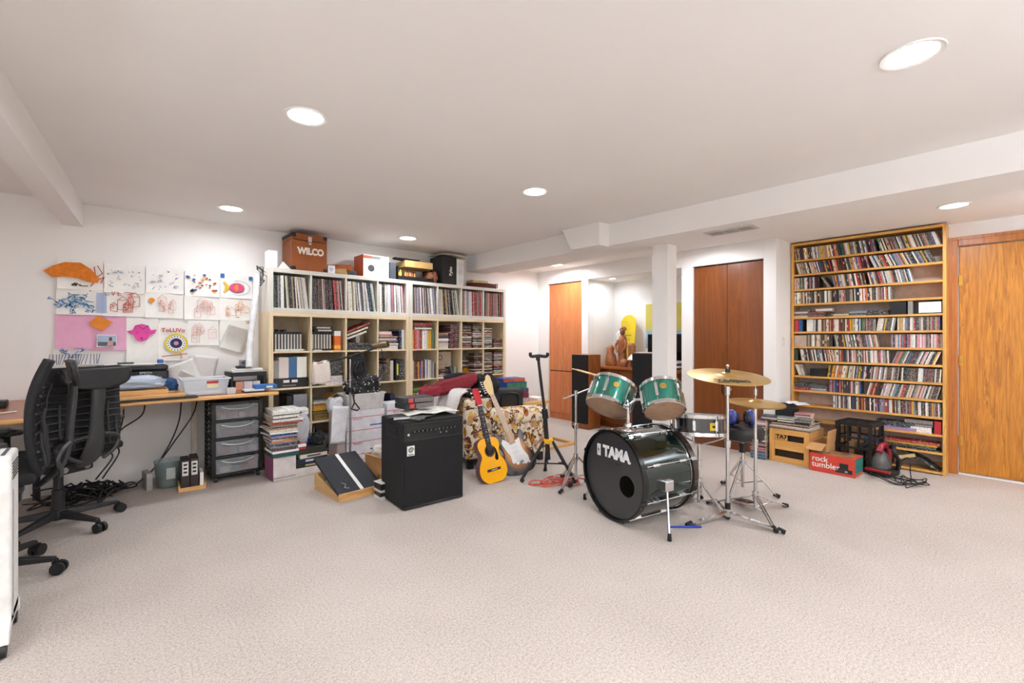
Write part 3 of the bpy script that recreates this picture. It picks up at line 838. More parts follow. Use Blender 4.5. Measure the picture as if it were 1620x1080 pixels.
# ---- other things in the rack
def rbox(name, f0, f1, row, z0, z1, colr, label, cat, dx=.012, dep=.15, rough=.5):
    return MB().box(RXF + dx, RXF + dx + dep, min(yy(f0), yy(f1)), max(yy(f0), yy(f1)), SZ[row] + z0, SZ[row] + z1).obj(name, plain(colr, rough), None, bevel=.0015, label=label, cat=cat)
YFLAT = None
b = MB(); b.m = 0; b.box(0, .03, 0, 1, 0, 1); b.box(.03, 1, 0, 1, 0, .1); b.box(.03, 1, 0, 1, .9, 1); b.m = 1; b.box(.03, .97, .015, .985, .1, .9)
YFLAT = b.mesh('lying_case', [objcol(.4, .5, (.2, 20, 3), 1.2, 0, .6), PAGES])
def ypile(f, row, items, w, where, kind='case', z0=0, dep=.15, tilt=0):
    z = SZ[row] + z0
    for li, (cn, t) in enumerate(items):
        ww = w * rnd.uniform(.92, 1)
        inst(YFLAT, kind.replace(' ', '_'), (RXF + .012 + rnd.uniform(0, .008), yy(f) - ww, z), (R(tilt), 0, R(rnd.uniform(-2, 2))), (dep, ww, t * .95), label='%s %s %s%s' % (cn, kind, where, ', %s from the bottom' % nth(li + 1) if len(items) > 1 else ''), cat=kind.split()[-1], group='flat items ' + where, color=jit(NAMEC[cn]))
        z += t
    return z
ypile(.0, 4, [('cream', .011), ('tan', .011), ('brown', .011), ('charcoal', .011), ('white', .011), ('grey', .011), ('charcoal', .011)], .13, 'lying at the far end of the fifth row')
ypile(.115, 4, [('maroon', .011), ('plum', .014), ('black', .011), ('red', .011)], .14, 'in the slanting red group of the fifth row')
ypile(.17, 4, [('brown', .011), ('white', .011), ('white', .011), ('tan', .011)], .15, 'in the striped group of the fifth row', z0=.048)
ypile(.30, 4, [('tan', .011), ('cream', .011), ('brown', .011)], .14, 'in the tan group of the fifth row')
ypile(.42, 4, [('grey', .012), ('charcoal', .014), ('grey', .012), ('pale blue', .01)], .14, 'in the grey group of the fifth row')
ypile(.54, 4, [('black', .03), ('dark grey', .022)], .17, 'next to the black cube speaker', 'box')
rbox('cube_speaker', .69, .79, 4, 0, .12, '#17181a', 'black boxy speaker on the fifth row of the rack', 'speaker')
rbox('dvd_case', .80, .83, 4, 0, .12, '#8d8a86', 'grey upright case beside the black boxy speaker', 'case')
rbox('white_box', .865, .995, 4, .008, .105, '#dfe6ee', 'white box at the near end of the fifth row', 'box')
rbox('red_box', .005, .035, 5, 0, .125, '#c4333f', 'red box set at the far end of the sixth row', 'box')
rbox('blue_box', .038, .065, 5, 0, .125, '#2b5a94', 'blue box set beside the red one in the sixth row', 'box')
rbox('black_case', .068, .072, 5, 0, .12, '#1b1c24', 'thin black case beside the blue box set', 'case')
rbox('white_set', .1, .15, 5, 0, .128, '#e3e1d8', 'white printed box set in the sixth row', 'box')
rbox('patterned_set', .0, .098, 6, 0, .118, '#b9a596', 'patterned tan box set at the far end of the seventh row', 'box')
rbox('green_book', .0, .03, 7, 0, .12, '#33402e', 'dark green small book at the far end of the eighth row', 'book')
rbox('black_radio', .125, .25, 8, .0, .08, '#1b1c1f', 'black rounded clock radio in the ninth row', 'radio', rough=.25)
ypile(.0, 9, [('red', .03), ('black', .022), ('dark grey', .024)], .16, 'in the stacked sets of the tenth row', 'box')
ypile(.13, 9, [('grey', .014), ('white', .012), ('charcoal', .022), ('black', .02)], .15, 'beside the red set of the tenth row', 'box')
ypile(.60, 11, [('lilac', .03), ('navy', .028), ('black', .02)], .30, 'in the wide dark pile of the twelfth row', 'book')
ypile(.80, 11, [('white', .052)], .175, 'under the grey cases of the twelfth row', 'box')
ypile(.78, 11, [('grey', .016), ('charcoal', .012), ('grey', .016), ('grey', .014)], .2, 'on the white box of the twelfth row', 'case', z0=.054)
rbox('red_book', .955, .995, 11, 0, .115, '#b3202c', 'bright red book at the near end of the twelfth row', 'book')
ypile(.52, 12, [('black', .02), ('blue', .022), ('pale blue', .012)], .18, 'in the blue pile of the thirteenth row', 'magazine')
ypile(.66, 12, [('black', .016), ('charcoal', .012), ('green', .012), ('yellow', .016), ('red', .022)], .38, 'in the bright pile of the thirteenth row', 'magazine')
for k in range(9):
    inst(SLEEVE, 'record', (RXF + .012 , yy(.99) + .03 * k * .4, SZ[13] + .004 + k * .010), (R(-62 - k * .8), 0, R(0)), (.15, .006, .30), label='%s black record sleeve slumped in the lowest bay of the oak rack' % nth(k + 1), cat='record', group='slumped records in the rack', color=jit('#2b2c2a'))
rbox('speaker_box', .60, .70, 13, 0, .13, '#26241f', 'dark box with a cream corner in the lowest bay', 'box')
rbox('cream_card', .645, .675, 13, .0, .10, '#dcc58d', 'cream card strip standing in the lowest bay', 'card', -.002, .01)
MB(Matrix.Translation((RXF + .01, yy(.80), SZ[13] + .085)) @ Matrix.Rotation(R(-20), 4, 'X')).box(0, .012, -.06, .06, 0, .03).obj('cream_card', plain('#dcc58d', .7), None, label='cream card strip lying across the lowest bay', cat='card')

# ---------------------------------------------------------------- desk corner
LAMIN = wood('#8d4f30', '#a8653f', .35, 0, 6., .06, .2)
DZ = .755
dk = thing('desk', 'long brown desk with a rounded pine edge below the drawings', 'desk', (0, 0, 0))
MB().box(-.32, 1.15, 4.36, 5.04, DZ - .028, DZ).obj('desk_top', LAMIN, dk, bevel=.002)
MB().box(-.32, 1.152, 4.325, 4.36, DZ - .030, DZ + .001).obj('front_edge', PINEX, dk, bevel=.012, seg=4)
MB().hexa([(.02, 5.0, .45), (.06, 5.0, .45), (.06, 5.03, .45), (.02, 5.03, .45), (.1, 4.6, DZ - .03), (.14, 4.6, DZ - .03), (.14, 4.63, DZ - .03), (.1, 4.63, DZ - .03)]).obj('brace', plain('#cfc5b4', .5), dk)
for x in (-.27, .60): MB().box(x, x + .04, 4.98, 5.02, 0, DZ - .028).obj('leg', plain('#cfc5b4', .5), dk)
d2 = thing('corner_desk', 'brown desk corner behind the nearer office chair', 'desk', (0, 0, 0))
MB().box(-1.7, -.33, 3.87, 5.04, DZ - .028, DZ).obj('desk_top', LAMIN, d2, bevel=.002)
MB().box(-1.7, -.328, 3.835, 3.87, DZ - .030, DZ + .001).obj('front_edge', PINEX, d2, bevel=.012, seg=4)
for x, y in ((-1.65, 3.9), (-1.65, 4.95), (-.39, 4.95)): MB().box(x, x + .04, y, y + .04, 0, DZ - .028).obj('leg', BLACK, d2)
MB().box(-1.6, -.40, 3.93, 3.96, .56, .68).obj('drawer_rail', BLACK, d2)
cbox('router', (.09, .12, .05), BLACK, None, (-.52, 4.55, DZ), bevel=.008, label='small black box on the corner desk', cat='router')
cbox('desk_speaker', (.1, .1, .11), BLACK, None, (-.63, 4.35, DZ), bevel=.01, label='black squat speaker at the edge of the picture on the corner desk', cat='speaker')
MB().tube(bez([(-.50, 4.5, DZ + .006), (-.62, 4.42, DZ + .008), (-.72, 4.5, DZ + .006), (-.85, 4.4, DZ + .006)]), .004, 6).obj('cable', BLACK, None, label='thin black cable on the corner desk', cat='cable')
MB().tube(bez([(-.40, 4.2, DZ + .006), (-.48, 4.16, DZ + .006), (-.6, 4.1, DZ + .006), (-.75, 4.13, DZ + .006)]), .005, 6).obj('cable', WHITE, None, label='white cable lying across the corner desk', cat='cable')

# ---- on the desk
pr = thing('printer', 'black flatbed printer with papers on its lid', 'printer', (.18, 4.86, DZ))
MB().box(-.23, .23, -.16, .16, 0, .205).obj('body', BLACKG, pr, bevel=.012)
MB().box(-.225, .225, -.165, .155, .207, .245).obj('lid', BLACK, pr, bevel=.008)
MB().box(-.17, .17, -.19, -.155, .02, .045).obj('paper_tray', plain('#232326', .4), pr, bevel=.004)
text('lettering', 'EPSON', .026, plain('#d5d5d5', .4), pr, (.08, -.1615, .185))
for i in range(3):
    MB(Matrix.Rotation(R((-6, 4, 1)[i]), 4, 'Z')).box(-.15 - .02 * i, .13 + .03 * i, -.12, .12, .247 + .004 * i, .249 + .004 * i).obj('paper_sheet', PAPER, None, (.2, 4.84, DZ), label=('creased', 'overhanging', 'topmost')[i] + ' white paper sheet on the printer lid', cat='paper')
MB().box(-.02, .02, -.03, .03, 0, .03).obj('tape_roll', plain('#1d4f9c', .4), None, (.36, 4.80, DZ + .2585), bevel=.006, label='blue clip at the corner of the printer lid', cat='clip')
cbox('pen_case', (.1, .04, .012), plain('#3b4a33', .6), None, (.14, 4.82, DZ + .2585), 12, bevel=.004, label='dark green pen case on the printer papers', cat='case')
fs = thing('picture_frame', 'pine picture frame lying at the front of the desk', 'frame', (.22, 4.47, DZ + .012), 2)
for y0, y1 in ((-.13, -.09), (.09, .13)): MB().box(-.26, .26, y0, y1, 0, .028).obj('rail', PINEX, fs, bevel=.003)
for x0, x1 in ((-.26, -.22), (.22, .26)): MB().box(x0, x1, -.09, .09, 0, .028).obj('stile', PINE, fs, bevel=.003)
MB().box(-.22, .22, -.09, .09, .004, .01).obj('backing', plain('#8a6a45', .8), fs)
f3 = thing('picture_frame', 'shallow wooden tray on top of the lying pine frame', 'frame', (.18, 4.49, DZ + .041), -1)
for y0, y1 in ((-.11, -.10), (.10, .11)): MB().box(-.2, .2, y0, y1, 0, .035).obj('rail', PINEX, f3, bevel=.002)
for x0, x1 in ((-.2, -.19), (.19, .2)): MB().box(x0, x1, -.10, .10, 0, .035).obj('stile', PINE, f3, bevel=.002)
MB().box(-.19, .19, -.10, .10, .002, .008).obj('backing', plain('#a98656', .8), f3)
MB().box(-.28, .32, -.15, .13, 0, .011).obj('folder', BLACK, None, (.24, 4.46, DZ + .0005), bevel=.002, label='black flat folder beneath the pine frame', cat='folder')
_fn = [None]
def pouch(nm, mat, loc, sx, sy, sz, seed, **tags):
    r2 = random.Random(seed)
    off = Vector((seed * 1.7, seed * .9, seed * 2.3))
    def se(c, e): return math.copysign(abs(c) ** e, c)
    def fn(u, v):
        th = 2 * PI * u; q = PI * v
        x = se(math.cos(th), .7) * se(math.sin(q), .6); y = se(math.sin(th), .7) * se(math.sin(q), .6); z = -se(math.cos(q), .8)
        p = Vector((math.cos(th) * math.sin(q), math.sin(th) * math.sin(q), z))
        k = 1 + .22 * mnoise.noise(p * 1.6 + off) + .16 * (1 - abs(mnoise.noise(p * 3.4 + off)) * 2.2) - .12 + .06 * mnoise.noise(p * 8 + off)
        return (sx * x * k, sy * y * k, max(0, sz * (z * k + 1) / 2))
    _fn[0] = fn
    return MB().grid(fn, 44, 26).obj(nm, mat, None, loc, smooth=180, **tags)
pouch('plastic_bag', clear('#cfdcec', .25, .8), (.17, 4.50, DZ + .078), .22, .12, .10, 3, label='bluish plastic bag lying in the wooden tray', cat='bag')
pouch('cloth_pouch', plain('#234a78', .8), (.40, 4.68, DZ), .07, .08, .13, 5, label='dark blue cloth pouch between bag and clear bin', cat='pouch')
bn = thing('clear_bin', 'clear plastic bin with a red and cream label', 'bin', (.63, 4.52, DZ + .001))
def tub(w, d, h, w2, d2, th, mat, nm, par):
    b = MB()
    def ring(a, c, z): return [(-a/2, -c/2, z), (a/2, -c/2, z), (a/2, c/2, z), (-a/2, c/2, z)]
    o0, o1, i1, i0 = ring(w, d, 0), ring(w2, d2, h), ring(w2 - 2*th, d2 - 2*th, h), ring(w - 2*th, d - 2*th, th)
    b._add(o0 + o1 + i1 + i0, [(3, 2, 1, 0), (12, 13, 14, 15)] + [(k*4 + i, k*4 + (i+1) % 4, k*4 + 4 + (i+1) % 4, k*4 + 4 + i) for k in range(3) for i in range(4)])
    return b.obj(nm, mat, par, bevel=.006)
tub(.27, .2, .135, .32, .25, .004, clear('#e4ebf2', .2, .38), 'body', bn)
rm = MB(); rm.box(-.17, .17, -.135, -.12, .128, .138); rm.box(-.17, .17, .12, .135, .128, .138); rm.box(-.17, -.155, -.12, .12, .128, .138); rm.box(.155, .17, -.12, .12, .128, .138)
rm.obj('rim', clear('#eef3f8', .2, .7), bn, bevel=.003)
MB().box(.0, .08, -.121, -.119, .06, .105).obj('label_card', plain('#e6dcb4', .6), bn); MB().box(.0, .08, -.1215, -.119, .095, .118).obj('label_band', plain('#b8322c', .6), bn)
MB().box(-.12, .12, -.09, .09, .005, .02).obj('contents', PAPER, bn)
cm = thing('camera', 'black camera on the desk behind the clear bin', 'camera', (.80, 4.80, DZ))
MB().box(-.06, .06, -.03, .04, 0, .09).obj('body', BLACK, cm, bevel=.01); MB().box(-.025, .025, -.02, .03, .09, .12).obj('viewfinder', BLACK, cm, bevel=.008)
MB().cyl((0, -.03, .045), (0, -.10, .045), .038, .034, 20).obj('lens', BLACKG, cm, smooth=True)
tub_o = tub(.06, .06, .05, .07, .07, .003, clear('#e9eef2', .3, .6), 'small_tub', None); tub_o.location = (.80, 4.42, DZ + .0005); tag(tub_o, 'small clear tub at the desk edge', 'tub')
rs = thing('desk_riser', 'black desk riser carrying white papers', 'riser', (1.0, 4.83, DZ))
MB().box(-.15, .14, -.13, .15, .12, .155).obj('shelf_board', BLACK, rs, bevel=.003)
for x in (-.145, .12): MB().box(x, x + .02, -.11, .13, 0, .12).obj('leg', BLACK, rs)
for k, (x, c, w_) in enumerate(((.925, '#d9a58a', .06), (.995, '#e4e4ea', .07), (1.065, '#dfe3ec', .055))):
    cbox('small_box', (w_, .16, .07), plain(c, .6), None, (x, 4.80, DZ + .0005), bevel=.002, label=('peach', 'white', 'pale grey')[k] + ' small box under the desk riser', cat='box')
for k in range(3): cbox('paper_pile', (.27 - .02 * k, .2, .01), PAPER, None, (1.0, 4.83, DZ + .156 + k * .0105), (3, -4, 2)[k], bevel=.001, label=('lowest', 'middle', 'topmost')[k] + ' pad of white paper on the desk riser', cat='paper')
o = cbox('hard_drive', (.11, .1, .022), BLACK, None, (.97, 4.80, DZ + .189), bevel=.004, label='black hard drive on the papers of the riser', cat='drive')
o = cbox('cassette_tape', (.09, .03, .055), plain('#8e8f98', .5), None, (.985, 4.80, DZ + .2115), bevel=.004, label='grey cassette-like gadget on the black hard drive', cat='gadget')
for x in (-.02, .022): MB().cyl((x, -.0155, .028), (x, -.017, .028), .013, n=14).obj('reel', BLACK, o)
for k, (c, nm, z, a) in enumerate((('#1c1d22', 'black', 0, 4), ('#d9dbe0', 'white', .014, -3))): cbox('magazine', (.15, .13, .0135), plain(c, .5), None, (.97, 4.42, DZ + z + .0005), a, label=nm + ' booklet in the pile at the right end of the desk', cat='booklet')
o = cbox('blue_box', (.17, .13, .032), plain('#1668b0', .4), None, (1.06, 4.425, DZ + .029), -2, label='bright blue flat box at the right end of the desk', cat='box')
box('logo', .0, .05, -.0658, -.065, .008, .024, WHITE, o)
# white poster roll leaning in the corner and loose curled sheets
tb = MB(); tb.tube(bez([(1.0, 4.72, DZ + .20), (1.03, 4.80, 1.2), (1.075, 4.86, 1.5), (1.12, 4.93, 1.83)], 8), .028, 16)
tb.obj('poster_roll', plain('#e3e3e4', .5), None, smooth=True, label='tall white poster roll leaning beside the shelving', cat='poster')
wr = MB()
for k in range(4):
    a = k * .7
    wr.tube(bez([(1.10 + .05 * math.cos(a), 4.72, 1.80 + .06 * math.sin(a)), (1.06, 4.70, 1.86 + .01 * k), (1.115, 4.70, 1.88 - .02 * k), (1.09, 4.72, 1.80 - .03 * k), (1.13, 4.72, 1.76)], 6), .003, 5)
wr.obj('wire_coil', BLACK, None, label='tangled black wire hung at the shelf corner', cat='wire')
def curl(w, h, rad, n=14):
    b = MB()
    b.grid(lambda u, v: (w * (u - .5), -rad * (1 - math.cos(v * 1.3)) * 1.0, h * v), 6, n)
    return b
for k, (x, y, rx, ry, w_, h_, nm) in enumerate(((.60, 4.93, -12, -22, .22, .26, 'large'), (.50, 4.94, -10, 30, .16, .16, 'small'), (.66, 4.97, -6, 8, .2, .3, 'upright'))):
    o = curl(w_, h_, .09).obj('paper_sheet', PAPER, None, (x, y, DZ + .002), (rx, ry, 6), smooth=180, solid=.001, label=nm + ' curled white sheet standing at the back of the desk', cat='paper')
o = curl(.2, .24, .14).obj('paper_sheet', PAPER, None, (.905, 5.03, 1.10), (0, 18, 0), smooth=180, solid=.001, label='white sheet peeling off the wall beside the poster roll', cat='paper')

# ---- drawings taped to the wall
WY = YB - .002
DR = {}
def sheet(k, x0, x1, z0, z1, label, colr='#eeebe4', cat='drawing', lift=0):
    t = thing('drawing', label, cat, ((x0 + x1) / 2, WY - lift, (z0 + z1) / 2), 0, 'papers taped above the desk')
    w, h = (x1 - x0), (z1 - z0)
    def fn(u, v): return (w * (u - .5), -.004 - .010 * (abs(v - .5) * 2) ** 2 * (1 + .6 * math.sin(4 * u + k)) * (.4 + .6 * (v < .5)) - .006 * (abs(u - .5) * 2) ** 3, h * (v - .5))
    MB().grid(fn, 6, 6).obj('paper', plain(colr, .85, 0, .03, 20), t, smooth=180)
    return t, w, h
def scrib(t, lines, w=.006, off=-.020, nm='pen_strokes'):
    return strokes(lines, w, off).obj(nm, attrcol(.8), t)
def squig(r2, cx, cz, s, n=14):
    p = []; x, z = cx, cz
    for _ in range(n):
        x += r2.uniform(-s, s); z += r2.uniform(-s, s); p.append((max(cx - 3 * s, min(cx + 3 * s, x)), max(cz - 2 * s, min(cz + 2 * s, z))))
    return p
def houses(r2, w, h, c, n=5):
    L = []
    for _ in range(n):
        a, b2 = r2.uniform(-.4, .2) * w, r2.uniform(-.4, .05) * h
        ww, hh = r2.uniform(.1, .3) * w, r2.uniform(.2, .4) * h
        L.append((c, [(a, b2), (a + ww, b2 + r2.uniform(-.01, .01)), (a + ww, b2 + hh), (a, b2 + hh), (a, b2)]))
        L.append((c, [(a, b2 + hh), (a + ww / 2, b2 + hh * 1.4), (a + ww, b2 + hh)]))
        L.append((c, squig(r2, a + ww / 2, b2 + hh / 2, .012, 8)))
    return L
BOX = {
    'P1': (-0.263, 0.004, 1.612, 1.851),
    'P2': (0.010, 0.274, 1.599, 1.839),
    'P3': (0.279, 0.544, 1.617, 1.846),
    'P4': (0.553, 0.820, 1.606, 1.834),
    'P5': (0.830, 1.098, 1.605, 1.824),
    'P6': (-0.269, 0.004, 1.408, 1.632),
    'P7': (0.004, 0.272, 1.404, 1.631),
    'P8': (0.272, 0.544, 1.399, 1.622),
    'P9': (0.549, 0.822, 1.390, 1.606),
    'P10': (0.822, 1.098, 1.391, 1.610),
    'A': (-0.276, -0.065, 1.134, 1.407),
    'B': (-0.069, 0.151, 1.120, 1.404),
    'TAG': (-0.065, 0.047, 1.272, 1.407),
    'PH': (-0.035, 0.091, 1.149, 1.251),
    'W': (0.151, 0.363, 1.008, 1.394),
    'FACE': (0.166, 0.337, 1.187, 1.351),
    'EYE': (0.363, 0.577, 1.022, 1.350),
    'P11': (0.577, 0.812, 1.156, 1.384),
    'P12': (0.822, 1.043, 1.153, 1.390),
    'BL': (-0.287, -0.019, 1.007, 1.139),
    'HAT': (-0.290, -0.050, 1.670, 1.833),
}
r2 = random.Random(4)
t, w, h = sheet(1, *BOX['P1'], 'white drawing with red strokes under the orange paper hat')
scrib(t, [('#b5342c', [(.08, .07), (.09, -.02), (.13, .02), (.10, .08)]), ('#b5342c', [(.10, -.02), (.06, -.09)]), ('#b5342c', [(.11, -.03), (.14, -.01), (.12, -.06)]), ('#7a4a3a', squig(r2, -.02, -.05, .02, 22))])
t, w, h = sheet(2, *BOX['P2'], 'white drawing with faint blue marks, second in the top row')
scrib(t, [(rnd.choice(['#9fb4cf', '#aebfd6', '#c9a3a0']), squig(r2, r2.uniform(-.12, .12), r2.uniform(-.07, .07), .008, 9)) for _ in range(22)] + [('#2b2b2b', squig(r2, r2.uniform(-.1, .1), r2.uniform(-.07, .07), .003, 4)) for _ in range(6)], .003)
t, w, h = sheet(3, *BOX['P3'], 'white drawing with faint lines and a small black car, third in the top row')
scrib(t, [('#b9c4d6', squig(r2, r2.uniform(-.12, .1), r2.uniform(-.08, .05), .008, 10)) for _ in range(18)] + [('#22242a', squig(r2, .02, .08, .006, 12)), ('#2b4a86', squig(r2, .08, .02, .007, 12)), ('#b5342c', squig(r2, -.08, .04, .003, 5)), ('#b5342c', squig(r2, -.04, -.08, .003, 5))], .003)
t, w, h = sheet(4, *BOX['P4'], 'white sheet of small cartoon figures in bright colours')
b = MB()
for _ in range(26):
    cx, cz, s = r2.uniform(-.42, .42) * w, r2.uniform(-.4, .42) * h, r2.uniform(.006, .016)
    blob(b, r2.choice(['#c23b2c', '#1f2a3a', '#d9a826', '#2b5a9a', '#c96a2a', '#22242a', '#7a3b2c']), [(cx + s * r2.uniform(.6, 1.4) * math.cos(a), cz + s * r2.uniform(.4, 1.0) * math.sin(a)) for a in [i * PI / 4 for i in range(8)]], -.0195)
b.obj('figures', attrcol(.8), t, kind='stuff')
t, w, h = sheet(5, *BOX['P5'], 'drawing of a pink and yellow fish with blue tape corners')
b = MB()
blob(b, '#d94a7a', [(.0 + .06 * math.cos(a), -.01 + .042 * math.sin(a)) for a in [i * PI / 8 for i in range(16)]], -.0195)
blob(b, '#e88a3a', [(-.03, -.01), (.0, .03), (.015, -.01), (.0, -.04)], -.0198)
blob(b, '#e3b52e', [(-.055, -.01), (-.10, .045), (-.115, .04), (-.09, -.01), (-.115, -.055), (-.10, -.06)], -.0197)
b.obj('fish', attrcol(.8), t)
scrib(t, [('#2b2b2b', [(.062 * math.cos(a), -.01 + .044 * math.sin(a)) for a in [i * PI / 8 for i in range(17)]]), ('#5a6a9a', [(.10 * math.cos(a) + .01, -.01 + .068 * math.sin(a)) for a in [-2 + i * .3 for i in range(14)]])], .003, -.0202)
for x, z in ((-.135, .10), (.10, .09)): MB().box(x, x + .032, -.0215, -.0195, z - .018, z + .018).obj('tape', plain('#1d5fa8', .5), t)
t, w, h = sheet(6, *BOX['P6'], 'white drawing of dense blue scribbles, first in the second row')
scrib(t, [(r2.choice(['#2f7fb0', '#3a8fc4', '#1f6a9c']), squig(r2, r2.uniform(-.14, .07), r2.uniform(-.07, .06), .022, 12)) for _ in range(20)] + [('#8aa6d6', [(.10 + .008 * i, -.09), (.10 + .008 * i, .07)]) for i in range(8)] + [('#d9a58a', squig(r2, .06, .09, .006, 8))], .004)
t, w, h = sheet(7, *BOX['P7'], 'white drawing of red lines with big letters, second row')
scrib(t, [('#b5463c', [(-.12, .09), (-.12, .06), (-.10, .06)]), ('#b5463c', [(-.08, .09), (-.07, .06), (-.06, .09)]), ('#b5463c', [(-.04, .09), (-.04, .06), (-.02, .06)]), ('#b5463c', [(-.04, .075), (-.025, .075)]), ('#b5463c', [(.0, .09), (.06, .085), (.02, .07)])] + houses(r2, w * .9, h, '#c0604f', 6), .0045)
t, w, h = sheet(8, *BOX['P8'], 'white drawing with a small orange sun and pale pink lines')
b = MB(); blob(b, '#d98a2a', [(-.09 + .022 * math.cos(a), .04 + .022 * math.sin(a)) for a in [i * PI / 5 for i in range(10)]], -.0195); b.obj('sun', attrcol(.8), t)
scrib(t, houses(r2, w * .8, h, '#dfa394', 5), .003)
t, w, h = sheet(9, *BOX['P9'], 'white drawing of pale red houses, fourth in the second row'); scrib(t, houses(r2, w, h, '#dba093', 6), .003)
t, w, h = sheet(10, *BOX['P10'], 'white drawing of orange house outlines, last in the second row'); scrib(t, houses(r2, w, h, '#e0a07a', 6) + [('#d98a2a', squig(r2, .02, -.085, .006, 10))], .003)
sheet(11, *BOX['A'], 'plain pink paper sheet at the left of the third row', '#e3a9c4', 'paper')
sheet(12, *BOX['B'], 'plain pink paper sheet behind the snapshot', '#e3a9c4', 'paper')
t, w, h = sheet(13, *BOX['W'], 'blank white sheet behind the pink pig face', cat='paper')
x0, x1, z0, z1 = BOX['HAT']; cx, cz = (x0 + x1) / 2, (z0 + z1) / 2; s = (x1 - x0)
def cutout(pts, mat, nm, label, loc, th=.0015):
    M = Matrix.Rotation(R(90), 4, 'X')
    return MB().prism(pts, -th, 0, M).obj(nm, mat, None, loc, label=label, cat='paper')
cutout([(-.17, -.01), (-.12, .035), (-.05, .07), (.04, .075), (.10, .03), (.155, -.045), (.14, -.08), (.08, -.075), (.02, -.05), (-.05, -.045), (-.12, -.055)], plain('#d0741a', .8, 0, .2, 30), 'paper_hat', 'orange cut-out paper hat over the first drawing', (cx, WY - .024, cz))
x0, x1, z0, z1 = BOX['TAG']; cutout([(-.07, .01), (-.02, .065), (.075, .015), (.01, -.06), (-.06, -.02)], plain('#d9822b', .8), 'paper_tag', 'orange paper tag between the two pink sheets', ((x0 + x1) / 2, WY - .026, (z0 + z1) / 2))
x0, x1, z0, z1 = BOX['PH']; t, w, h = sheet(14, x0, x1, z0, z1, 'small glossy snapshot of a person on the pink sheet', '#e9e9ea', 'photo', .016)
b = MB(); blob(b, '#9fb0c4', [(-w*.44, -h*.1), (w*.44, -h*.1), (w*.44, h*.42), (-w*.44, h*.42)], -.0195); blob(b, '#3c4450', [(-w*.44, -h*.42), (w*.44, -h*.42), (w*.44, -h*.1), (-w*.44, -h*.1)], -.0195)
blob(b, '#c08a86', [(.0, -h*.4), (w*.3, -h*.4), (w*.32, -.0), (w*.05, 0)], -.0198); blob(b, '#4a342c', [(w*.1, 0), (w*.25, 0), (w*.25, h*.28), (w*.1, h*.28)], -.0198); b.obj('picture', attrcol(.3), t)
x0, x1, z0, z1 = BOX['FACE']; pf = thing('paper_pig', 'pink cut-out paper pig face on the blank sheet', 'paper', ((x0 + x1) / 2, WY - .024, (z0 + z1) / 2))
MB().prism([(-.10, .01), (-.06, .02), (-.045, .06), (0, .075), (.045, .06), (.06, .02), (.10, .03), (.09, -.005), (.055, -.02), (.035, -.06), (0, -.075), (-.035, -.065), (-.055, -.02), (-.085, -.005)], -.0015, 0, Matrix.Rotation(R(90), 4, 'X')).obj('face', plain('#d94a9a', .8), pf)
scrib(pf, [('#7a2a5a', [(-.045 + .09 * i / 8, .045 + .015 * math.sin(i)) for i in range(9)]), ('#7a2a5a', squig(r2, 0, -.045, .006, 10)), ('#2b1a2a', squig(r2, -.03, .0, .002, 4)), ('#2b1a2a', squig(r2, .03, .0, .002, 4))], .004, -.003)
t, w, h = sheet(15, *BOX['EYE'], 'poster of a big yellow-rimmed eye with red letters')
b = MB()
for rx, rz_, c, y in ((.085, .085, '#d9c73a', -.0192), (.07, .07, '#f0eee8', -.0197), (.045, .045, '#262c58', -.0200), (.018, .018, '#c98aa0', -.0204)):
    blob(b, c, [(.02 + rx * math.cos(a), -.01 + rz_ * math.sin(a)) for a in [i * PI / 10 for i in range(20)]], y)
b.obj('eye', attrcol(.8), t)
scrib(t, [('#2b2b35', [(.02 + .056 * math.cos(a), -.01 + .056 * math.sin(a)), (.02 + .064 * math.cos(a), -.01 + .064 * math.sin(a))]) for a in [i * PI / 9 for i in range(18)]] + [('#c2452c', [(-.08, -.125), (.02, -.115), (.10, -.105)]), ('#d98a2a', [(.05, -.10), (.06, -.14)])], .007, -.0203)
text('lettering', 'ToLUVo', .048, plain('#b8402c', .8), t, (0, -.0205, .105), ext=.0004, bold=.001)
t, w, h = sheet(16, *BOX['P11'], 'white drawing of faint pink grids beside the eye poster'); scrib(t, houses(r2, w, h, '#e3b3a6', 6), .003)
sheet(17, *BOX['P12'], 'blank white sheet at the right end of the third row', cat='paper')
t, w, h = sheet(18, *BOX['BL'], 'white drawing of blue and black waves behind the chair backs')
scrib(t, [('#3f7fb8', squig(r2, r2.uniform(-.15, .1), .03, .018, 14)) for _ in range(5)] + [('#4a5a7a', [(-.15 + .018 * i, .02), (-.16 + .018 * i + .012 * math.sin(i), -.06)]) for i in range(17)], .004)

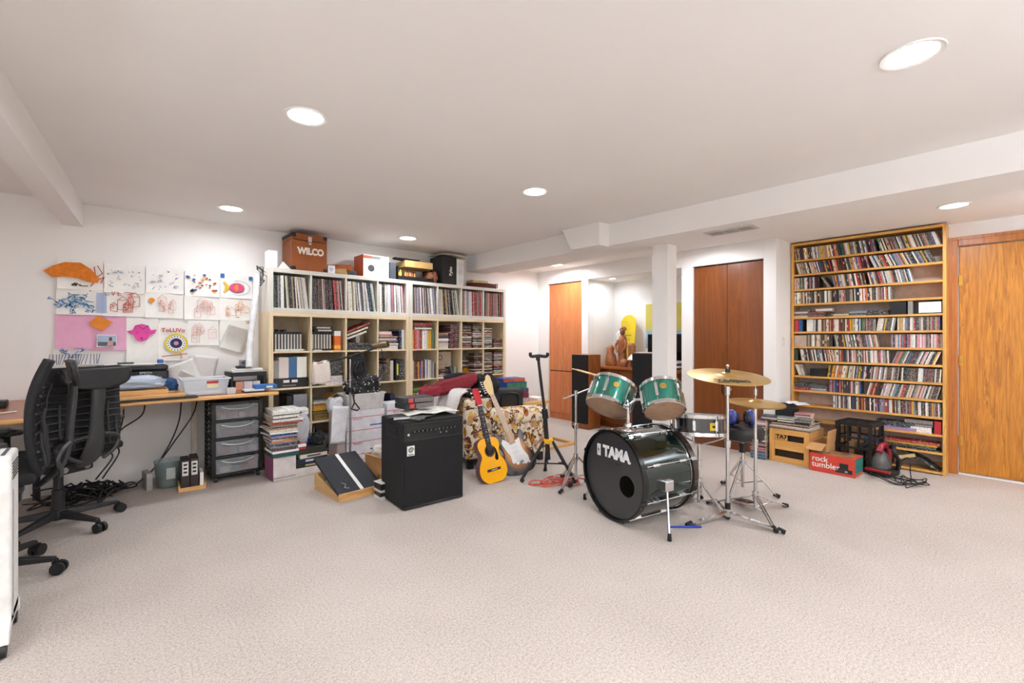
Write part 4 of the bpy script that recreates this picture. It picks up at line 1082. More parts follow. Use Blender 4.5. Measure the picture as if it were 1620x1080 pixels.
# ---- under the desk
dt = thing('drawer_tower', 'black tower of four clear drawers under the desk', 'drawers', (.872, 4.70, 0))
for x in (-.19, .165):
    for y in (-.19, .165): MB().box(x, x + .025, y, y + .025, .045, .68).obj('post', BLACK, dt, bevel=.003)
for i in range(5):
    z = .05 + i * .1525
    MB().box(-.19, .19, -.19, .19, z, z + .014).obj('tray_frame', BLACK, dt, bevel=.003)
for x in (-.19, .184):
    for i in range(4):
        for k in range(3): MB().box(x, x + .006, -.165, .165, .085 + i * .1525 + k * .04, .10 + i * .1525 + k * .04).obj('side_bar', BLACK, dt)
for x in (-.16, .16):
    for y in (-.16, .16):
        MB().cyl((x - .012, y, .022), (x + .012, y, .022), .022, n=14).cyl((x, y, .03), (x, y, .05), .008).obj('caster', BLACK, dt, smooth=True)
for i in range(4):
    z = .068 + i * .1525
    dw = tub(.32, .33, .125, .325, .335, .003, clear('#b4b8bd', .25, .36), 'drawer', dt); dw.location = (0, -.012, z)
    MB().tube(bez([(-.12, -.172, .108), (-.06, -.186, .092), (0, -.19, .088), (.06, -.186, .092), (.12, -.172, .108)], 4), .005, 6).obj('handle', clear('#dfe2e6', .3, .8), dw)
    for k in range(4):
        a, b2 = -.12 + .07 * k, .05
        MB().box(a, a + r2.uniform(.04, .1), -.12, .05, .004, r2.uniform(.03, .07)).obj('contents', plain(r2.choice(['#c9b08a', '#9a4a3a', '#8a8a86', '#d9cfc0', '#b0603a']), .7), dw)
wb = thing('waste_bin', 'smoky clear waste bin under the desk', 'bin', (.413, 4.70, 0))
MB().lathe([(0, .003), (.085, .003), (.088, .01), (.104, .21), (.107, .215), (.104, .217), (.100, .212), (.083, .012), (0, .008)], 28).obj('body', clear('#8fa09f', .2, .5), wb, smooth=True)
MB().box(-.03, .03, -.108, -.105, .08, .17).obj('label_card', plain('#b9bdb8', .7), wb)
MB().lathe([(0, .01), (.075, .01), (.08, .03), (.05, .10), (.0, .12)], 14).obj('contents', plain('#7d837f', .8), wb)
ft = thing('file_tray', 'wooden tray holding two labelled black file boxes', 'tray', (.545, 4.54, 0), -4)
MB().box(-.09, .09, -.11, .11, 0, .012).box(-.09, -.08, -.11, .11, .012, .05).box(.08, .09, -.11, .11, .012, .05).box(-.08, .08, -.11, -.10, .012, .03).obj('tray', PINEX, ft)
for k, x in enumerate((-.074, -.014)):
    o = MB().box(x, x + .056, -.10, .10, 0, .23 + .01 * k).obj('file_box', plain('#2a211d', .6), None, (.545, 4.54, .0125), -4, bevel=.002, label=('left', 'right')[k] + ' black file box with a white spine label in the tray', cat='file box')
    MB().box(x + .008, x + .048, -.1015, -.10, .11, .22).obj('spine_label', plain('#d8d6d0', .7), o)
    for q in range(3): MB().box(x + .016, x + .040, -.1022, -.1014, .13 + q * .03, .145 + q * .03).obj('lettering', BLACK, o)
MB().box(.05, .075, -.10, .06, 0, .12).obj('note_block', PAPER, None, (.545, 4.54, .0125), -4, bevel=.001, label='white note block beside the black file boxes', cat='notepad')
MB().box(-.02, .02, -.08, .08, 0, .14).obj('grey_box', plain('#9a9892', .6), None, (.27, 4.72, 0), 8, bevel=.004, label='grey adapter box left of the waste bin', cat='box')
cb = MB()
for k in range(26):
    a = r2.uniform(0, 6.28); pts = []
    cx, cy = r2.uniform(-.28, .10), r2.uniform(4.58, 4.85)
    for j in range(7):
        a += r2.uniform(.6, 1.4); rr = r2.uniform(.05, .16)
        pts.append((cx + rr * math.cos(a), cy + rr * .7 * math.sin(a), max(.008, r2.uniform(.01, .14) * (1 - abs(cx + .1) * 1.5))))
    cb.tube(bez(pts, 5), .006, 5)
cb.obj('cable_heap', BLACK, None, smooth=True, label='heap of tangled black cables on the floor under the desk', cat='cables', kind='stuff')
for k, pts in enumerate(([(.52, 4.93, .73), (.50, 4.92, .5), (.42, 4.85, .3), (.30, 4.75, .13), (.2, 4.72, .05)], [(.64, 4.93, .73), (.60, 4.9, .55), (.46, 4.86, .33), (.33, 4.78, .16), (.22, 4.75, .06)],
        [(.27, 4.95, .73), (.25, 4.93, .58), (.12, 4.9, .48), (.06, 4.9, .38), (.1, 4.85, .3), (.0, 4.8, .12)], [(.12, 4.95, .73), (.13, 4.95, .6), (.10, 4.93, .45), (.02, 4.9, .34), (.06, 4.85, .27), (-.04, 4.8, .12)],
        [(.02, 4.95, .73), (-.02, 4.9, .62), (-.1, 4.88, .5), (-.16, 4.8, .2)], [(.40, 4.95, .73), (.46, 4.95, .68), (.52, 4.95, .73)])):
    MB().tube(bez(pts, 8), .0055, 6).obj('cable', BLACK, None, smooth=True, label='black cable hanging from the desk, %s from the chair side' % ('fifth', 'sixth', 'third', 'second', 'first', 'short looped one, fourth')[k], cat='cable', group='cables hanging under the desk')

# ---------------------------------------------------------------- office chairs
CH = plain('#1f1f20', .5, 0, .15, 30)
CHG = plain('#363637', .45, 0, .12, 30)
FAB = plain('#1d1d1f', .9, 0, .25, 120, 0, .3)
def office_chair(label, loc, rz, base_rot):
    t = thing('office_chair', label, 'chair', loc, rz, 'black mesh office chairs')
    bs = MB(); bs.lathe([(.0, .065), (.05, .065), (.055, .09), (.045, .12), (.032, .13), (.032, .25), (.024, .255), (.024, .38), (0, .38)], 20)
    base = bs.obj('base', CH, t, smooth=True)
    for i in range(5):
        a = R(base_rot - rz) + i * 2 * PI / 5
        M = Matrix.Rotation(a, 4, 'Z')
        lg = MB(M); lg.hexa([(.03, -.028, .075), (.31, -.015, .064), (.31, .015, .064), (.03, .028, .075), (.03, -.022, .12), (.31, -.013, .086), (.31, .013, .086), (.03, .022, .12)])
        L = lg.obj('leg', CH, t, bevel=.006)
        cs = MB(M)
        for s in (-.017, .017): cs.cyl((.31 + .012, s - .009, .030), (.31 + .012, s + .009, .030), .030, n=18)
        cs.cyl((.31, 0, .06), (.31, 0, .075), .011); cs.box(.296, .335, -.009, .009, .03, .062)
        cs.obj('caster', BLACK, L, smooth=True)
    MB().box(-.10, .10, -.16, .14, .37, .44).obj('tilt_mechanism', CH, t, bevel=.015)
    for x in (-.06, .06): MB().cyl((x, -.165, .40), (x, -.155, .40), .018, n=16).obj('knob', STEEL, t, smooth=True)
    st_ = MB(); st_.grid(lambda u, v: ((.50 * (1 - .12 * v)) * (u - .5), -.21 + .45 * v, .50 - .018 * math.cos(PI * (u - .5) * 1.2) - .045 * max(0, v - .75) ** 1.5 * 8 * .4), 10, 10)
    st_.obj('seat', FAB, t, smooth=180, solid=.05, bevel=.02, seg=3)
    MB().box(-.2, .2, -.17, .18, .44, .47).obj('seat_pan', CHG, t, bevel=.01)
    def yb(z, x): return -.235 - .20 * (z - .5) + .09 * math.sin((z - .5) * 4.2) + .55 * x * x
    def wz(z): return .235 - .10 * max(0, z - .75) * 1.3 - .25 * max(0, .62 - z)
    bk = MB(); bk.grid(lambda u, v: (2 * wz(.5 + .54 * v) * (u - .5), yb(.5 + .54 * v, 2 * wz(.5 + .54 * v) * (u - .5)), .5 + .54 * v), 10, 14)
    B = bk.obj('backrest', FAB, t, smooth=180, solid=.022)
    for i in range(10):
        z = .535 + i * .043; w_ = wz(z) * .93
        MB().tube([(w_ * q, yb(z, w_ * q) - .026, z + .004 * math.sin(q * 5 + i)) for q in [-1 + j * .2 for j in range(11)]], .006, 5).obj('rib', CH, B, smooth=True)
    for s in (-1, 1):
        for k_, x in enumerate((.07, .13, .185)):
            MB().tube(bez([(s * x, yb(z, x) - .034 - .004 * (j % 2), z) for j, z in enumerate([.54 + .055 * j for j in range(8 - k_ * 2)])], 3), .0055, 5).obj('flex_link', CHG, B, smooth=True)
    sp_ = MB()
    zs = [.40, .47, .55, .65, .75, .85, .94]
    prof = [(-.20, .055), (-.285, .075), (-.325, .065), (-.335, .046), (-.34, .040), (-.352, .046), (-.350, .05)]
    rows = []
    for z, (y, w_) in zip(zs, prof):
        rows.append([(-w_, y, z), (-w_ * .6, y - .022, z), (w_ * .6, y - .022, z), (w_, y, z), (w_ * .6, y + .02, z), (-w_ * .6, y + .02, z)])
    vs = [p for r_ in rows for p in r_]; n = 6
    sp_._add(vs, [(j * n + i, j * n + (i + 1) % n, (j + 1) * n + (i + 1) % n, (j + 1) * n + i) for j in range(len(rows) - 1) for i in range(n)] + [tuple(range(n - 1, -1, -1)), tuple((len(rows) - 1) * n + i for i in range(n))])
    sp_.obj('spine', CHG, t, smooth=50, sub=1)
    for s in (-1, 1):
        MB().tube(bez([(s * .06, -.30, .46), (s * .12, -.30, .50), (s * .16, -.285, .56), (s * .12, -.305, .60), (s * .04, -.335, .62)], 5), .011, 6).obj('spine_bracket', CHG, t, smooth=True)
    hd = MB(); hd.grid(lambda u, v: (.19 * math.cos(PI * (1 - u)) * 1.0, -.368 + .5 * (.19 * math.cos(PI * (1 - u))) ** 2 + .015 * v, 1.035 - (1 - v) * (.03 + .10 * math.sin(PI * u) ** .7)), 20, 8)
    hd.obj('head_cap', CH, t, smooth=180, solid=.025)
    for s in (-1, 1):
        MB().tube(bez([(s * .17, .0, .43), (s * .27, -.02, .44), (s * .30, -.04, .50), (s * .295, -.05, .58), (s * .275, -.02, .655)], 6), [.022] * 25, 8).obj('arm_post', CHG, t, smooth=True)
        MB().box(s * .275 - .045, s * .275 + .045, -.12, .13, .655, .685).obj('armrest', CH, t, bevel=.014, seg=3)
    return t
office_chair('black ergonomic office chair tucked under the desk, back to the camera', (-.21, 4.12, 0), 33, 20)
oc = office_chair('black ergonomic office chair nearest the camera, turned to the left', (-.47, 3.44, 0), 95, -20); oc.scale = (1, 1, 1.06)

# ---------------------------------------------------------------- white heater at the left edge
ht = thing('heater', 'white panel heater on black casters at the left edge', 'heater', (-.265, 2.74, 0))
hm = plain('#e9e9e4', .4)
MB().box(-.65, 0, -.105, .105, .09, .76).obj('body', hm, ht, bevel=.012, seg=3)
for i in range(6): MB().box(-.001, .002, -.075, .075, .66 + i * .012, .665 + i * .012).obj('vent_slot', plain('#3a3a38', .8), ht)
MB().box(-.0005, .0025, -.07, -.062, .12, .62).obj('groove', plain('#9b9b96', .6), ht)
for i in range(22): MB().box(-.62 + i * .028, -.608 + i * .028, -.08, .08, .759, .7615).obj('vent_slot', plain('#55555a', .8), ht)
for x in (-.03, -.60):
    fp = [(-.165, .05), (-.155, .10), (-.11, .135), (.11, .135), (.155, .10), (.165, .05), (.13, .05), (.09, .085), (-.09, .085), (-.13, .05)]
    MB().prism(fp, x - .03, x + .03, Matrix(((0, 0, 1, 0), (1, 0, 0, 0), (0, 1, 0, 0), (0, 0, 0, 1)))).obj('foot', hm, ht, bevel=.004)
    for y in (-.145, .145): MB().cyl((x - .022, y, .03), (x + .022, y, .03), .03, n=18).obj('caster', BLACK, ht, smooth=True)

# ---------------------------------------------------------------- on top of the record shelves
ZT = KTOP + .0005
wc = thing('record_case', 'orange-brown record case with white WILCO lettering and black corners', 'case', (1.535, 4.87, ZT), 1)
ORC = plain('#8f4a14', .45, 0, .12, 8)
MB().box(-.17, .17, -.15, .15, 0, .30).obj('body', ORC, wc, bevel=.004); MB().box(-.17, .17, -.15, .15, .303, .365).obj('lid', ORC, wc, bevel=.004)
text('lettering', 'WILCO', .088, plain('#e9ddd0', .5), wc, (.01, -.1505, .195), bold=.005, xs=.86)
for x in (-.17, .13):
    for z in (0, .325): MB().box(x - .002, x + .042, -.153, .153, z - (.0 if z < .1 else 0), z + .042).obj('corner_guard', BLACK, wc, bevel=.008)
MB().box(-.018, .018, -.157, -.15, .29, .345).obj('latch', plain('#d6d2cc', .3, .8), wc, bevel=.003); MB().box(-.014, .014, -.160, -.15, .262, .283).obj('hasp', plain('#d6d2cc', .3, .8), wc, bevel=.003)
cbox('white_carton', (.078, .14, .165), WHITE, None, (1.20, 4.78, ZT), label='narrow white carton on the desk end of the shelving', cat='carton')
MB().prism([(-.06, 0), (.06, 0), (-.01, .07)], -.05, .05, Matrix.Rotation(R(90), 4, 'X')).obj('paper_bag', PAPER, None, (1.30, 4.76, ZT), label='white crumpled paper beside the orange case', cat='paper')
o = cbox('white_box', (.075, .1, .085), plain('#e6e4e8', .5), None, (1.755, 4.78, ZT), label='small white box right of the orange case', cat='box')
MB().cyl((0, -.0505, .045), (0, -.052, .045), .018, n=16).obj('print', plain('#c4c6cc', .5), o)
for k, (x, y, z, r_, c, nm) in enumerate(((1.90, 4.70, .032, .032, '#c9a368', 'tan'), (1.955, 4.71, .077, .036, '#b4643c', 'reddish'), (2.00, 4.70, .024, .023, '#5d6268', 'grey'))):
    tb = MB(); d = Vector((-.72, .69, 0)).normalized() * .30
    tb.cyl((0, 0, 0), d, r_, r_, 20, False); tb.cyl((0, 0, 0), d, r_ * .86, r_ * .86, 20, False); tb.lathe([(r_ * .86, 0), (r_, 0)], 20, (0, 0, 0), d); tb.lathe([(0, .2), (r_ * .86, .2)], 20, (0, 0, 0), d)
    tb.obj('mailing_tube', plain(c, .7), None, (x, y, ZT + z), smooth=True, label=nm + ' cardboard tube lying end-on between two white boxes', cat='tube')
o = cbox('headphone_box', (.30, .24, .245), WHITE, None, (2.245, 4.85, ZT), 0, label='white and orange carton with a headphone picture', cat='carton')
MB().box(-.1515, -.150, -.1205, .12, .0, .245).obj('orange_side', plain('#d05a22', .5), o); MB().box(-.148, .05, -.1215, -.12, .205, .235).obj('grey_print', plain('#7d7a78', .6), o); MB().box(-.148, -.05, -.1222, -.12, .215, .235).obj('orange_print', plain('#d0622a', .6), o)
MB().lathe([(.038, 0), (.038, .002), (.0, .002)], 20, (-.06, -.1205, .10), (0, -1, 0)).obj('picture', plain('#3a3b40', .6), o); MB().box(-.10, -.02, -.1224, -.1204, .05, .10).obj('picture_base', plain('#e2e2e4', .6), o)
cbox('speaker_box', (.075, .2, .19), plain('#3a3e46', .6), None, (2.445, 4.83, ZT), label='dark grey upright speaker beside the white carton', cat='speaker')
tr = thing('open_tray', 'black open tray of brushes and yellow bottles under a flat cardboard box', 'tray', (2.75, 4.84, ZT))
MB().box(-.25, .22, -.13, .13, 0, .012).box(-.25, .22, -.13, -.12, .012, .05).box(-.25, -.24, -.12, .12, .012, .16).box(.21, .22, -.12, .12, .012, .16).obj('tray', BLACK, tr, bevel=.002)
for k, (x, c, h_) in enumerate(((-.21, '#e0b01c', .13), (-.175, '#e8c22a', .12), (-.11, '#c9803a', .12), (-.08, '#a8622a', .13), (-.05, '#c48a44', .125), (-.02, '#8f4e22', .12), (.01, '#b97838', .12))):
    MB().lathe([(.017, 0), (.017, h_ * .7), (.008, h_ * .8), (.008, h_), (0, h_)], 10).obj('bottle', plain(c, .4), None, (2.75 + x, 4.80, ZT + .0125), smooth=True, label='%s bottle in the black tray, number %s from the carton side' % ('yellow' if k < 2 else 'amber', ordw[k]), cat='bottle', group='bottles in the black tray')
cbox('cardboard_flat', (.36, .25, .075), plain('#d0a869', .75), None, (2.78, 4.84, ZT + .162), -3, label='flat tan cardboard box across the black tray', cat='box')
for k in range(3): MB().cyl((-.22, 0, 0), (.10, .03 * k, 0), .012, n=10).obj('rod', BLACK, None, (2.70, 4.75 + .03 * k, ZT + .2505), 4, smooth=True, label='black rod lying on the flat cardboard box, %s one' % ('front', 'middle', 'back')[k], cat='rod')
ct = pouch('leather_cap', plain('#8a5436', .6), (2.98, 4.80, ZT), .075, .09, .15, 9, label='brown leather cap beside the black boxed set', cat='cap')
o = cbox('boxed_set', (.21, .28, .35), plain('#1a1a1b', .5), None, (3.21, 4.87, ZT), 0, label='tall black box with white script standing on the shelving', cat='box')
text('lettering', 'Byho', .055, WHITE, o, (.02, -.1405, .17), (R(90), R(-90), 0), bold=.002)
for k in range(3): cbox('white_binder', (.034, .26, .335), plain(('#eceaea', '#e2dfdf', '#ebe6e4')[k], .5), None, (3.337 + k * .036, 4.86, ZT), label='white binder beside the tall black box, %s one' % ('left', 'middle', 'right')[k], cat='binder', group='white binders on the shelving')
MB().grid(lambda u, v: (-.2 + .42 * u, -.15 + .3 * v, .002 + .02 * math.sin(PI * u) + .012 * (1 - u)), 8, 2).obj('folded_sheet', plain('#cfc5b6', .8), None, (3.27, 4.84, ZT + .353), smooth=180, solid=.003, label='bent cream card on top of the black box', cat='card')
bk = thing('basket', 'dark brown woven basket at the wall end of the shelving', 'basket', (3.82, 4.86, ZT))
BW = plain('#5a2c16', .8, 0, .5, 60, 0, .6)
for z in (0, .016, .032, .048): 
    MB().tube([(.235 * math.cos(a) * (1 if abs(math.cos(a)) < .8 else .97), .13 * math.sin(a), z + .009) for a in [i * PI / 16 for i in range(32)]], .0105, 6, True).obj('coil', BW, bk, smooth=True)
MB().lathe([(0, .001), (.9, .001)], 24).obj('bottom', BW, bk).scale = (.25, .14, 1)
MB().tube(bez([(.235, -.05, .03), (.25, -.03, .08), (.25, .03, .08), (.235, .05, .03)], 6), .006, 6).obj('handle', BLACK, bk, smooth=True)
cbox('cream_box', (.24, .16, .045), plain('#cdb083', .8, 0, .2, 60), None, (3.76, 4.88, ZT + .062), -4, label='tan wicker box lying in the dark basket', cat='box')

# ---------------------------------------------------------------- heaps in front of the shelving
o = cbox('white_carton', (.185, .22, .20), plain('#cfc8c4', .6), None, (1.165, 4.34, 0), 3, label='white carton with a magenta side under the magazines', cat='carton')
MB().box(-.094, -.0925, -.11, .11, .0, .20).obj('magenta_side', plain('#8a4a6a', .6), o); MB().box(-.0925, .0925, -.1112, -.11, .02, .03).obj('print', plain('#9a958f', .6), o)
o = cbox('game_box', (.21, .24, .05), plain('#1f4a47', .5), None, (1.175, 4.34, .2005), 1, label='dark green flat box between white carton and magazines', cat='box')
MB().box(-.10, .09, -.11, .10, .05, .056).obj('printed_lid', plain('#8d4a58', .5, 0, .9, 22), o); MB().box(-.106, .106, -.121, .121, .036, .0525).obj('white_rim', WHITE, o)
STK = [('charcoal', .02), ('grey', .014), ('navy', .02), ('grey', .012), ('orange', .012), ('cream', .012), ('charcoal', .014), ('lilac', .014), ('blue', .022), ('white', .014), ('cream', .02), ('tan', .014), ('charcoal', .012), ('grey', .012), ('orange', .014), ('red', .012), ('white', .022), ('black', .012), ('white', .022), ('charcoal', .01), ('white', .02), ('white', .016)]
z = .2575
for k, (cn, t_) in enumerate(STK):
    inst(FLAT, 'magazine', (1.07 + rnd.uniform(-.012, .014) + (.01 if k > 12 else 0), 4.25 + rnd.uniform(0, .02), z), (0, 0, R(rnd.uniform(-9, 9))), (.225 + rnd.uniform(-.025, .025), .25, t_ * .96), label='%s magazine in the tall pile beside the drawer tower, %s from the bottom' % (cn, nth(k + 1)), cat='magazine', group='tall magazine pile', color=jit(NAMEC[cn]))
    z += t_
ZS2 = [('white', .07, '#d9d4ce', .30), ('black', .035, '#23221e', .27), ('navy', .045, '#1d2436', .27), ('cream', .035, '#cfc8ba', .24), ('dark', .05, '#2a2b26', .25)]
z = 0
for k, (nm, t_, c, w_) in enumerate(ZS2):
    o = cbox('game_box', (w_, .22, t_ * .98), plain(c, .5), None, (1.405 + .008 * (k % 2), 4.36, z), (2, -3, 1, 4, -2)[k], label='%s flat game box in the low pile, %s from the floor' % (nm, ordw[k]), cat='box', group='low pile of game boxes')
    if k in (1, 2, 3): MB().box(-.06, .06, -.1108, -.11, t_ * .3, t_ * .7).obj('print', plain(('#b5a67a', '#b9c4d6', '#3a3a36')[k - 1], .6), o)
    z += t_
o = cbox('red_box', (.07, .1, .045), plain('#b52a2c', .5), None, (1.315, 4.30, z + .0005), 5, label='small red and white box on the low game pile', cat='box'); MB().box(-.0352, .0352, -.0508, -.03, .022, .0455).obj('white_panel', WHITE, o)
pouch('plastic_bag', clear('#dfe2ea', .25, .62), (1.345, 4.43, z + .002), .085, .10, .29, 21, label='clear plastic bag standing behind the red box', cat='bag')
pouch('white_cloth', plain('#e6e4e0', .8), (1.37, 4.50, z + .25), .08, .06, .09, 22, label='white cloth bunched on top of the plastic bag', cat='cloth')
cb = MB()
for k in range(14):
    a = r2.uniform(0, 6.28); cb.tube(bez([(1.50 + r2.uniform(.02, .075) * math.cos(a + j * 1.3), 4.38 + r2.uniform(.02, .06) * math.sin(a + j * 1.3), z + .01 + r2.uniform(0, .10)) for j in range(6)], 5), .005, 5)
cb.obj('cable_bundle', BLACK, None, smooth=True, label='black cable bundle on the low game pile', cat='cables', kind='stuff')
cbox('blue_pouch', (.05, .06, .05), plain('#1f3f9c', .6), None, (1.455, 4.44, z + .0005), 10, bevel=.015, label='small bright blue pouch beside the cable bundle', cat='pouch')
# mail cartons
def mail_carton(x, y, z, w, d, h, rz, label):
    t = thing('mail_carton', label, 'carton', (x, y, z), rz)
    MB().box(-w/2, w/2, -d/2, d/2, 0, h).obj('body', plain('#e4e5ea', .6), t, bevel=.003)
    for zz in (h * .2, h * .72): MB().box(-w/2 - .0012, w/2 + .0012, -d/2 - .0012, -d/2 + .001, zz, zz + .006).obj('red_band', plain('#c4475a', .6), t)
    MB().box(w * .10, w * .42, -d/2 - .0012, -d/2, h * .34, h * .40).obj('blue_mark', plain('#5a72b0', .6), t)
    MB().prism([(w * .40, h * .35), (w * .47, h * .38), (w * .45, h * .44), (w * .40, h * .42)], -d/2 - .0014, -d/2, Matrix(((1, 0, 0, 0), (0, 0, 1, 0), (0, 1, 0, 0), (0, 0, 0, 1)))).obj('emblem', plain('#2f4a8c', .6), t)
    text('lettering', 'PRIORITY', .022, plain('#c4475a', .6), t, (-w * .22, -d/2 - .0012, h * .66))
    return t
mail_carton(2.00, 4.55, 0, .40, .22, .24, 0, 'lower white mail carton behind the boom stand')
mail_carton(2.00, 4.55, .2405, .40, .22, .25, -1, 'upper white mail carton under the grey bin')
mail_carton(2.425, 4.54, 0, .40, .22, .26, 0, 'lower white mail carton behind the amplifier')
mail_carton(2.42, 4.54, .2605, .40, .22, .27, 1, 'upper white mail carton behind the amplifier')
MB().box(-.04, .04, -.11, .11, 0, .48).obj('cardboard_sheet', plain('#b9a9a4', .8, 0, .15, 60), None, (1.745, 4.56, 0), bevel=.003, label='grey corrugated cardboard bundle left of the mail cartons', cat='cardboard')
pouch('foam_wrap', clear('#eef0f4', .4, .9), (1.71, 4.52, .482), .075, .075, .16, 31, label='white foam wrap on the corrugated cardboard', cat='wrap')
MB().grid(lambda u, v: (-.075 + .15 * u, -.012 * math.sin(4 * u + 5 * v) - .02 * v, .36 * v), 10, 14).obj('foam_wrap', plain('#e9eaee', .5), None, (1.70, 4.425, .20), (0, 4, 0), smooth=180, solid=.012, label='white foam sheet leaning against the corrugated cardboard', cat='wrap')
bn2 = thing('grey_bin', 'pale grey storage bin on the mail cartons', 'bin', (2.0, 4.55, .4915))
tub(.36, .20, .165, .40, .235, .006, plain('#cfcdca', .5), 'body', bn2)
rm = MB(); rm.box(-.21, .21, -.125, -.115, .155, .17); rm.box(-.21, .21, .115, .125, .155, .17); rm.box(-.21, -.198, -.115, .115, .155, .17); rm.box(.198, .21, -.115, .115, .155, .17); rm.obj('rim', plain('#d6d4d1', .5), bn2, bevel=.003)
pd = pouch('polka_dot_cloth', BLACK, (2.01, 4.55, .60), .18, .105, .24, 41, label='black polka-dot cloth heaped in the grey bin', cat='cloth')
dt_ = MB()
for k in range(150):
    dt_.ball(_fn[0](r2.random(), r2.uniform(.35, .95)), .0065, 6, 4)
dt_.obj('white_dots', plain('#e4e4e4', .7), pd, kind='stuff')
# boom stand with things hung on it
ms = thing('boom_stand', 'chrome and black boom microphone stand among the cartons', 'stand', (1.77, 4.29, 0))
MB().lathe([(.12, 0), (.12, .012), (.03, .03), (.012, .04)], 24).obj('base', BLACK, ms, smooth=True)
MB().cyl((0, 0, .03), (0, 0, .72), .011).obj('lower_tube', STEEL, ms, smooth=True); MB().cyl((0, 0, .70), (0, 0, 1.03), .008).obj('upper_tube', CHROME, ms, smooth=True)
MB().cyl((0, 0, .70), (0, 0, .75), .016).obj('clutch', BLACK, ms, smooth=True); MB().ball((0, 0, 1.04), .022).obj('swivel', BLACK, ms, smooth=True)
MB().tube([(-.20, .18, .985), (0, 0, 1.045), (.13, -.117, 1.10), (.22, -.198, 1.155)], .009, 8).obj('boom_arm', BLACK, ms, smooth=True)
MB().tube([(-.26, .234, .965), (-.19, .171, .987)], .013, 8).obj('counterweight', plain('#9b7a72', .5), ms, smooth=True)
hn = MB(); ax = Vector((.55, -.75, .15)).normalized()
hn.lathe([(.028, -.10), (.030, -.04), (.036, .0), (.036, .05), (.030, .05), (.028, .0), (.0, -.02)], 20, (.235, -.212, 1.16), ax)
hn.obj('spotlight_head', plain('#8d7a5a', .35, .6), ms, smooth=True)
tw = MB(); tw.grid(lambda u, v: (-.27 + .12 * u - .0 , .235 - .105 * u + .035 * math.sin(PI * (v - .5)) * 1.0, .985 + .02 * u - .21 * abs(v - .5) * 2 + .006 * math.sin(9 * u + 3 * v)), 10, 16)
tw.obj('towel', plain('#e0d3c8', .95, 0, .08, 90, 0, .3), None, (1.77, 4.29, 0), smooth=180, solid=.012, label='cream towel hung over the end of the boom', cat='towel')
cl_ = MB()
for k in range(9):
    w_, h_ = .03 + .008 * (k % 4), .055 + .012 * (k % 5)
    cl_.tube([(.055 + w_ * math.sin(a) + .01 * (k - 4) * .5, -.05 - .008 * k, 1.0 - h_ + h_ * math.cos(a)) for a in [i * PI / 10 for i in range(20)]], .0055, 5, True)
cl_.obj('cable_coil', BLACK, None, (1.77, 4.29, 0), smooth=True, label='black cable coils hanging on the boom stand', cat='cables', kind='stuff')
MB().tube(bez([(.22, -.19, 1.15), (.24, -.2, 1.0), (.21, -.19, .85), (.14, -.14, .76), (.10, -.10, .82)], 6), .004, 5).obj('cable', BLACK, None, (1.77, 4.29, 0), label='thin cable looping down from the boom spotlight', cat='cable')
hd_ = MB(); hd_.tube([(.015, -.02, .70), (.03, -.03, .60), (.0, -.03, .545), (.055, -.035, .525), (.075, -.04, .54), (.035, -.03, .60)], .008, 6)
hd_.tube(bez([(.03, -.03, .6), (.03, -.02, .66), (.05, -.04, .74), (.09, -.08, .80)], 5), .004, 5)
hd_.obj('stirrup_handle', BLACK, None, (1.77, 4.29, 0), smooth=True, label='black triangular handle dangling in front of the cartons', cat='handle')
# wedge box
wd = thing('wedge_box', 'low pine wedge box with a dark lid and a white stripe', 'box', (1.305, 3.365, 0), 4)
for x in (0, .315): MB().prism([(0, 0), (.44, 0), (.44, .135), (0, .045)], x, x + .015, Matrix(((0, 0, 1, 0), (1, 0, 0, 0), (0, 1, 0, 0), (0, 0, 0, 1)))).obj('side_board', wood('#b58a55', '#d3ab74', .6, 1), wd)
MB().box(.015, .315, 0, .014, 0, .045).obj('front_board', PINEX, wd); MB().box(.015, .315, .425, .44, 0, .135).obj('back_board', PINEX, wd); MB().box(.015, .315, .014, .425, 0, .01).obj('bottom_board', PINEX, wd)
MB().box(.03, .30, .05, .40, .011, .06).obj('contents', PAPER, wd)
M = Matrix.Translation((0, -.01, .047)) @ Matrix.Rotation(R(23), 4, 'X')
ld_ = MB(M).box(-.012, .342, 0, .48, 0, .022).obj('lid', plain('#11151d', .6, 0, .2, 10), wd, bevel=.002)
MB(M).box(.160, .188, .001, .479, .0222, .0235).obj('white_stripe', WHITE, ld_); MB(M).box(-.012, .342, -.004, .0, -.004, .022).obj('front_lip', PINEX, ld_)
MB(M @ Matrix.Translation((.06, .12, .0225))).tube(bez([(0, 0, 0), (.02, -.03, 0), (.0, -.06, 0), (.03, -.08, 0)], 5), .004, 4).obj('scuff', plain('#8d8f95', .8), ld_)
cbx = thing('cardboard_box', 'open brown cardboard box with a black curved arrow', 'box', (1.83, 3.64, 0), 6)
tub(.27, .27, .23, .27, .27, .004, CARDB, 'body', cbx)
for (x0, x1, y0, y1, a, ax_) in ((-.135, .135, -.205, -.135, 0, 0), (-.17, -.135, -.13, .13, 0, 0)): MB().hexa([(x0, y0, .25 if y0 < -.2 else .24), (x1, y0, .25 if y0 < -.2 else .23), (x1, y1, .23), (x0, y1, .23 if y0 < -.2 else .24), (x0, y0, .254 if y0 < -.2 else .244), (x1, y0, .254 if y0 < -.2 else .234), (x1, y1, .234), (x0, y1, .234 if y0 < -.2 else .244)]).obj('flap', CARDB, cbx)
MB().tube(bez([(-.1355, .08, .07), (-.1365, .02, .04), (-.1365, -.05, .05), (-.1355, -.09, .09)], 5), .004, 4).obj('arrow_print', BLACK, cbx)
MB().tube(bez([(-.10, -.1362, .08), (-.06, -.1365, .05), (.0, -.1365, .05), (.03, -.1362, .075)], 5), .004, 4).obj('arrow_print', BLACK, cbx)
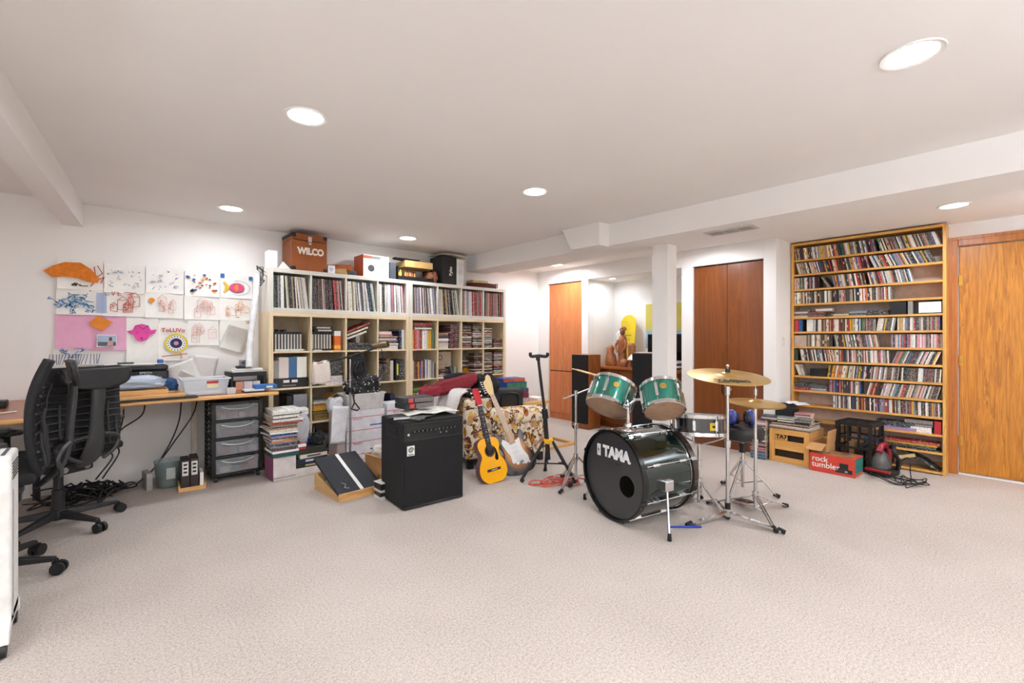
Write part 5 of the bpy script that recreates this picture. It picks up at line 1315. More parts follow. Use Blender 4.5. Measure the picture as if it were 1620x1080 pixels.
pouch('plush_toy', plain('#d9cfc2', .9), (1.80, 3.72, .16), .07, .06, .13, 44, label='cream plush poking out of the cardboard box', cat='toy')
cbox('red_box', (.14, .08, .04), plain('#c0392b', .5), None, (1.87, 3.90, .26), 10, label='red flat box behind the cardboard box', cat='box').location.z = .0
z = 0
for k, (c, t_, nm) in enumerate((('#d6d3cf', .022, 'white'), ('#1b1b1d', .03, 'black'), ('#c9c6c2', .02, 'grey'), ('#141416', .045, 'thick black'), ('#dddbd6', .008, 'pale'))):
    cbox('small_box', (.075, .11, t_ * .97), plain(c, .4), None, (1.595, 3.265, z), (4, -3, 2, 0, 8)[k], label=nm + ' flat box in the little pile beside the amplifier', cat='box', group='little pile beside the amplifier'); z += t_

# ---------------------------------------------------------------- bass amplifier
am = thing('amplifier', 'black bass guitar amplifier with a white swirl badge', 'amplifier', (1.566, 2.888, 0), -4.6)
TOL = plain('#0a0a0b', .85, 0, .3, 160, 0, .5)
AW, AD, AH = .503, .40, .625
MB().box(0, AW, .012, AD, .006, AH).obj('cabinet', TOL, am, bevel=.012, seg=3)
GR = plain('#0c0c0d', .85, 0, .5, 300, 0, .8)
MB().box(.018, AW - .018, .004, .013, .03, .485).obj('grille', GR, am)
for i in range(34): MB().box(.022, AW - .022, .0022, .0042, .036 + i * .0132, .0395 + i * .0132).obj('grille_rib', plain('#19191a', .8), am)
MB().box(.012, AW - .012, .003, .014, .50, .60).obj('control_panel', plain('#111112', .4), am)
MB().box(.012, AW - .012, .0, .013, .487, .499).obj('trim_bar', plain('#262627', .4), am); MB().box(.012, AW - .012, .0, .013, .602, .61).obj('trim_bar', plain('#262627', .4), am); MB().box(.012, AW - .012, .0, .013, .008, .028).obj('trim_bar', plain('#262627', .4), am)
MB().lathe([(.009, 0), (.009, .004), (.005, .004), (.004, .001)], 12, (.045, .003, .535), (0, -1, 0)).obj('jack', CHROME, am, smooth=True)
for i in range(11): MB().cyl((.085 + i * .033, .003, .55), (.085 + i * .033, -.012, .55), .0085, .007, 12).obj('knob', BLACK, am, smooth=True)
for i in range(11): MB().box(.0845 + i * .033, .0865 + i * .033, -.0126, -.0118, .55, .558).obj('knob_mark', WHITE, am)
for i in range(3): MB().lathe([(.007, 0), (.007, .003), (.0, .003)], 10, (.30 + .05 * i, .003, .525), (0, -1, 0)).obj('jack', CHROME, am, smooth=True)
bd = MB().box(.035, .092, .0, .004, .385, .455).obj('badge', plain('#e2e2e0', .35), am, bevel=.001)
MB().tube([(.0635 + .0215 * (1 - k / 34) * math.cos(k * .48), -.0006, .425 + .0215 * (1 - k / 34) * math.sin(k * .48)) for k in range(30)], .0026, 5).obj('swirl', BLACK, bd); MB().box(.042, .085, -.0006, .0005, .391, .397).obj('badge_lettering', BLACK, bd)
MB().box(-.003, .001, .10, .30, .50, .58).obj('side_vent', BLACK, am)
for i in range(4): MB().box(-.005, -.002, .11, .29, .512 + i * .017, .52 + i * .017).obj('vent_bar', TOL, am)
am_top = AH + .0005
def on_amp(x, y): 
    v_ = Matrix.Rotation(R(-4.6), 4, 'Z') @ Vector((x, y, 0)); return (1.566 + v_.x, 2.888 + v_.y)
def openmag(w, h, loc, rz, label, c, lift=.02):
    b = MB()
    b.grid(lambda u, v: (w * (u - .5), h * (v - .5), .002 + lift * (1 - abs(abs(u - .5) * 4 - 1)) + .004 * math.sin(3 * v)), 16, 4)
    return b.obj('magazine', plain(c, .5, 0, .25, 18), None, loc, rz, smooth=180, solid=.004, label=label, cat='magazine')
x, y = on_amp(.22, .22); openmag(.40, .28, (x, y, am_top + .003), 28, 'dark glossy magazine splayed on the amplifier', '#4a4540', .012)
x, y = on_amp(.31, .24); openmag(.42, .28, (x, y, am_top + .022), -8, 'open white magazine on top of the amplifier pile', '#d9d6cc', .014)
x, y = on_amp(.12, .15); openmag(.16, .22, (x, y, am_top + .003), 60, 'silvery leaflet at the corner of the amplifier', '#b5b6ba', .006)
for k in range(2):
    x, y = on_amp(.225, .285)
    o = cbox('thick_book', (.26, .15, .042), plain('#24282a', .5), None, (x, y, am_top + .058 + k * .0425), (4, -2)[k], bevel=.006, label=('lower', 'upper') [k] + ' black hardback with a red panel and dotted spine on the amplifier', cat='book', group='black hardbacks on the amplifier')
    MB().box(-.09, -.05, -.0765, -.074, .004, .038).obj('red_panel', plain('#b03a38', .5), o)
    for r_ in range(3):
        for q in range(11): MB().box(-.035 + q * .0145, -.025 + q * .0145, -.0762, -.074, .006 + r_ * .011, .013 + r_ * .011).obj('spine_mark', plain('#9a8f86', .6), o)

# ---------------------------------------------------------------- floral armchair and what lies on it
def floral():
    m, nt, p = _new('floral_fabric')
    v = _coord(nt)
    n1 = _noise(nt, v, 10., 2, .5, .8)
    d = nt.nodes.new('ShaderNodeMath'); d.operation = 'SUBTRACT'; d.inputs[1].default_value = .5
    nt.links.new(n1.outputs['Fac'], d.inputs[0])
    ab = nt.nodes.new('ShaderNodeMath'); ab.operation = 'ABSOLUTE'; nt.links.new(d.outputs[0], ab.inputs[0])
    vine = _ramp(nt, ab.outputs[0], [(.022, (1, 1, 1, 1)), (.034, (0, 0, 0, 1))])
    vo = nt.nodes.new('ShaderNodeTexVoronoi'); vo.inputs['Scale'].default_value = 17
    mp = nt.nodes.new('ShaderNodeMapping'); mp.inputs['Scale'].default_value = (1.0, 1.0, .62); mp.inputs['Rotation'].default_value = (.3, .7, .2)
    nt.links.new(v, mp.inputs['Vector']); nt.links.new(mp.outputs[0], vo.inputs['Vector'])
    leaf = _ramp(nt, vo.outputs['Distance'], [(.46, (1, 1, 1, 1)), (.52, (0, 0, 0, 1))])
    sep = nt.nodes.new('ShaderNodeSeparateColor'); nt.links.new(vo.outputs['Color'], sep.inputs[0])
    lc = _ramp(nt, sep.outputs[0], [(.15, lin('#d9b05a')), (.35, lin('#c98a2a')), (.5, lin('#a8521c')), (.7, lin('#e6d9bd')), (.95, lin('#b98432'))])
    base = _noise(nt, v, 3., 2)
    bc = _ramp(nt, base.outputs['Fac'], [(.35, lin('#ddcfb4')), (.7, lin('#ece2cd'))])
    m1 = nt.nodes.new('ShaderNodeMix'); m1.data_type = 'RGBA'
    nt.links.new(leaf.outputs['Color'], m1.inputs[0]); nt.links.new(bc.outputs['Color'], m1.inputs[6]); nt.links.new(lc.outputs['Color'], m1.inputs[7])
    m2 = nt.nodes.new('ShaderNodeMix'); m2.data_type = 'RGBA'
    nt.links.new(vine.outputs['Color'], m2.inputs[0]); nt.links.new(m1.outputs[2], m2.inputs[6]); m2.inputs[7].default_value = lin('#5e3420')
    nt.links.new(m2.outputs[2], p.inputs['Base Color'])
    p.inputs['Roughness'].default_value = .9
    return m
FLO = floral()
ac = thing('armchair', 'cream floral armchair heaped with bags behind the guitars', 'armchair', (2.483, 3.393, 0), -16)
MB().box(0, .27, 0, .80, .09, .655).obj('backrest', FLO, ac, bevel=.035, seg=4)
MB().box(.27, .86, .0, .18, .09, .43).obj('arm', FLO, ac, bevel=.02, seg=3); MB().box(.27, .86, .62, .80, .09, .43).obj('arm', FLO, ac, bevel=.02, seg=3)
for y in (.09, .71): MB().cyl((.25, y, .445), (.875, y, .445), .105, n=24).obj('arm_roll', FLO, ac, smooth=True, bevel=.015)
MB().box(.27, .84, .18, .62, .11, .30).obj('seat_base', FLO, ac, bevel=.01); MB().box(.27, .87, .185, .615, .30, .43).obj('cushion', FLO, ac, bevel=.04, seg=4)
for x, y in ((.03, .03), (.03, .71), (.78, .03), (.78, .71)): MB().box(x, x + .06, y, y + .06, 0, .09).obj('leg', BLACK, ac, bevel=.01)
MB().box(.01, .25, .01, .79, .075, .092).obj('dust_cover', BLACK, ac)
AM = Matrix.Translation((2.483, 3.393, 0)) @ Matrix.Rotation(R(-16), 4, 'Z')
bpath = bez([(.27, 0, .672), (.13, 0, .70), (-.02, 0, .69), (-.07, 0, .60), (-.10, 0, .48), (-.15, 0, .36)], 4)
bl = MB(AM); bl.grid(lambda u, v: (bpath[round(v * 20)].x + .018 * math.sin(14 * u + 3 * v) * (v > .35), .10 + .66 * u + .02 * math.sin(8 * v), bpath[round(v * 20)].z + .014 * math.sin(7 * u) + .008 * math.sin(17 * u + 4 * v)), 24, 20)
bl.obj('blanket', plain('#e4dfda', .95, 0, .06, 60, 0, .3), None, smooth=180, solid=.025, label='white blanket draped over the armchair back', cat='blanket')
def sack(nm, mat, loc, sx, sy, sz, rz, seed, label, cat='bag'):
    o = pouch(nm, mat, loc, sx, sy, sz, seed, label=label, cat=cat); o.rotation_euler = (0, 0, R(rz)); return o
rb = thing('backpack', 'dark red backpack lying on the white blanket', 'backpack', (2.66, 3.84, .675), -38)
def soft(sx, sy, sz, seed, tilt=0):
    off = Vector((seed, seed * 2, 0))
    def se(c, e): return math.copysign(abs(c) ** e, c)
    def fn(u, v):
        th, q = 2 * PI * u, PI * v
        p = Vector((math.cos(th) * math.sin(q), math.sin(th) * math.sin(q), -math.cos(q)))
        k = 1 + .16 * mnoise.noise(p * 1.8 + off) + .10 * mnoise.noise(p * 5 + off)
        x = sx * se(math.cos(th), .5) * se(math.sin(q), .5) * k
        return (x, sy * se(math.sin(th), .5) * se(math.sin(q), .5) * k, sz * (1 - se(math.cos(q), .7) * k) + tilt * x)
    return MB().grid(fn, 40, 22)
soft(.24, .14, .075, 3, .25).obj('body', plain('#7d1c28', .8, 0, .15, 30), rb, smooth=180)
M_ = soft(.12, .09, .05, 5, .1); M_.v = [(x - .22, y - .08, z - .03) for x, y, z in M_.v]; M_.obj('front_pocket', plain('#8a2030', .8), rb, smooth=180)
MB().tube(bez([(-.26, -.06, .08), (-.33, -.10, .03), (-.30, -.14, -.03), (-.2, -.14, .0), (-.1, -.14, .02)], 6), .014, 6).obj('strap', plain('#8a2030', .8), rb, smooth=True)
MB().tube(bez([(-.1, -.02, .14), (.02, .0, .165), (.12, .02, .16), (.2, .03, .13)], 5), .03, 8).obj('padding', plain('#22262c', .9), rb, smooth=True)
sack('black_bag', plain('#191a1c', .8), (2.93, 3.68, .44), .13, .15, .41, 0, 52, 'tall black soft bag standing in the armchair')
du = thing('duffel_bag', 'black boxy duffel bag beside the board games', 'bag', (3.21, 3.67, .435), -20)
MB().box(-.16, .16, -.13, .13, 0, .25).obj('body', plain('#211d1c', .7, 0, .2, 20), du, bevel=.035, seg=3)
MB().tube(bez([(-.1, -.135, .06), (-.08, -.15, .2), (.08, -.15, .2), (.1, -.135, .06)], 5), .01, 6).obj('handle', BLACK, du, smooth=True)
sack('dark_jacket', plain('#25221d', .9, 0, .3), (2.66, 3.45, .665), .12, .085, .075, -16, 55, 'dark crumpled jacket on the corner of the armchair back', 'jacket')
sack('black_scarf', plain('#1c1c1f', .9), (3.06, 3.86, .56), .17, .1, .24, 10, 56, 'black coat bunched behind the tall black bag', 'coat')
tbk = thing('low_table', 'low pine table against the wall under the board games', 'table', (3.78, 4.02, 0), -6)
MB().box(-.27, .27, -.2, .2, .435, .47).obj('table_top', PINEX, tbk, bevel=.004)
for x in (-.24, .2):
    for y in (-.18, .14): MB().box(x, x + .04, y, y + .04, 0, .435).obj('leg', PINE, tbk)
z = .4705
for k, (w_, d_, t_, c1, c2, nm) in enumerate(((.36, .22, .05, '#b9b4c4', '#b9b4c4', 'pale paper'), (.33, .24, .06, '#b9304a', '#7a2230', 'pink and red'), (.34, .24, .055, '#8a3a34', '#3a4668', 'maroon and navy'), (.32, .23, .075, '#1d4a96', '#3a7a5a', 'blue and green'), (.30, .2, .045, '#2f3f8c', '#b5522e', 'orange and blue'))):
    o = cbox('board_game', (w_, d_, t_ * .97), plain(c1, .5), None, (3.62 - .01 * k, 4.02, z), (-4, -9, -6, 2, -8)[k], label=nm + ' board game box in the pile on the low table', cat='game box', group='board games on the low table')
    MB().box(-w_/2 - .001, w_/2 + .001, -d_/2 - .0012, -d_/2, .004, t_ * .9).obj('front_print', plain(c2, .5, 0, .4, 25), o); z += t_
cbox('paper_pile', (.17, .2, .03), PAPER, None, (3.95, 3.96, .4705), 8, label='white paper pile at the end of the low table', cat='paper')

# ---------------------------------------------------------------- guitars
def outline(pts, n=10):
    """closed mirrored body outline from half profile [(half width, along)]"""
    c = bez([(w_, l_, 0) for w_, l_ in pts], n)
    r_ = [(p.x, p.y) for p in c]
    return r_ + [(-x, y) for x, y in reversed(r_)]
def gframe(loc, rz, lean, roll):
    t = Matrix.Translation(loc) @ Matrix.Rotation(R(rz), 4, 'Z') @ Matrix.Rotation(R(-lean), 4, 'X') @ Matrix.Rotation(R(roll), 4, 'Y')
    return t
XZ = Matrix(((1, 0, 0, 0), (0, 0, 1, 0), (0, 1, 0, 0), (0, 0, 0, 1)))          # outline plane (x, along) -> (x, z)
def place(root, M):
    root.location = M.translation; root.rotation_euler = M.to_euler()
ag = thing('acoustic_guitar', 'small yellow acoustic guitar with a red headstock', 'guitar')
place(ag, gframe((2.475, 2.945, .004), -9, 15, -6))
half = [(.0, .0), (.07, .004), (.122, .05), (.135, .11), (.118, .17), (.090, .215), (.088, .25), (.104, .30), (.10, .345), (.06, .375), (.0, .38)]
ol = outline(half)
MB().prism(ol, .002, .075, XZ).obj('body_sides', plain('#5e1424', .3, 0, .15, 14, .6), ag, smooth=50)
MB().prism([(x * .99, z * .99 + .002) for x, z in ol], -.003, .003, XZ).obj('soundboard', plain('#f2ac12', .28, 0, .06, 9, .6), ag, smooth=50)
MB().lathe([(.0, .0005), (.042, .0005)], 28, (0, -.0035, .265), (0, -1, 0)).obj('sound_hole', plain('#1a0f08', .9), ag)
MB().lathe([(.042, 0), (.042, .0015), (.052, .0015), (.052, 0)], 28, (0, -.003, .265), (0, -1, 0), True).obj('rosette', plain('#6b4a26', .5), ag)
MB().prism([(.045, .30), (.062, .27), (.072, .22), (.066, .18), (.045, .175), (.035, .20), (.048, .235)], -.0046, -.003, XZ).obj('pickguard', BLACKG, ag)
MB().box(-.065, .065, -.012, -.003, .098, .118).obj('bridge', BLACK, ag, bevel=.003); MB().box(-.03, .03, -.015, -.012, .106, .110).obj('saddle', WHITE, ag)
MB().hexa([(-.024, -.012, .27), (.024, -.012, .27), (.024, -.003, .27), (-.024, -.003, .27), (-.020, -.012, .66), (.020, -.012, .66), (.020, -.003, .66), (-.020, -.003, .66)]).obj('fretboard', plain('#1d1613', .5), ag)
MB().hexa([(-.022, -.003, .36), (.022, -.003, .36), (.018, .03, .36), (-.018, .03, .36), (-.019, -.003, .66), (.019, -.003, .66), (.015, .02, .66), (-.015, .02, .66)]).obj('neck', plain('#6b1a22', .35), ag, bevel=.004)
for i in range(12): MB().box(-.0225, .0225, -.0135, -.0115, .655 - .0325 * i * (1 - .012 * i), .657 - .0325 * i * (1 - .012 * i)).obj('fret', STEEL, ag)
for z in (.555, .49, .43, .36): MB().cyl((0, -.0122, z), (0, -.0134, z), .004, n=10).obj('inlay', WHITE, ag)
MB(Matrix.Translation((0, 0, .66)) @ Matrix.Rotation(R(-10), 4, 'X')).prism([(-.021, 0), (.021, 0), (.031, .03), (.030, .14), (.018, .155), (-.018, .155), (-.030, .14), (-.031, .03)], -.010, .006, XZ).obj('headstock', plain('#b01f2a', .35, 0, .1, 20), ag, bevel=.002)
MB().box(-.021, .021, -.014, -.003, .656, .662).obj('nut', WHITE, ag)
for s in (-1, 1):
    for k in range(3):
        MB(Matrix.Translation((0, 0, .66)) @ Matrix.Rotation(R(-10), 4, 'X')).cyl((s * .028, 0, .045 + .037 * k), (s * .045, 0, .045 + .037 * k), .0035, n=8).ball((s * .047, 0, .045 + .037 * k), (.006, .005, .009), 8, 6).obj('tuning_peg', plain('#d9d2c6', .3), ag, smooth=True)
for k in range(6):
    x = -.0155 + .0062 * k
    MB().cyl((x * 1.5, -.0155, .108), (x, -.0150, .66), .0003, n=3).obj('string', STEEL, ag)
eg = thing('electric_guitar', 'sunburst electric guitar with a white pickguard leaning behind the stand', 'guitar')
place(eg, gframe((2.815, 2.955, .004), -30, 14, -21))
sb, nt, p = _new('sunburst')
v = _coord(nt); sx = nt.nodes.new('ShaderNodeVectorMath'); sx.operation = 'LENGTH'
mp = nt.nodes.new('ShaderNodeMapping'); mp.inputs['Location'].default_value = (0, 0, -1.15); mp.inputs['Scale'].default_value = (7.2, 0, 5.6)
nt.links.new(v, mp.inputs['Vector']); nt.links.new(mp.outputs[0], sx.inputs[0])
rr = _ramp(nt, sx.outputs['Value'], [(.55, lin('#b5762a')), (.85, lin('#5a3216')), (1., lin('#140d0a'))]); nt.links.new(rr.outputs['Color'], p.inputs['Base Color']); p.inputs['Roughness'].default_value = .25; p.inputs['Coat Weight'].default_value = .15
EB = [(0, .01), (.09, .015), (.145, .07), (.155, .14), (.125, .20), (.105, .235), (.112, .28), (.13, .325), (.125, .37), (.10, .385), (.075, .35), (.045, .325), (-.045, .325), (-.06, .36), (-.09, .42), (-.125, .43), (-.135, .37), (-.118, .29), (-.108, .235), (-.13, .19), (-.16, .13), (-.15, .06), (-.09, .012)]
ec = [(q.x, q.y) for q in bez([(x, z, 0) for x, z in EB + [EB[0]]], 5)][:-1]
MB().prism(ec, -.022, .022, XZ).obj('body', sb, eg, smooth=50, bevel=.008)
PG = [(.05, .08), (.085, .10), (.09, .14), (.07, .20), (.065, .25), (.075, .32), (.05, .31), (-.03, .31), (-.07, .36), (-.095, .33), (-.075, .24), (-.06, .20), (-.065, .13), (-.04, .12)]
MB().prism(PG, -.0255, -.022, XZ).obj('pickguard', WHITE, eg)
for z in (.165, .21, .255): MB().box(-.035, .035, -.030, -.0255, z, z + .016).obj('pickup', plain('#e9e6df', .4), eg, bevel=.003)
MB().box(-.035, .035, -.033, -.022, .10, .125).obj('bridge', CHROME, eg, bevel=.002)
for x, z in ((.055, .155), (.07, .12), (.08, .085)): MB().cyl((x, -.0255, z), (x, -.040, z), .010, .009, 12).obj('knob', WHITE, eg, smooth=True)
MB().hexa([(-.028, -.034, .29), (.028, -.034, .29), (.028, -.010, .29), (-.028, -.010, .29), (-.021, -.034, .77), (.021, -.034, .77), (.017, -.012, .77), (-.017, -.012, .77)]).obj('neck', wood('#8a6236', '#b58a55', .4, 2), eg, bevel=.003)
for i in range(14): MB().box(-.0235, .0235, -.0352, -.033, .765 - .033 * i * (1 - .014 * i), .7665 - .033 * i * (1 - .014 * i)).obj('fret', STEEL, eg)
MB().prism([(-.021, .77), (.021, .77), (.03, .80), (.045, .86), (.05, .93), (.035, .955), (.01, .945), (.0, .92), (-.03, .90), (-.036, .85), (-.028, .80)], -.026, -.013, XZ).obj('headstock', wood('#c9a566', '#e0c48c', .4, 2), eg, bevel=.002)
for k in range(6): MB().cyl((-.028, -.02, .80 + .021 * k), (-.048, -.02, .803 + .021 * k), .0035, n=8).ball((-.051, -.02, .803 + .021 * k), (.007, .005, .008), 8, 6).obj('tuning_peg', CHROME, eg, smooth=True)
for k in range(6):
    x = -.0175 + .007 * k; MB().cyl((x * 1.4, -.036, .115), (x, -.0355, .77), .0006, n=4).obj('string', STEEL, eg)

# tall guitar stand
gs = thing('guitar_stand', 'tall black guitar stand with a yellow collar', 'stand', (2.86, 2.71, 0))
top = Vector((-.075, .05, 1.06)); col_ = Vector((0, .0, .335))
MB().cyl(col_ - Vector((0, 0, .16)), col_ + (top - col_) * .35, .021, .019, 14).obj('lower_tube', BLACK, gs, smooth=True)
MB().cyl(col_ + (top - col_) * .30, top - (top - col_) * .02, .013, .012, 12).obj('upper_tube', BLACK, gs, smooth=True)
MB().cyl(col_ + (top - col_) * .27, col_ + (top - col_) * .38, .028, .026, 14).obj('height_clutch', BLACK, gs, smooth=True)
MB().cyl(col_ - Vector((0, 0, .02)), col_ + Vector((0, 0, .02)), .045, .045, 6).obj('collar', plain('#e8b21a', .4), gs, bevel=.004)
yk = MB(); yk.cyl((-.075, .05, 1.03), (-.075, .05, 1.075), .018, n=12); yk.tube(bez([(-.025, -.02, 1.095), (-.03, -.005, 1.065), (-.075, .045, 1.07), (-.12, .085, 1.065), (-.135, .085, 1.095)], 5), .014, 8); yk.obj('yoke', BLACK, gs, smooth=True)
for k, (x, y) in enumerate(((-.215, .11), (.10, -.215), (.17, .20))):
    f = Vector((x, y, .015)); L = MB().cyl(col_ + Vector((x, y, 0)) * .16, f, .014, .013, 10).obj('leg', BLACK, gs, smooth=True)
    MB().cyl(f + Vector((-x, -y, 0)) * .06 + Vector((0, 0, .01)), f - Vector((0, 0, .012)), .017, .018, 10).obj('rubber_foot', RUBBER, L, smooth=True)
    MB().cyl(col_ * .42, col_ * .45 + Vector((x, y, 0)) * .52, .006, n=8).obj('brace', BLACK, gs, smooth=True)
MB().tube(bez([(.02, -.05, .30), (.06, -.12, .16), (.10, -.06, .14), (.14, -.0, .12)], 5), .009, 8).obj('lower_cradle', BLACK, gs, smooth=True)
# red cable loops, plug, wooden frame on the carpet
rc = MB(); pts = []
for (cx, cy, ra, rb_, n_) in ((2.72, 2.66, .095, .06, 1.6), (2.84, 2.62, .14, .075, 1.2), (2.90, 2.55, .11, .09, 1.3), (2.80, 2.58, .16, .06, 1.1), (2.95, 2.62, .12, .10, 1.2)):
    for i in range(int(10 * n_)): pts.append((cx + ra * (math.cos(i * .628) * .74 + math.sin(i * .628) * .3), cy - rb_ * math.cos(i * .628) * .8 + rb_ * math.sin(i * .628), .006 + .004 * (len(pts) % 5)))
rc.tube(bez(pts + [(3.10, 2.50, .006), (3.2, 2.36, .006), (3.3, 2.40, .006)], 4), .0045, 6)
rc.obj('red_cable', plain('#c2452c', .45), None, smooth=True, label='red cable coiled in loops on the carpet under the guitar stand', cat='cable')
wc2 = MB(); wc2.tube(bez([(2.78, 2.60, .005), (2.85, 2.52, .005), (2.95, 2.50, .005), (3.05, 2.58, .005), (2.98, 2.72, .005), (2.85, 2.70, .006)], 8), .004, 6)
wc2.obj('white_cable', plain('#d5d0ca', .5), None, smooth=True, label='thin white cable loop beside the red cable', cat='cable')
pg = thing('plug', 'black power plug lying on the carpet by the bass drum', 'plug', (2.875, 2.47, 0), 30)
MB().box(-.03, .03, -.018, .018, .0, .036).obj('body', BLACK, pg, bevel=.006); MB().cyl((-.05, 0, .018), (-.03, 0, .018), .016, n=12).obj('cap', BLACK, pg, smooth=True)
wf = thing('canvas_stretcher', 'bare pine frame lying on the carpet behind the guitar stand', 'stretcher', (3.86, 3.60, 0), -4)
for y in (-.19, .15): MB().box(-.2, .2, y, y + .04, 0, .03).obj('rail', PINEX, wf, bevel=.002)
for x in (-.2, .16): MB().box(x, x + .04, -.15, .15, 0, .03).obj('stile', wood('#b58a4c', '#d0a667', .5, 1), wf, bevel=.002)

# ---------------------------------------------------------------- drum kit
def shell_mat(c1, c2, rough=.18):
    m, nt, p = _new('lacquer')
    n = _noise(nt, _coord(nt, (1, 1, .2)), 30, 3)
    r_ = _ramp(nt, n.outputs['Fac'], [(.3, lin(c1)), (.7, lin(c2))]); nt.links.new(r_.outputs['Color'], p.inputs['Base Color'])
    p.inputs['Roughness'].default_value = rough; p.inputs['Metallic'].default_value = .55; p.inputs['Coat Weight'].default_value = 1.; p.inputs['Coat Roughness'].default_value = .04
    return m
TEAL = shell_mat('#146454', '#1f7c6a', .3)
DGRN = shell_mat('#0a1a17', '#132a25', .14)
HEADT = plain('#e0bd9c', .4, 0, .08, 20)
kb = thing('bass_drum', 'dark green bass drum with a black TAMA front head', 'drum', (2.53, 1.82, 0), -102.6)
BR, BD, BZ = .282, .50, .305
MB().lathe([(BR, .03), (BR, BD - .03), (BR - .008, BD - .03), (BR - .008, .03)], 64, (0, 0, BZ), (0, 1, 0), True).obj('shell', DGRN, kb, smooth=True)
for y0, nm, mt in ((0, 'front_hoop', BLACKG), (BD - .04, 'back_hoop', plain('#3a2f2a', .2, .3))):
    MB().lathe([(BR + .016, y0), (BR + .016, y0 + .04), (BR + .003, y0 + .04), (BR + .003, y0)], 64, (0, 0, BZ), (0, 1, 0), True).obj(nm, mt, kb, smooth=True)
MB().lathe([(BR + .004, .044), (BR + .004, .052), (BR - .004, .052), (BR - .004, .044)], 64, (0, 0, BZ), (0, 1, 0), True).obj('rim_ring', CHROME, kb, smooth=True)
MB().lathe([(BR + .005, BD - .056), (BR + .005, BD - .046), (BR - .004, BD - .046), (BR - .004, BD - .056)], 64, (0, 0, BZ), (0, 1, 0), True).obj('rim_ring', CHROME, kb, smooth=True)
hb = MB(); n = 64; hx, hz, hr = .125, -.045, .068
vo = [(BR * math.cos(2 * PI * i / n), .022, BZ + BR * math.sin(2 * PI * i / n)) for i in range(n)]
vi = [(hx + hr * math.cos(2 * PI * i / n), .022, BZ + hz + hr * math.sin(2 * PI * i / n)) for i in range(n)]
hb._add(vo + vi, [(i, (i + 1) % n, n + (i + 1) % n, n + i) for i in range(n)])
hb.obj('front_head', plain('#333435', .3, 0, .2, 3), kb)
MB().lathe([(0, BD - .02), (BR, BD - .02)], 48, (0, 0, BZ), (0, 1, 0)).obj('back_head', plain('#c8c2b6', .5), kb)
text('lettering', 'TAMA', .098, plain('#e2e4e6', .35), kb, (.025, .0205, BZ + .140), ext=.0006, bold=.006, xs=.95)
MB().prism([(-.165, .105), (-.130, .105), (-.130, .185), (-.165, .185)], .0195, .0215, XZ).obj('emblem', plain('#e2e4e6', .35), kb).location.z = BZ - .005
MB().prism([(-.150, .115), (-.141, .15), (-.15, .15), (-.141, .178), (-.158, .142), (-.149, .142)], .0185, .0216, XZ).obj('emblem_star', BLACK, kb).location.z = BZ - .005
MB().cyl((.158, .0215, BZ + .115), (.158, .0190, BZ + .115), .006, n=12).obj('mark', plain('#e2e4e6', .35), kb)
MB().box(.02, .06, .0195, .0215, BZ + .075, BZ + .079).obj('fine_print', plain('#0a0a0a', .6), kb)
for i in range(8):
    a = PI / 8 + i * PI / 4; ca, sa = math.cos(a), math.sin(a); r_ = BR + .018
    rod = MB(); rod.cyl((r_ * ca, .03, BZ + r_ * sa), (r_ * ca, BD - .03, BZ + r_ * sa), .004, n=8)
    rod.obj('tension_rod', CHROME, kb, smooth=True)
    for y in (.10, BD - .16): MB(Matrix.Translation((0, 0, BZ)) @ Matrix.Rotation(-a, 4, 'Y')).box(BR - .002, BR + .024, y, y + .06, -.010, .010).obj('lug', CHROME, kb, bevel=.006, seg=3)
    for y in (-.004, BD - .045): MB(Matrix.Translation((0, 0, BZ)) @ Matrix.Rotation(-a, 4, 'Y')).box(BR + .012, BR + .024, y, y + .049, -.012, .012).obj('claw', STEEL if y > 0 else BLACK, kb, bevel=.003)
for s in (-1, 1):
    mt_ = Vector((s * (BR + .012), .20, BZ - .02)); ft_ = Vector((s * .405, .10, .012))
    sp = MB().cyl(mt_, ft_, .008, n=10).obj('spur', CHROME, kb, smooth=True)
    MB().box(s * BR - .012, s * BR + .03 * s + .012, .165, .235, BZ - .05, BZ + .02).obj('spur_bracket', CHROME, sp, bevel=.008); MB().cyl(ft_ + Vector((0, 0, .03)), (ft_.x, ft_.y, 0), .011, .013, 10).obj('rubber_tip', RUBBER, sp, smooth=True)
MB().lathe([(.055, 0), (.05, .015), (.03, .03), (.026, .05), (.013, .055), (.013, .19), (0, .19)], 20, (-.018, .17, BZ + BR - .006)).obj('tom_holder', CHROME, kb, smooth=True)
def local(root_loc, rz, wpt):
    return Matrix.Rotation(R(-rz), 4, 'Z') @ (Vector(wpt) - Vector(root_loc))
for w_ in ((2.737, 1.966, .805), (2.80, 1.60, .815)):
    e = local((2.53, 1.82, 0), -102.6, w_); a0 = Vector((-.018, .17, .755)); mid = a0 * .45 + e * .55 - Vector((0, 0, .03))
    d_ = (e - a0); d_.z = 0; e2 = a0 + d_.normalized() * max(.02, d_.length - (.155 if w_[1] > 1.8 else .135)) + Vector((0, 0, (e.z - a0.z) * .8))
    MB().tube(bez([a0, a0 * .5 + e2 * .5 + Vector((0, 0, .015)), e2], 5), .0085, 8).obj('tom_arm', CHROME, kb, smooth=True)
MB().ball((-.018, .17, .76), .02).obj('holder_knob', CHROME, kb, smooth=True)
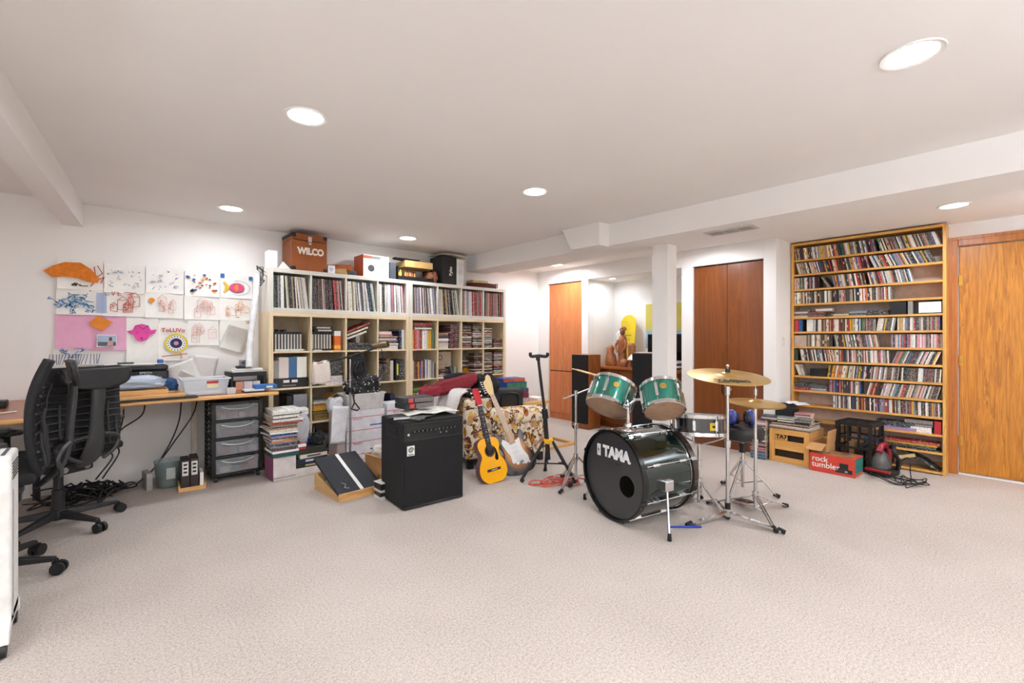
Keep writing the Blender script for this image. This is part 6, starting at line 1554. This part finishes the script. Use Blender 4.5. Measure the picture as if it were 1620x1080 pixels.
def drum(nm, label, c, r, dep, axis, shell, head_b, head_t, nl, loc_cat='drum', badge=None):
    t = thing(nm, label, 'drum', c); ax = Vector(axis).normalized()
    t.rotation_euler = Vector((0, 0, 1)).rotation_difference(ax).to_euler()
    h = dep / 2
    MB().lathe([(r, -h + .012), (r, h - .012), (r - .006, h - .012), (r - .006, -h + .012)], 48, closed=True).obj('shell', shell, t, smooth=True)
    for s in (-1, 1):
        MB().lathe([(r + .006, s * (h - .022)), (r + .009, s * h), (r + .001, s * (h + .004)), (r + .001, s * (h - .02))], 48, closed=True).obj('hoop', CHROME, t, smooth=True)
        MB().lathe([(0, s * (h - .006)), (r, s * (h - .006))], 40).obj('head', head_t if s > 0 else head_b, t)
    for i in range(nl):
        a = i * 2 * PI / nl + .3; M = Matrix.Rotation(a, 4, 'Z')
        lg = MB(M).box(r - .002, r + .018, -.011, .011, -h * .52, h * .52).obj('lug', CHROME, t, bevel=.006, seg=3)
        MB(M).cyl((r + .010, 0, -h + .002), (r + .010, 0, h - .002), .0028, n=6).obj('tension_rod', CHROME, lg, smooth=True)
    return t
def tilt(deg, dx, dy): 
    l = math.hypot(dx, dy); return (math.sin(R(deg)) * dx / l, math.sin(R(deg)) * dy / l, math.cos(R(deg)))
t1 = drum('tom_drum', 'larger teal tom drum with drumsticks, nearer the guitar stand', (2.737, 1.966, .805), .152, .20, tilt(36, .98, .12), TEAL, HEADT, plain('#2a2b2c', .4), 6)
t2 = drum('tom_drum', 'smaller teal tom drum with a gold badge', (2.80, 1.60, .815), .130, .19, tilt(37, .72, .69), TEAL, HEADT, plain('#2a2b2c', .4), 6)
for t_, r_, a in ((t2, .130, 195), (t1, .152, 200)):
    M = Matrix.Rotation(R(a + 22), 4, 'Z')
    MB(M).lathe([(0, .003), (.020, .003), (.022, 0)], 20, (r_ - .0005, 0, .025), (1, 0, 0)).obj('badge', plain('#b99a4a', .3, .8), t_, smooth=True)
for k, (a_, b_) in enumerate((((2.535, 2.165, 1.0), (2.80, 1.93, .905)), ((2.555, 2.135, .995), (2.83, 1.98, .90)))):
    A, B = Vector(a_), Vector(b_); d_ = B - A
    MB().tube([A, A + d_ * .02, A + d_ * .04, A + d_ * .10, A + d_ * .5, B], [.002, .005, .0035, .0055, .0075, .0075], 10).obj('drumstick', wood('#d0aa74', '#e3c494', .5, 0), None, smooth=True, label=('upper', 'lower')[k] + ' wooden drumstick resting on the teal tom drum', cat='drumstick', group='drumsticks')
sn = drum('snare_drum', 'black snare drum with a yellow badge', (3.165, 1.524, .605), .178, .14, tilt(7, .8, .6), plain('#0a0a0b', .15, 0, .2, 10, 1.), plain('#cfc9bd', .5), plain('#dcd8d0', .6), 8)
MB(Matrix.Rotation(R(238), 4, 'Z')).box(.176, .1805, -.028, .028, -.03, .022).obj('badge', plain('#d9b81f', .4), sn); MB(Matrix.Rotation(R(238), 4, 'Z')).box(.1805, .1812, -.012, .012, -.012, .004).obj('badge_print', BLACK, sn)
def tripod(t, z_hub, z_low, r, ang, mat=CHROME, flat=False, foot=True, tube=.008, braces=True):
    for k in range(3):
        a = R(ang + 120 * k); d_ = Vector((math.cos(a), math.sin(a), 0))
        L = MB()
        w_ = Vector((-d_.y, d_.x, 0)) * (.015 if flat else .010)
        p0, p1 = d_ * .018 + Vector((0, 0, z_hub)), d_ * r + Vector((0, 0, .016))
        if flat: L.hexa([p0 - w_ - Vector((0, 0, .006)), p1 - w_ - Vector((0, 0, .006)), p1 + w_ - Vector((0, 0, .006)), p0 + w_ - Vector((0, 0, .006)), p0 - w_ + Vector((0, 0, .006)), p1 - w_ + Vector((0, 0, .006)), p1 + w_ + Vector((0, 0, .006)), p0 + w_ + Vector((0, 0, .006))])
        else:
            w2 = w_ * .8; L.cyl(p0 + w2, p1 + w2, tube * .7, n=8); L.cyl(p0 - w2, p1 - w2, tube * .7, n=8)
        o = L.obj('leg', mat, t, smooth=not flat)
        MB().cyl(d_ * (r - .02) + Vector((0, 0, .026)), d_ * (r + .022) + Vector((0, 0, .014)), .014, .014, 10).obj('rubber_foot', RUBBER, o, smooth=True)
        if braces: MB().cyl(Vector((0, 0, z_low)), p0 * .42 + p1 * .58, .005, n=6).obj('brace', mat, t, smooth=True)
    MB().cyl((0, 0, z_hub - .025), (0, 0, z_hub + .025), .020, n=14).obj('hub', mat, t, smooth=True)
ss = thing('snare_stand', 'chrome snare stand with a folding basket', 'stand', (3.165, 1.524, 0))
tripod(ss, .20, .07, .21, 20); MB().cyl((0, 0, .05), (0, 0, .47), .011).obj('tube', CHROME, ss, smooth=True); MB().cyl((0, 0, .30), (0, 0, .35), .018).obj('clutch', CHROME, ss, smooth=True)
for k in range(3):
    a = R(75 + 120 * k); MB().tube(bez([(0, 0, .46), (.10 * math.cos(a), .10 * math.sin(a), .485), (.18 * math.cos(a), .18 * math.sin(a), .515), (.196 * math.cos(a), .196 * math.sin(a), .55)], 5), .006, 8).obj('basket_arm', CHROME, ss, smooth=True)
def cymbal_mesh(r, bell=.055, hgt=.03):
    pr = [(.006, hgt), (bell * .5, hgt * .93), (bell * .85, hgt * .62), (bell, hgt * .45)] + [(bell + (r - bell) * k / 8, hgt * .45 * (1 - k / 8) ** 1.0) for k in range(1, 9)]
    lo_ = [(a, b_ - .0022) for a, b_ in reversed(pr)]
    return MB().lathe(pr + lo_, 64, closed=True)
brs, nt, p = _new('cymbal_bronze')
v = _coord(nt); ln = nt.nodes.new('ShaderNodeVectorMath'); ln.operation = 'LENGTH'; nt.links.new(v, ln.inputs[0])
ml = nt.nodes.new('ShaderNodeMath'); ml.operation = 'MULTIPLY'; ml.inputs[1].default_value = 900; nt.links.new(ln.outputs['Value'], ml.inputs[0])
sn_ = nt.nodes.new('ShaderNodeMath'); sn_.operation = 'SINE'; nt.links.new(ml.outputs[0], sn_.inputs[0])
rp = _ramp(nt, sn_.outputs[0], [(0., lin('#b8924a')), (1., lin('#dcb869'))]); nt.links.new(rp.outputs['Color'], p.inputs['Base Color'])
p.inputs['Metallic'].default_value = .7; p.inputs['Roughness'].default_value = .32; _bump(nt, p, sn_.outputs[0], .12, .001)
cs = thing('cymbal_stand', 'chrome flat-leg cymbal stand carrying the large cymbal', 'stand', (3.114, 1.30, 0))
tripod(cs, .055, .03, .315, -83, flat=True, braces=False)
MB().cyl((0, 0, .02), (0, 0, .52), .0125, n=14).obj('lower_tube', CHROME, cs, smooth=True); MB().cyl((0, 0, .50), (0, 0, .86), .0095, n=12).obj('upper_tube', CHROME, cs, smooth=True)
MB().cyl((0, 0, .49), (0, 0, .54), .019).box(.01, .045, -.006, .006, .505, .525).obj('clutch', CHROME, cs, smooth=True, bevel=.002); MB().cyl((0, 0, .84), (0, 0, .90), .016).box(.0, .05, -.006, .006, .865, .885).obj('clutch', CHROME, cs, smooth=True, bevel=.002)
MB().cyl((0, 0, .02), (0, 0, .12), .018).obj('base_clutch', BLACK, cs, smooth=True)
MB().box(-.012, .012, -.02, .02, .905, .945).cyl((0, 0, .94), (0, 0, 1.03), .005).obj('tilter', CHROME, cs, smooth=True, bevel=.003); MB().box(.02, .045, -.008, .008, .90, .94).obj('wing_screw', BLACK, cs, bevel=.004)
MB().ball((0, 0, 1.035), .011).obj('wing_nut', CHROME, cs, smooth=True); MB().cyl((0, 0, .992), (0, 0, 1.018), .017, .014, 12).obj('felt', BLACK, cs, smooth=True)
cy = thing('ride_cymbal', 'large bronze cymbal with black script on its near side', 'cymbal', (3.114, 1.30, .965)); cy.rotation_euler = Vector((0, 0, 1)).rotation_difference(Vector(tilt(8.5, -.60, -.80))).to_euler()
cymbal_mesh(.255).obj('disc', brs, cy, smooth=True)
text('lettering', 'Zildjian', .085, BLACK, cy, (-.138, -.090, .0085), (R(4), 0, R(-42)), ext=.0003, bold=.002, xs=.85)
hh = thing('hi_hat_stand', 'chrome hi-hat stand with a foot pedal', 'stand', (3.37, 1.218, 0))
tripod(hh, .13, .05, .30, -19); MB().cyl((0, 0, .03), (0, 0, .50), .0125, n=14).obj('lower_tube', CHROME, hh, smooth=True); MB().cyl((0, 0, .48), (0, 0, .755), .010, n=12).obj('upper_tube', CHROME, hh, smooth=True); MB().cyl((0, 0, .75), (0, 0, .93), .003, n=8).obj('pull_rod', CHROME, hh, smooth=True)
MB().cyl((0, 0, .47), (0, 0, .52), .018).obj('clutch', CHROME, hh, smooth=True); MB().cyl((0, 0, .735), (0, 0, .757), .028, .024).obj('cup', CHROME, hh, smooth=True); MB().cyl((0, 0, .825), (0, 0, .87), .011).box(.0, .03, -.004, .004, .845, .858).obj('top_clutch', CHROME, hh, smooth=True)
pd_ = MB(Matrix.Rotation(R(48), 4, 'Z')); pd_.hexa([(.04, -.04, .06), (.27, -.035, .012), (.27, .035, .012), (.04, .04, .06), (.04, -.04, .068), (.27, -.035, .020), (.27, .035, .020), (.04, .04, .068)]); pd_.obj('footboard', plain('#4a2420', .5, .3), hh, bevel=.003)
for nm, z_, fl, lb in (('hi_hat_cymbal', .772, 1, 'upper small hi-hat cymbal with a clutch'), ('hi_hat_cymbal', .764, -1, 'lower small hi-hat cymbal on its cup')):
    c_ = thing(nm, lb, 'cymbal', (3.37, 1.218, z_), 0, 'hi-hat cymbals'); c_.rotation_euler = Vector((0, 0, 1)).rotation_difference(Vector(tilt(3.5, -.4, -.9))).to_euler(); o = cymbal_mesh(.185, .045, .024).obj('disc', brs, c_, smooth=True)
    if fl < 0: o.scale = (1, 1, -1)
th = thing('drum_throne', 'black round drum throne on a chrome tripod', 'stool', (3.72, 1.44, 0))
tripod(th, .26, .09, .235, -62); MB().cyl((0, 0, .06), (0, 0, .44), .014, n=12).obj('tube', CHROME, th, smooth=True); MB().cyl((0, 0, .33), (0, 0, .40), .024).obj('clutch', BLACK, th, smooth=True)
MB().lathe([(0, .43), (.12, .43), (.150, .445), (.155, .48), (.152, .515), (.14, .532), (.10, .538), (0, .54)], 36).obj('seat', plain('#161617', .5, 0, .2, 20), th, smooth=True)
em = thing('ear_defenders', 'pair of glossy blue ear defenders resting on the drum throne', 'ear defenders', (3.70, 1.44, .5405), -46); em.scale = (1.35, 1.35, 1.35)
for s in (-1, 1): MB().ball((s * .052, 0, .047), (.028, .038, .047), 18, 12).obj('cup', plain('#13309c', .12, 0, .1, 8, 1.), em, smooth=True); MB().lathe([(.02, 0), (.036, 0), (.036, .016), (.02, .016)], 20, (s * .022, 0, .045), (s, 0, 0), True).obj('cushion', BLACK, em, smooth=True)
MB().tube(bez([(-.055, .0, .05), (-.05, .07, .02), (-.03, .11, .008), (.03, .11, .008), (.05, .07, .02), (.055, 0, .05)], 5), .005, 8).obj('headband', BLACK, em, smooth=True)
ls = thing('boom_cymbal_stand', 'bare chrome cymbal stand behind the bass drum with an angled rod', 'stand', (2.905, 2.44, 0))
tripod(ls, .24, .08, .23, 70); MB().cyl((0, 0, .06), (0, 0, .50), .012, n=14).obj('lower_tube', CHROME, ls, smooth=True); MB().cyl((0, 0, .48), (0, 0, .76), .0095, n=12).obj('upper_tube', CHROME, ls, smooth=True)
MB().cyl((0, 0, .47), (0, 0, .52), .020).box(-.03, .0, -.012, .012, .48, .51).obj('clutch', CHROME, ls, smooth=True, bevel=.003); MB().cyl((0, 0, .74), (0, 0, .79), .015).obj('tilter', CHROME, ls, smooth=True)
MB().cyl((-.075, .068, .72), (.14, -.126, .835), .006, n=10).obj('boom_rod', CHROME, ls, smooth=True)
bp = thing('bass_pedal', 'chrome bass drum pedal behind the bass drum', 'pedal', (3.06, 1.70, 0), -102.6)
MB().box(-.06, .06, .0, .012, 0, .012).hexa([(-.04, .03, .05), (.04, .03, .05), (.035, .24, .008), (-.035, .24, .008), (-.04, .03, .058), (.04, .03, .058), (.035, .24, .016), (-.035, .24, .016)]).obj('footboard', STEEL, bp); 
for x in (-.05, .05): MB().cyl((x, .02, 0), (x, .02, .20), .006).obj('post', CHROME, bp, smooth=True)
MB().cyl((-.05, .02, .20), (.05, .02, .20), .006).obj('axle', CHROME, bp, smooth=True); MB().cyl((0, .02, .20), (0, .05, .36), .004).ball((0, .05, .37), .022).obj('beater', WHITE, bp, smooth=True)
MB().tube([(2.72, 1.50, .004), (2.86, 1.36, .010)], .007, 6).obj('blue_tube', plain('#2a3f9c', .4), None, smooth=True, label='short blue rod lying on the carpet by the bass drum leg', cat='rod')

# ---------------------------------------------------------------- niche: cabinet, speakers, carvings
nc = thing('niche_cabinet', 'cherry wood cabinet set into the niche', 'cabinet', (5.16, 0, 0))
MB().box(0, .50, 2.72, 4.02, .06, .80).obj('body', CHERRYD, nc, bevel=.003); MB().box(-.03, .51, 2.70, 4.03, .80, .835).obj('top_board', wood('#8a4a20', '#a8632e', .35, 1), nc, bevel=.004); MB().box(.03, .50, 2.74, 4.0, 0, .06).obj('plinth', CHERRYD, nc)
for k in range(3):
    y = 2.74 + k * .425
    d_ = MB().box(-.016, .0, y, y + .41, .09, .78).obj('door', CHERRYD, nc, bevel=.002); MB().cyl((-.016, y + .37, .62), (-.04, y + .37, .62), .010, n=12).obj('knob', BLACK, d_, smooth=True)
def tower(y0, y1, x, h, label):
    t = thing('tower_speaker', label, 'speaker', (x, (y0 + y1) / 2, 0), 0, 'wooden tower speakers'); w_ = (y1 - y0)
    MB().box(.012, .27, -w_/2, w_/2, .0, h).obj('cabinet', WALNUT, t, bevel=.003)
    MB().box(0, .014, -w_/2 + .006, w_/2 - .006, .075, h - .004).obj('grille', plain('#141414', .9, 0, .4, 200, 0, .4), t, bevel=.004)
    MB().box(.004, .014, -w_/2, w_/2, .0, .07).obj('base_board', WALNUT, t, bevel=.002)
    return t
tower(3.82, 4.11, 4.80, 1.0, 'wooden tower speaker in front of the niche, fully seen')
tower(2.84, 3.17, 4.83, 1.04, 'wooden tower speaker half hidden behind the white column')
CARV = plain('#9a5a2c', .5, 0, .3, 30, .2, .4)
def carve(nm, loc, pts, label, extra=None, mat=CARV):
    t = thing(nm, label, 'carving', loc)
    b = MB(); n = 14; prev = []
    for (z, rx, ry, dy) in pts:
        prev.append([(rx * math.cos(2 * PI * i / n) * (1 + .12 * math.sin(3 * i + z * 40)), dy + ry * math.sin(2 * PI * i / n) * (1 + .1 * math.cos(2 * i + z * 60)), z) for i in range(n)])
    vs = [p_ for r_ in prev for p_ in r_]
    b._add(vs, [(j * n + i, j * n + (i + 1) % n, (j + 1) * n + (i + 1) % n, (j + 1) * n + i) for j in range(len(prev) - 1) for i in range(n)] + [tuple(range(n - 1, -1, -1)), tuple((len(prev) - 1) * n + i for i in range(n))])
    b.obj('body', mat, t, smooth=60)
    if extra: extra(t)
    return t
def arms(t):
    for s in (-1, 1): MB().tube(bez([(-.02, s * .05, .36), (-.05, s * .08, .28), (-.07, s * .04, .20)], 5), .018, 8).obj('arm', CARV, t, smooth=True)
    MB().ball((-.005, .0, .47), (.035, .035, .045)).obj('head', plain('#7a4422', .5), t, smooth=True); MB().tube(bez([(0, .04, .50), (.0, -.02, .535), (0, -.05, .50)], 5), .016, 8).obj('hat', CARV, t, smooth=True)
carve('wood_carving', (5.30, 3.62, .8355), [(0, .07, .09, 0), (.04, .075, .09, 0), (.10, .05, .06, 0), (.2, .055, .06, .01), (.32, .06, .065, .0), (.40, .045, .05, 0), (.43, .02, .02, 0)], 'tall carved wooden figure with a hat before the yellow snowboard', arms)
carve('wood_carving', (5.28, 3.80, .8355), [(0, .07, .08, 0), (.06, .08, .085, 0), (.15, .06, .065, 0), (.19, .045, .05, .01), (.25, .05, .055, .01), (.29, .02, .02, 0)], 'squat carved wooden bear on the cabinet')
carve('wood_carving', (5.26, 3.47, .8355), [(0, .06, .06, 0), (.05, .05, .05, 0), (.12, .03, .035, -.01), (.2, .05, .05, -.02), (.28, .055, .055, -.02), (.32, .03, .03, -.02)], 'carved wooden burl sculpture beside the tall figure')
carve('wood_carving', (5.22, 3.54, .8355), [(0, .05, .05, 0), (.04, .06, .06, 0), (.08, .05, .055, 0), (.11, .01, .01, 0)], 'low rounded wooden carving at the front of the cabinet')
carve('wooden_mask', (5.36, 3.70, .8355), [(0, .03, .03, 0), (.25, .03, .035, 0), (.36, .035, .05, .02), (.44, .03, .045, .02), (.49, .01, .015, .02)], 'white and black carved cow head behind the squat bear', None, plain('#d9d3c8', .6, 0, .6, 18))
sbd = thing('snowboard', 'yellow snowboard leaning upright in the niche', 'snowboard', (5.56, 3.74, .836))
MB(Matrix.Rotation(R(6), 4, 'Y')).prism([(.125 * math.cos(a), .125 * math.sin(a) + .60) for a in [i * PI / 12 for i in range(13)]] + [(-.118, .3), (-.125, .0), (.125, .0), (.118, .3)], -.006, .006, Matrix(((0, 0, 1, 0), (1, 0, 0, 0), (0, 1, 0, 0), (0, 0, 0, 1)))).obj('board', plain('#e8c92a', .3, 0, .08, 10), sbd, bevel=.003)
MB(Matrix.Rotation(R(6), 4, 'Y')).box(-.0075, -.006, -.06, .06, .42, .44).box(-.0075, -.006, -.05, .05, .36, .372).obj('print', plain('#b99a1c', .5), sbd)
pf_ = MB(); pf_.grid(lambda u, v: (-.12 + .2 * u, -.13 + .26 * v, .10 + .10 * math.sin(u * 1.6)), 8, 3); pf_.obj('white_tray', WHITE, None, (5.24, 3.30, .836), smooth=180, solid=.006, label='curved white plastic tray on the cabinet behind the speaker', cat='tray')
cbox('tray_stand', (.1, .16, .1), plain('#d6d3cd', .5), None, (5.30, 3.30, .836), label='white base under the curved tray', cat='stand')
po = thing('poster', 'yellow and blue poster on the niche wall behind the column', 'poster', (XR - .002, 3.24, 1.08))
MB().box(-.003, 0, -.28, .28, 0, .62).obj('paper', plain('#cfc25a', .7, 0, .1, 5), po); MB().box(-.0042, -.003, -.28, .28, 0, .25).obj('blue_field', plain('#9fb9c9', .7, 0, .2, 8), po)
mo = thing('monitor', 'black computer monitor behind the white column', 'monitor', (5.40, 3.04, .836))
MB().box(0, .04, -.26, .26, .10, .44).obj('bezel', BLACK, mo, bevel=.006); MB().box(-.002, .0, -.245, .245, .115, .425).obj('screen', plain('#0c0d10', .12), mo); MB().box(.01, .035, -.03, .03, .0, .12).box(-.06, .1, -.1, .1, 0, .012).obj('stand', BLACK, mo, bevel=.003)
for k in range(4): cbox('desk_box', (.2, .24 - .02 * k, .024), plain(('#2a2a2c', '#e4e2de', '#1d1d20', '#d9d6d0')[k], .5), None, (5.26, 2.85, .836 + k * .0245), label=('lowest', 'second', 'third', 'topmost')[k] + ' flat device in the stack right of the monitor', cat='device')

# ---------------------------------------------------------------- right-hand floor: crates, box, vacuum
z = 0
for k in range(38):
    cn = rnd.choice(['charcoal', 'white', 'grey', 'black', 'cream', 'dark grey', 'pink']) if k > 6 else ('charcoal', 'blue', 'pale blue')[k % 3]
    inst(YFLAT, 'disc_case', (4.935 + rnd.uniform(-.003, .003), 1.690 + rnd.uniform(-.003, .003), z), (0, 0, R(rnd.uniform(-2, 2))), (.135, .142, .0102), label='%s disc case in the floor pile against the closet, %s from the carpet' % (cn, nth(k + 1)), cat='disc', group='floor pile of discs by the closet', color=jit(NAMEC[cn])); z += .0106
cr = thing('wooden_crate', 'honey pine slatted crate with black TA7 lettering', 'crate', (4.965, 1.49, 0), -3)
WC = wood('#c4873c', '#e0ab60', .45, 1, 7., .06)
CRW, CRD, CRH = .35, .40, .325
for x0, x1 in ((0, .018), (CRD - .018, CRD)):
    for z0, z1 in ((.0, .055), (.125, .215), (.275, CRH)): MB().box(x0 + .002, x1 - .002, -CRW/2, CRW/2, z0, z1).obj('slat', WC, cr, bevel=.002)
    for y in (-CRW/2, CRW/2 - .045): MB().box(x0 - .004, x1 + .004, y, y + .045, 0, CRH).obj('post', wood('#c4873c', '#e0ab60', .45, 2, 7., .06), cr, bevel=.002)
for y in (-CRW/2, CRW/2 - .012): MB().box(.018, CRD - .018, y, y + .012, .0, CRH).obj('side_board', PINEX, cr)
MB().box(.018, CRD - .018, -CRW/2 + .012, CRW/2 - .012, .0, .012).obj('bottom_board', PINEX, cr)
MB().box(.05, .30, -CRW/2 + .03, CRW/2 - .03, .012, .27).obj('contents', plain('#3a2a1c', .8), cr)
text('lettering', 'TA7', .055, BLACK, cr, (.0215, .075, .245), (R(90), 0, R(-90)), bold=.002)
MB().box(.022, .026, .02, .14, .215, .272).obj('inner_board', WC, cr)
z = .326
for k, (cn, t_, w_) in enumerate((('brown', .012, .36), ('cream', .014, .36), ('white', .012, .35), ('charcoal', .012, .30), ('tan', .012, .33), ('black', .014, .28))):
    inst(YFLAT, 'record', (4.96 + .004 * (k % 3), 1.31 + .01 * (k % 2), z), (0, 0, R((-3, -5, -1, -4, 2, -6)[k])), (.3, w_, t_ * .95), label='%s record sleeve lying on the pine crate, %s layer' % (cn, nth(k + 1)), cat='record', group='records on the pine crate', color=jit(NAMEC[cn])); z += t_
zt = z
for k, (y, n_, pal) in enumerate(((1.60, 4, ('charcoal', 'white', 'grey', 'black')), (1.45, 4, ('white', 'charcoal', 'cream', 'grey')), (1.31, 3, ('black', 'grey', 'charcoal')))):
    for q in range(n_): inst(YFLAT, 'disc_case', (4.97 + .01 * k, y, zt + q * .0106), (0, 0, R(rnd.uniform(-5, 5))), (.125, .142, .0102), label='%s disc case in the %s short pile on the pine crate, %s layer' % (pal[q], ('far', 'middle', 'near')[k], nth(q + 1)), cat='disc', group='short disc piles on the pine crate', color=jit(NAMEC[pal[q]]))
cbox('black_box', (.16, .16, .10), plain('#17181a', .5), None, (5.16, 1.565, zt + .001), -4, label='black shoebox stacked on the crate near the closet', cat='box')
cbox('black_box', (.14, .15, .055), plain('#1d1e21', .5), None, (5.16, 1.56, zt + .102), 3, label='smaller black box on the black shoebox', cat='box')
for q, cn in enumerate(('tan', 'orange', 'cream', 'brown', 'white', 'maroon', 'pink')): inst(YFLAT, 'disc_case', (5.10, 1.34 + .004 * (q % 2), zt + q * .0115), (0, 0, R(rnd.uniform(-3, 3))), (.125, .142, .0110), label='%s disc case in the tan and red pile on the crate' % cn, cat='disc', group='tan and red disc pile on the crate', color=jit(NAMEC[cn]))
openmag(.20, .15, (5.13, 1.48, zt + .165), 60, 'open white leaflet draped over the black boxes on the crate', '#dcdcd8', .015)
cbx2 = thing('cardboard_box', 'open brown cardboard box between pine crate and black milk crate', 'box', (5.12, 1.235, 0), -4)
tub(.30, .13, .24, .30, .13, .004, CARDB, 'body', cbx2)
for zz, dx in ((.24, 0), ):
    MB().hexa([(-.15, -.065, .24), (-.15, .065, .24), (-.25, .075, .19), (-.25, -.055, .19), (-.15, -.065, .244), (-.15, .065, .244), (-.25, .075, .194), (-.25, -.055, .194)]).obj('flap', CARDB, cbx2)
    MB().hexa([(-.15, -.065, .24), (.15, -.065, .24), (.15, -.075, .36), (-.15, -.075, .36), (-.15, -.069, .24), (.15, -.069, .24), (.15, -.079, .36), (-.15, -.079, .36)]).obj('flap', CARDB, cbx2)
mc = thing('milk_crate', 'tall black plastic milk crate in front of the disc rack', 'crate', (5.17, 1.02, 0), -8)
MK = plain('#131414', .45, 0, .2, 30); w_, d_, h_ = .29, .29, .44
for x in (0, d_ - .014):
    for y in (-w_/2, w_/2 - .03): MB().box(x, x + .014, y, y + .03, 0, h_).obj('post', MK, mc)
    for z0, z1 in ((0, .05), (.115, .135), (.195, .215), (.29, .305), (.405, h_)): MB().box(x + .002, x + .012, -w_/2 + .03, w_/2 - .03, z0, z1).obj('side_bar', MK, mc)
    for y in (-.05, .035): MB().box(x + .003, x + .011, y, y + .018, .05, .405).obj('rib', MK, mc)
for y in (-w_/2, w_/2 - .014):
    for z0, z1 in ((0, .05), (.115, .135), (.195, .215), (.29, .305), (.405, h_)): MB().box(.014, d_ - .014, y + .002, y + .012, z0, z1).obj('side_bar', MK, mc)
    for x in (.08, .19): MB().box(x, x + .018, y + .003, y + .011, .05, .405).obj('rib', MK, mc)
for k in range(5): MB().box(.02 + k * .055, .035 + k * .055, -w_/2, w_/2, h_ - .02, h_ - .008).obj('floor_bar', MK, mc)
for k in range(3): MB().box(.0, d_, -.10 + k * .09, -.085 + k * .09, h_ - .02, h_ - .010).obj('floor_bar', MK, mc)
for k, (y, c, hh_) in enumerate(((-.10, '#5a3a2a', .2), (-.04, '#2a2a2e', .22), (.03, '#8a6a4a', .24), (.08, '#3a2a24', .18))): cbox('book', (.2, .045, hh_), plain(c, .6), None, (5.31, 1.0 + y, .012), -8, label=('brown', 'black', 'tan', 'dark brown')[k] + ' book standing inside the black milk crate', cat='book')
rt = thing('toy_carton', 'red carton with white rock tumbler lettering', 'carton', (4.875, 1.12, 0), -3)
RTR = plain('#c9402c', .45, 0, .05, 8)
MB().box(0, .23, -.175, .175, 0, .165).obj('body', RTR, rt, bevel=.002)
for k, s_ in enumerate(('rock', 'tumbler')): text('lettering', s_, .068, WHITE, rt, (-.0008, .155, .118 - .052 * k), (R(90), 0, R(-90)), ext=.0004, bold=.001, align='LEFT')
MB().box(-.0012, 0, -.155, -.03, .025, .062).obj('picture_base', plain('#2b2c30', .5), rt); MB().box(-.0014, 0, -.125, -.06, .062, .11).obj('picture_drum', plain('#1d1e22', .5), rt); MB().box(-.0016, 0, -.12, -.10, .035, .05).obj('picture_light', plain('#9aa0a6', .5), rt)
MB().box(.02, .21, -.15, .15, .165, .1662).obj('lid_print', plain('#8a6a4a', .5, 0, .9, 14), rt); MB().box(-.0006, .2306, -.1762, -.175, .03, .155).obj('teal_side', plain('#2f7a74', .5), rt)
vc = thing('spot_vacuum', 'red and grey portable spot vacuum in front of the rack', 'vacuum', (5.19, .81, 0), -14)
MB().box(-.10, .13, -.085, .085, .0, .075).obj('base', BLACK, vc, bevel=.02, seg=3); MB().box(-.115, -.05, -.09, .09, .035, .062).obj('red_skirt', plain('#9c1f26', .35), vc, bevel=.01)
MB().grid(lambda u, v: (-.015 + .085 * math.cos(2 * PI * u) * math.sin(PI * (.5 + .5 * v)) , .072 * math.sin(2 * PI * u) * math.sin(PI * (.5 + .5 * v)), .07 + .15 * math.sin(PI * .5 * v)), 28, 12).obj('tank', clear('#6d6a68', .12, .75), vc, smooth=180)
MB().tube(bez([(-.06, 0, .21), (-.01, 0, .262), (.07, 0, .25), (.11, 0, .17), (.10, 0, .06)], 6), .026, 12).obj('handle', plain('#8d1a2a', .3), vc, smooth=True)
MB().tube(bez([(.05, -.09, .06), (.02, -.11, .15), (-.03, -.10, .22), (.03, -.07, .26), (.09, -.02, .24)], 6), .016, 10).obj('hose', BLACK, vc, smooth=True)
cd = MB(); pts = []
for i in range(64):
    a = i * .62; k = i / 64
    pts.append((5.03 + .13 * math.cos(a) * (.6 + .5 * math.sin(i * .37)) + .05 * math.sin(i * .21), .70 - .12 * k + .20 * math.sin(a) * (.55 + .45 * math.cos(i * .29)), .007 + .008 * (i % 5)))
cd.tube(bez(pts, 4), .0042, 6)
cd.tube(bez([(5.2, .70, .02), (5.26, .68, .14), (5.24, .63, .17), (5.18, .62, .08), (5.08, .6, .01)], 6), .0042, 6)
cd.obj('power_cord', BLACK, None, smooth=True, label='black power cord lying in loops before the disc rack', cat='cord')
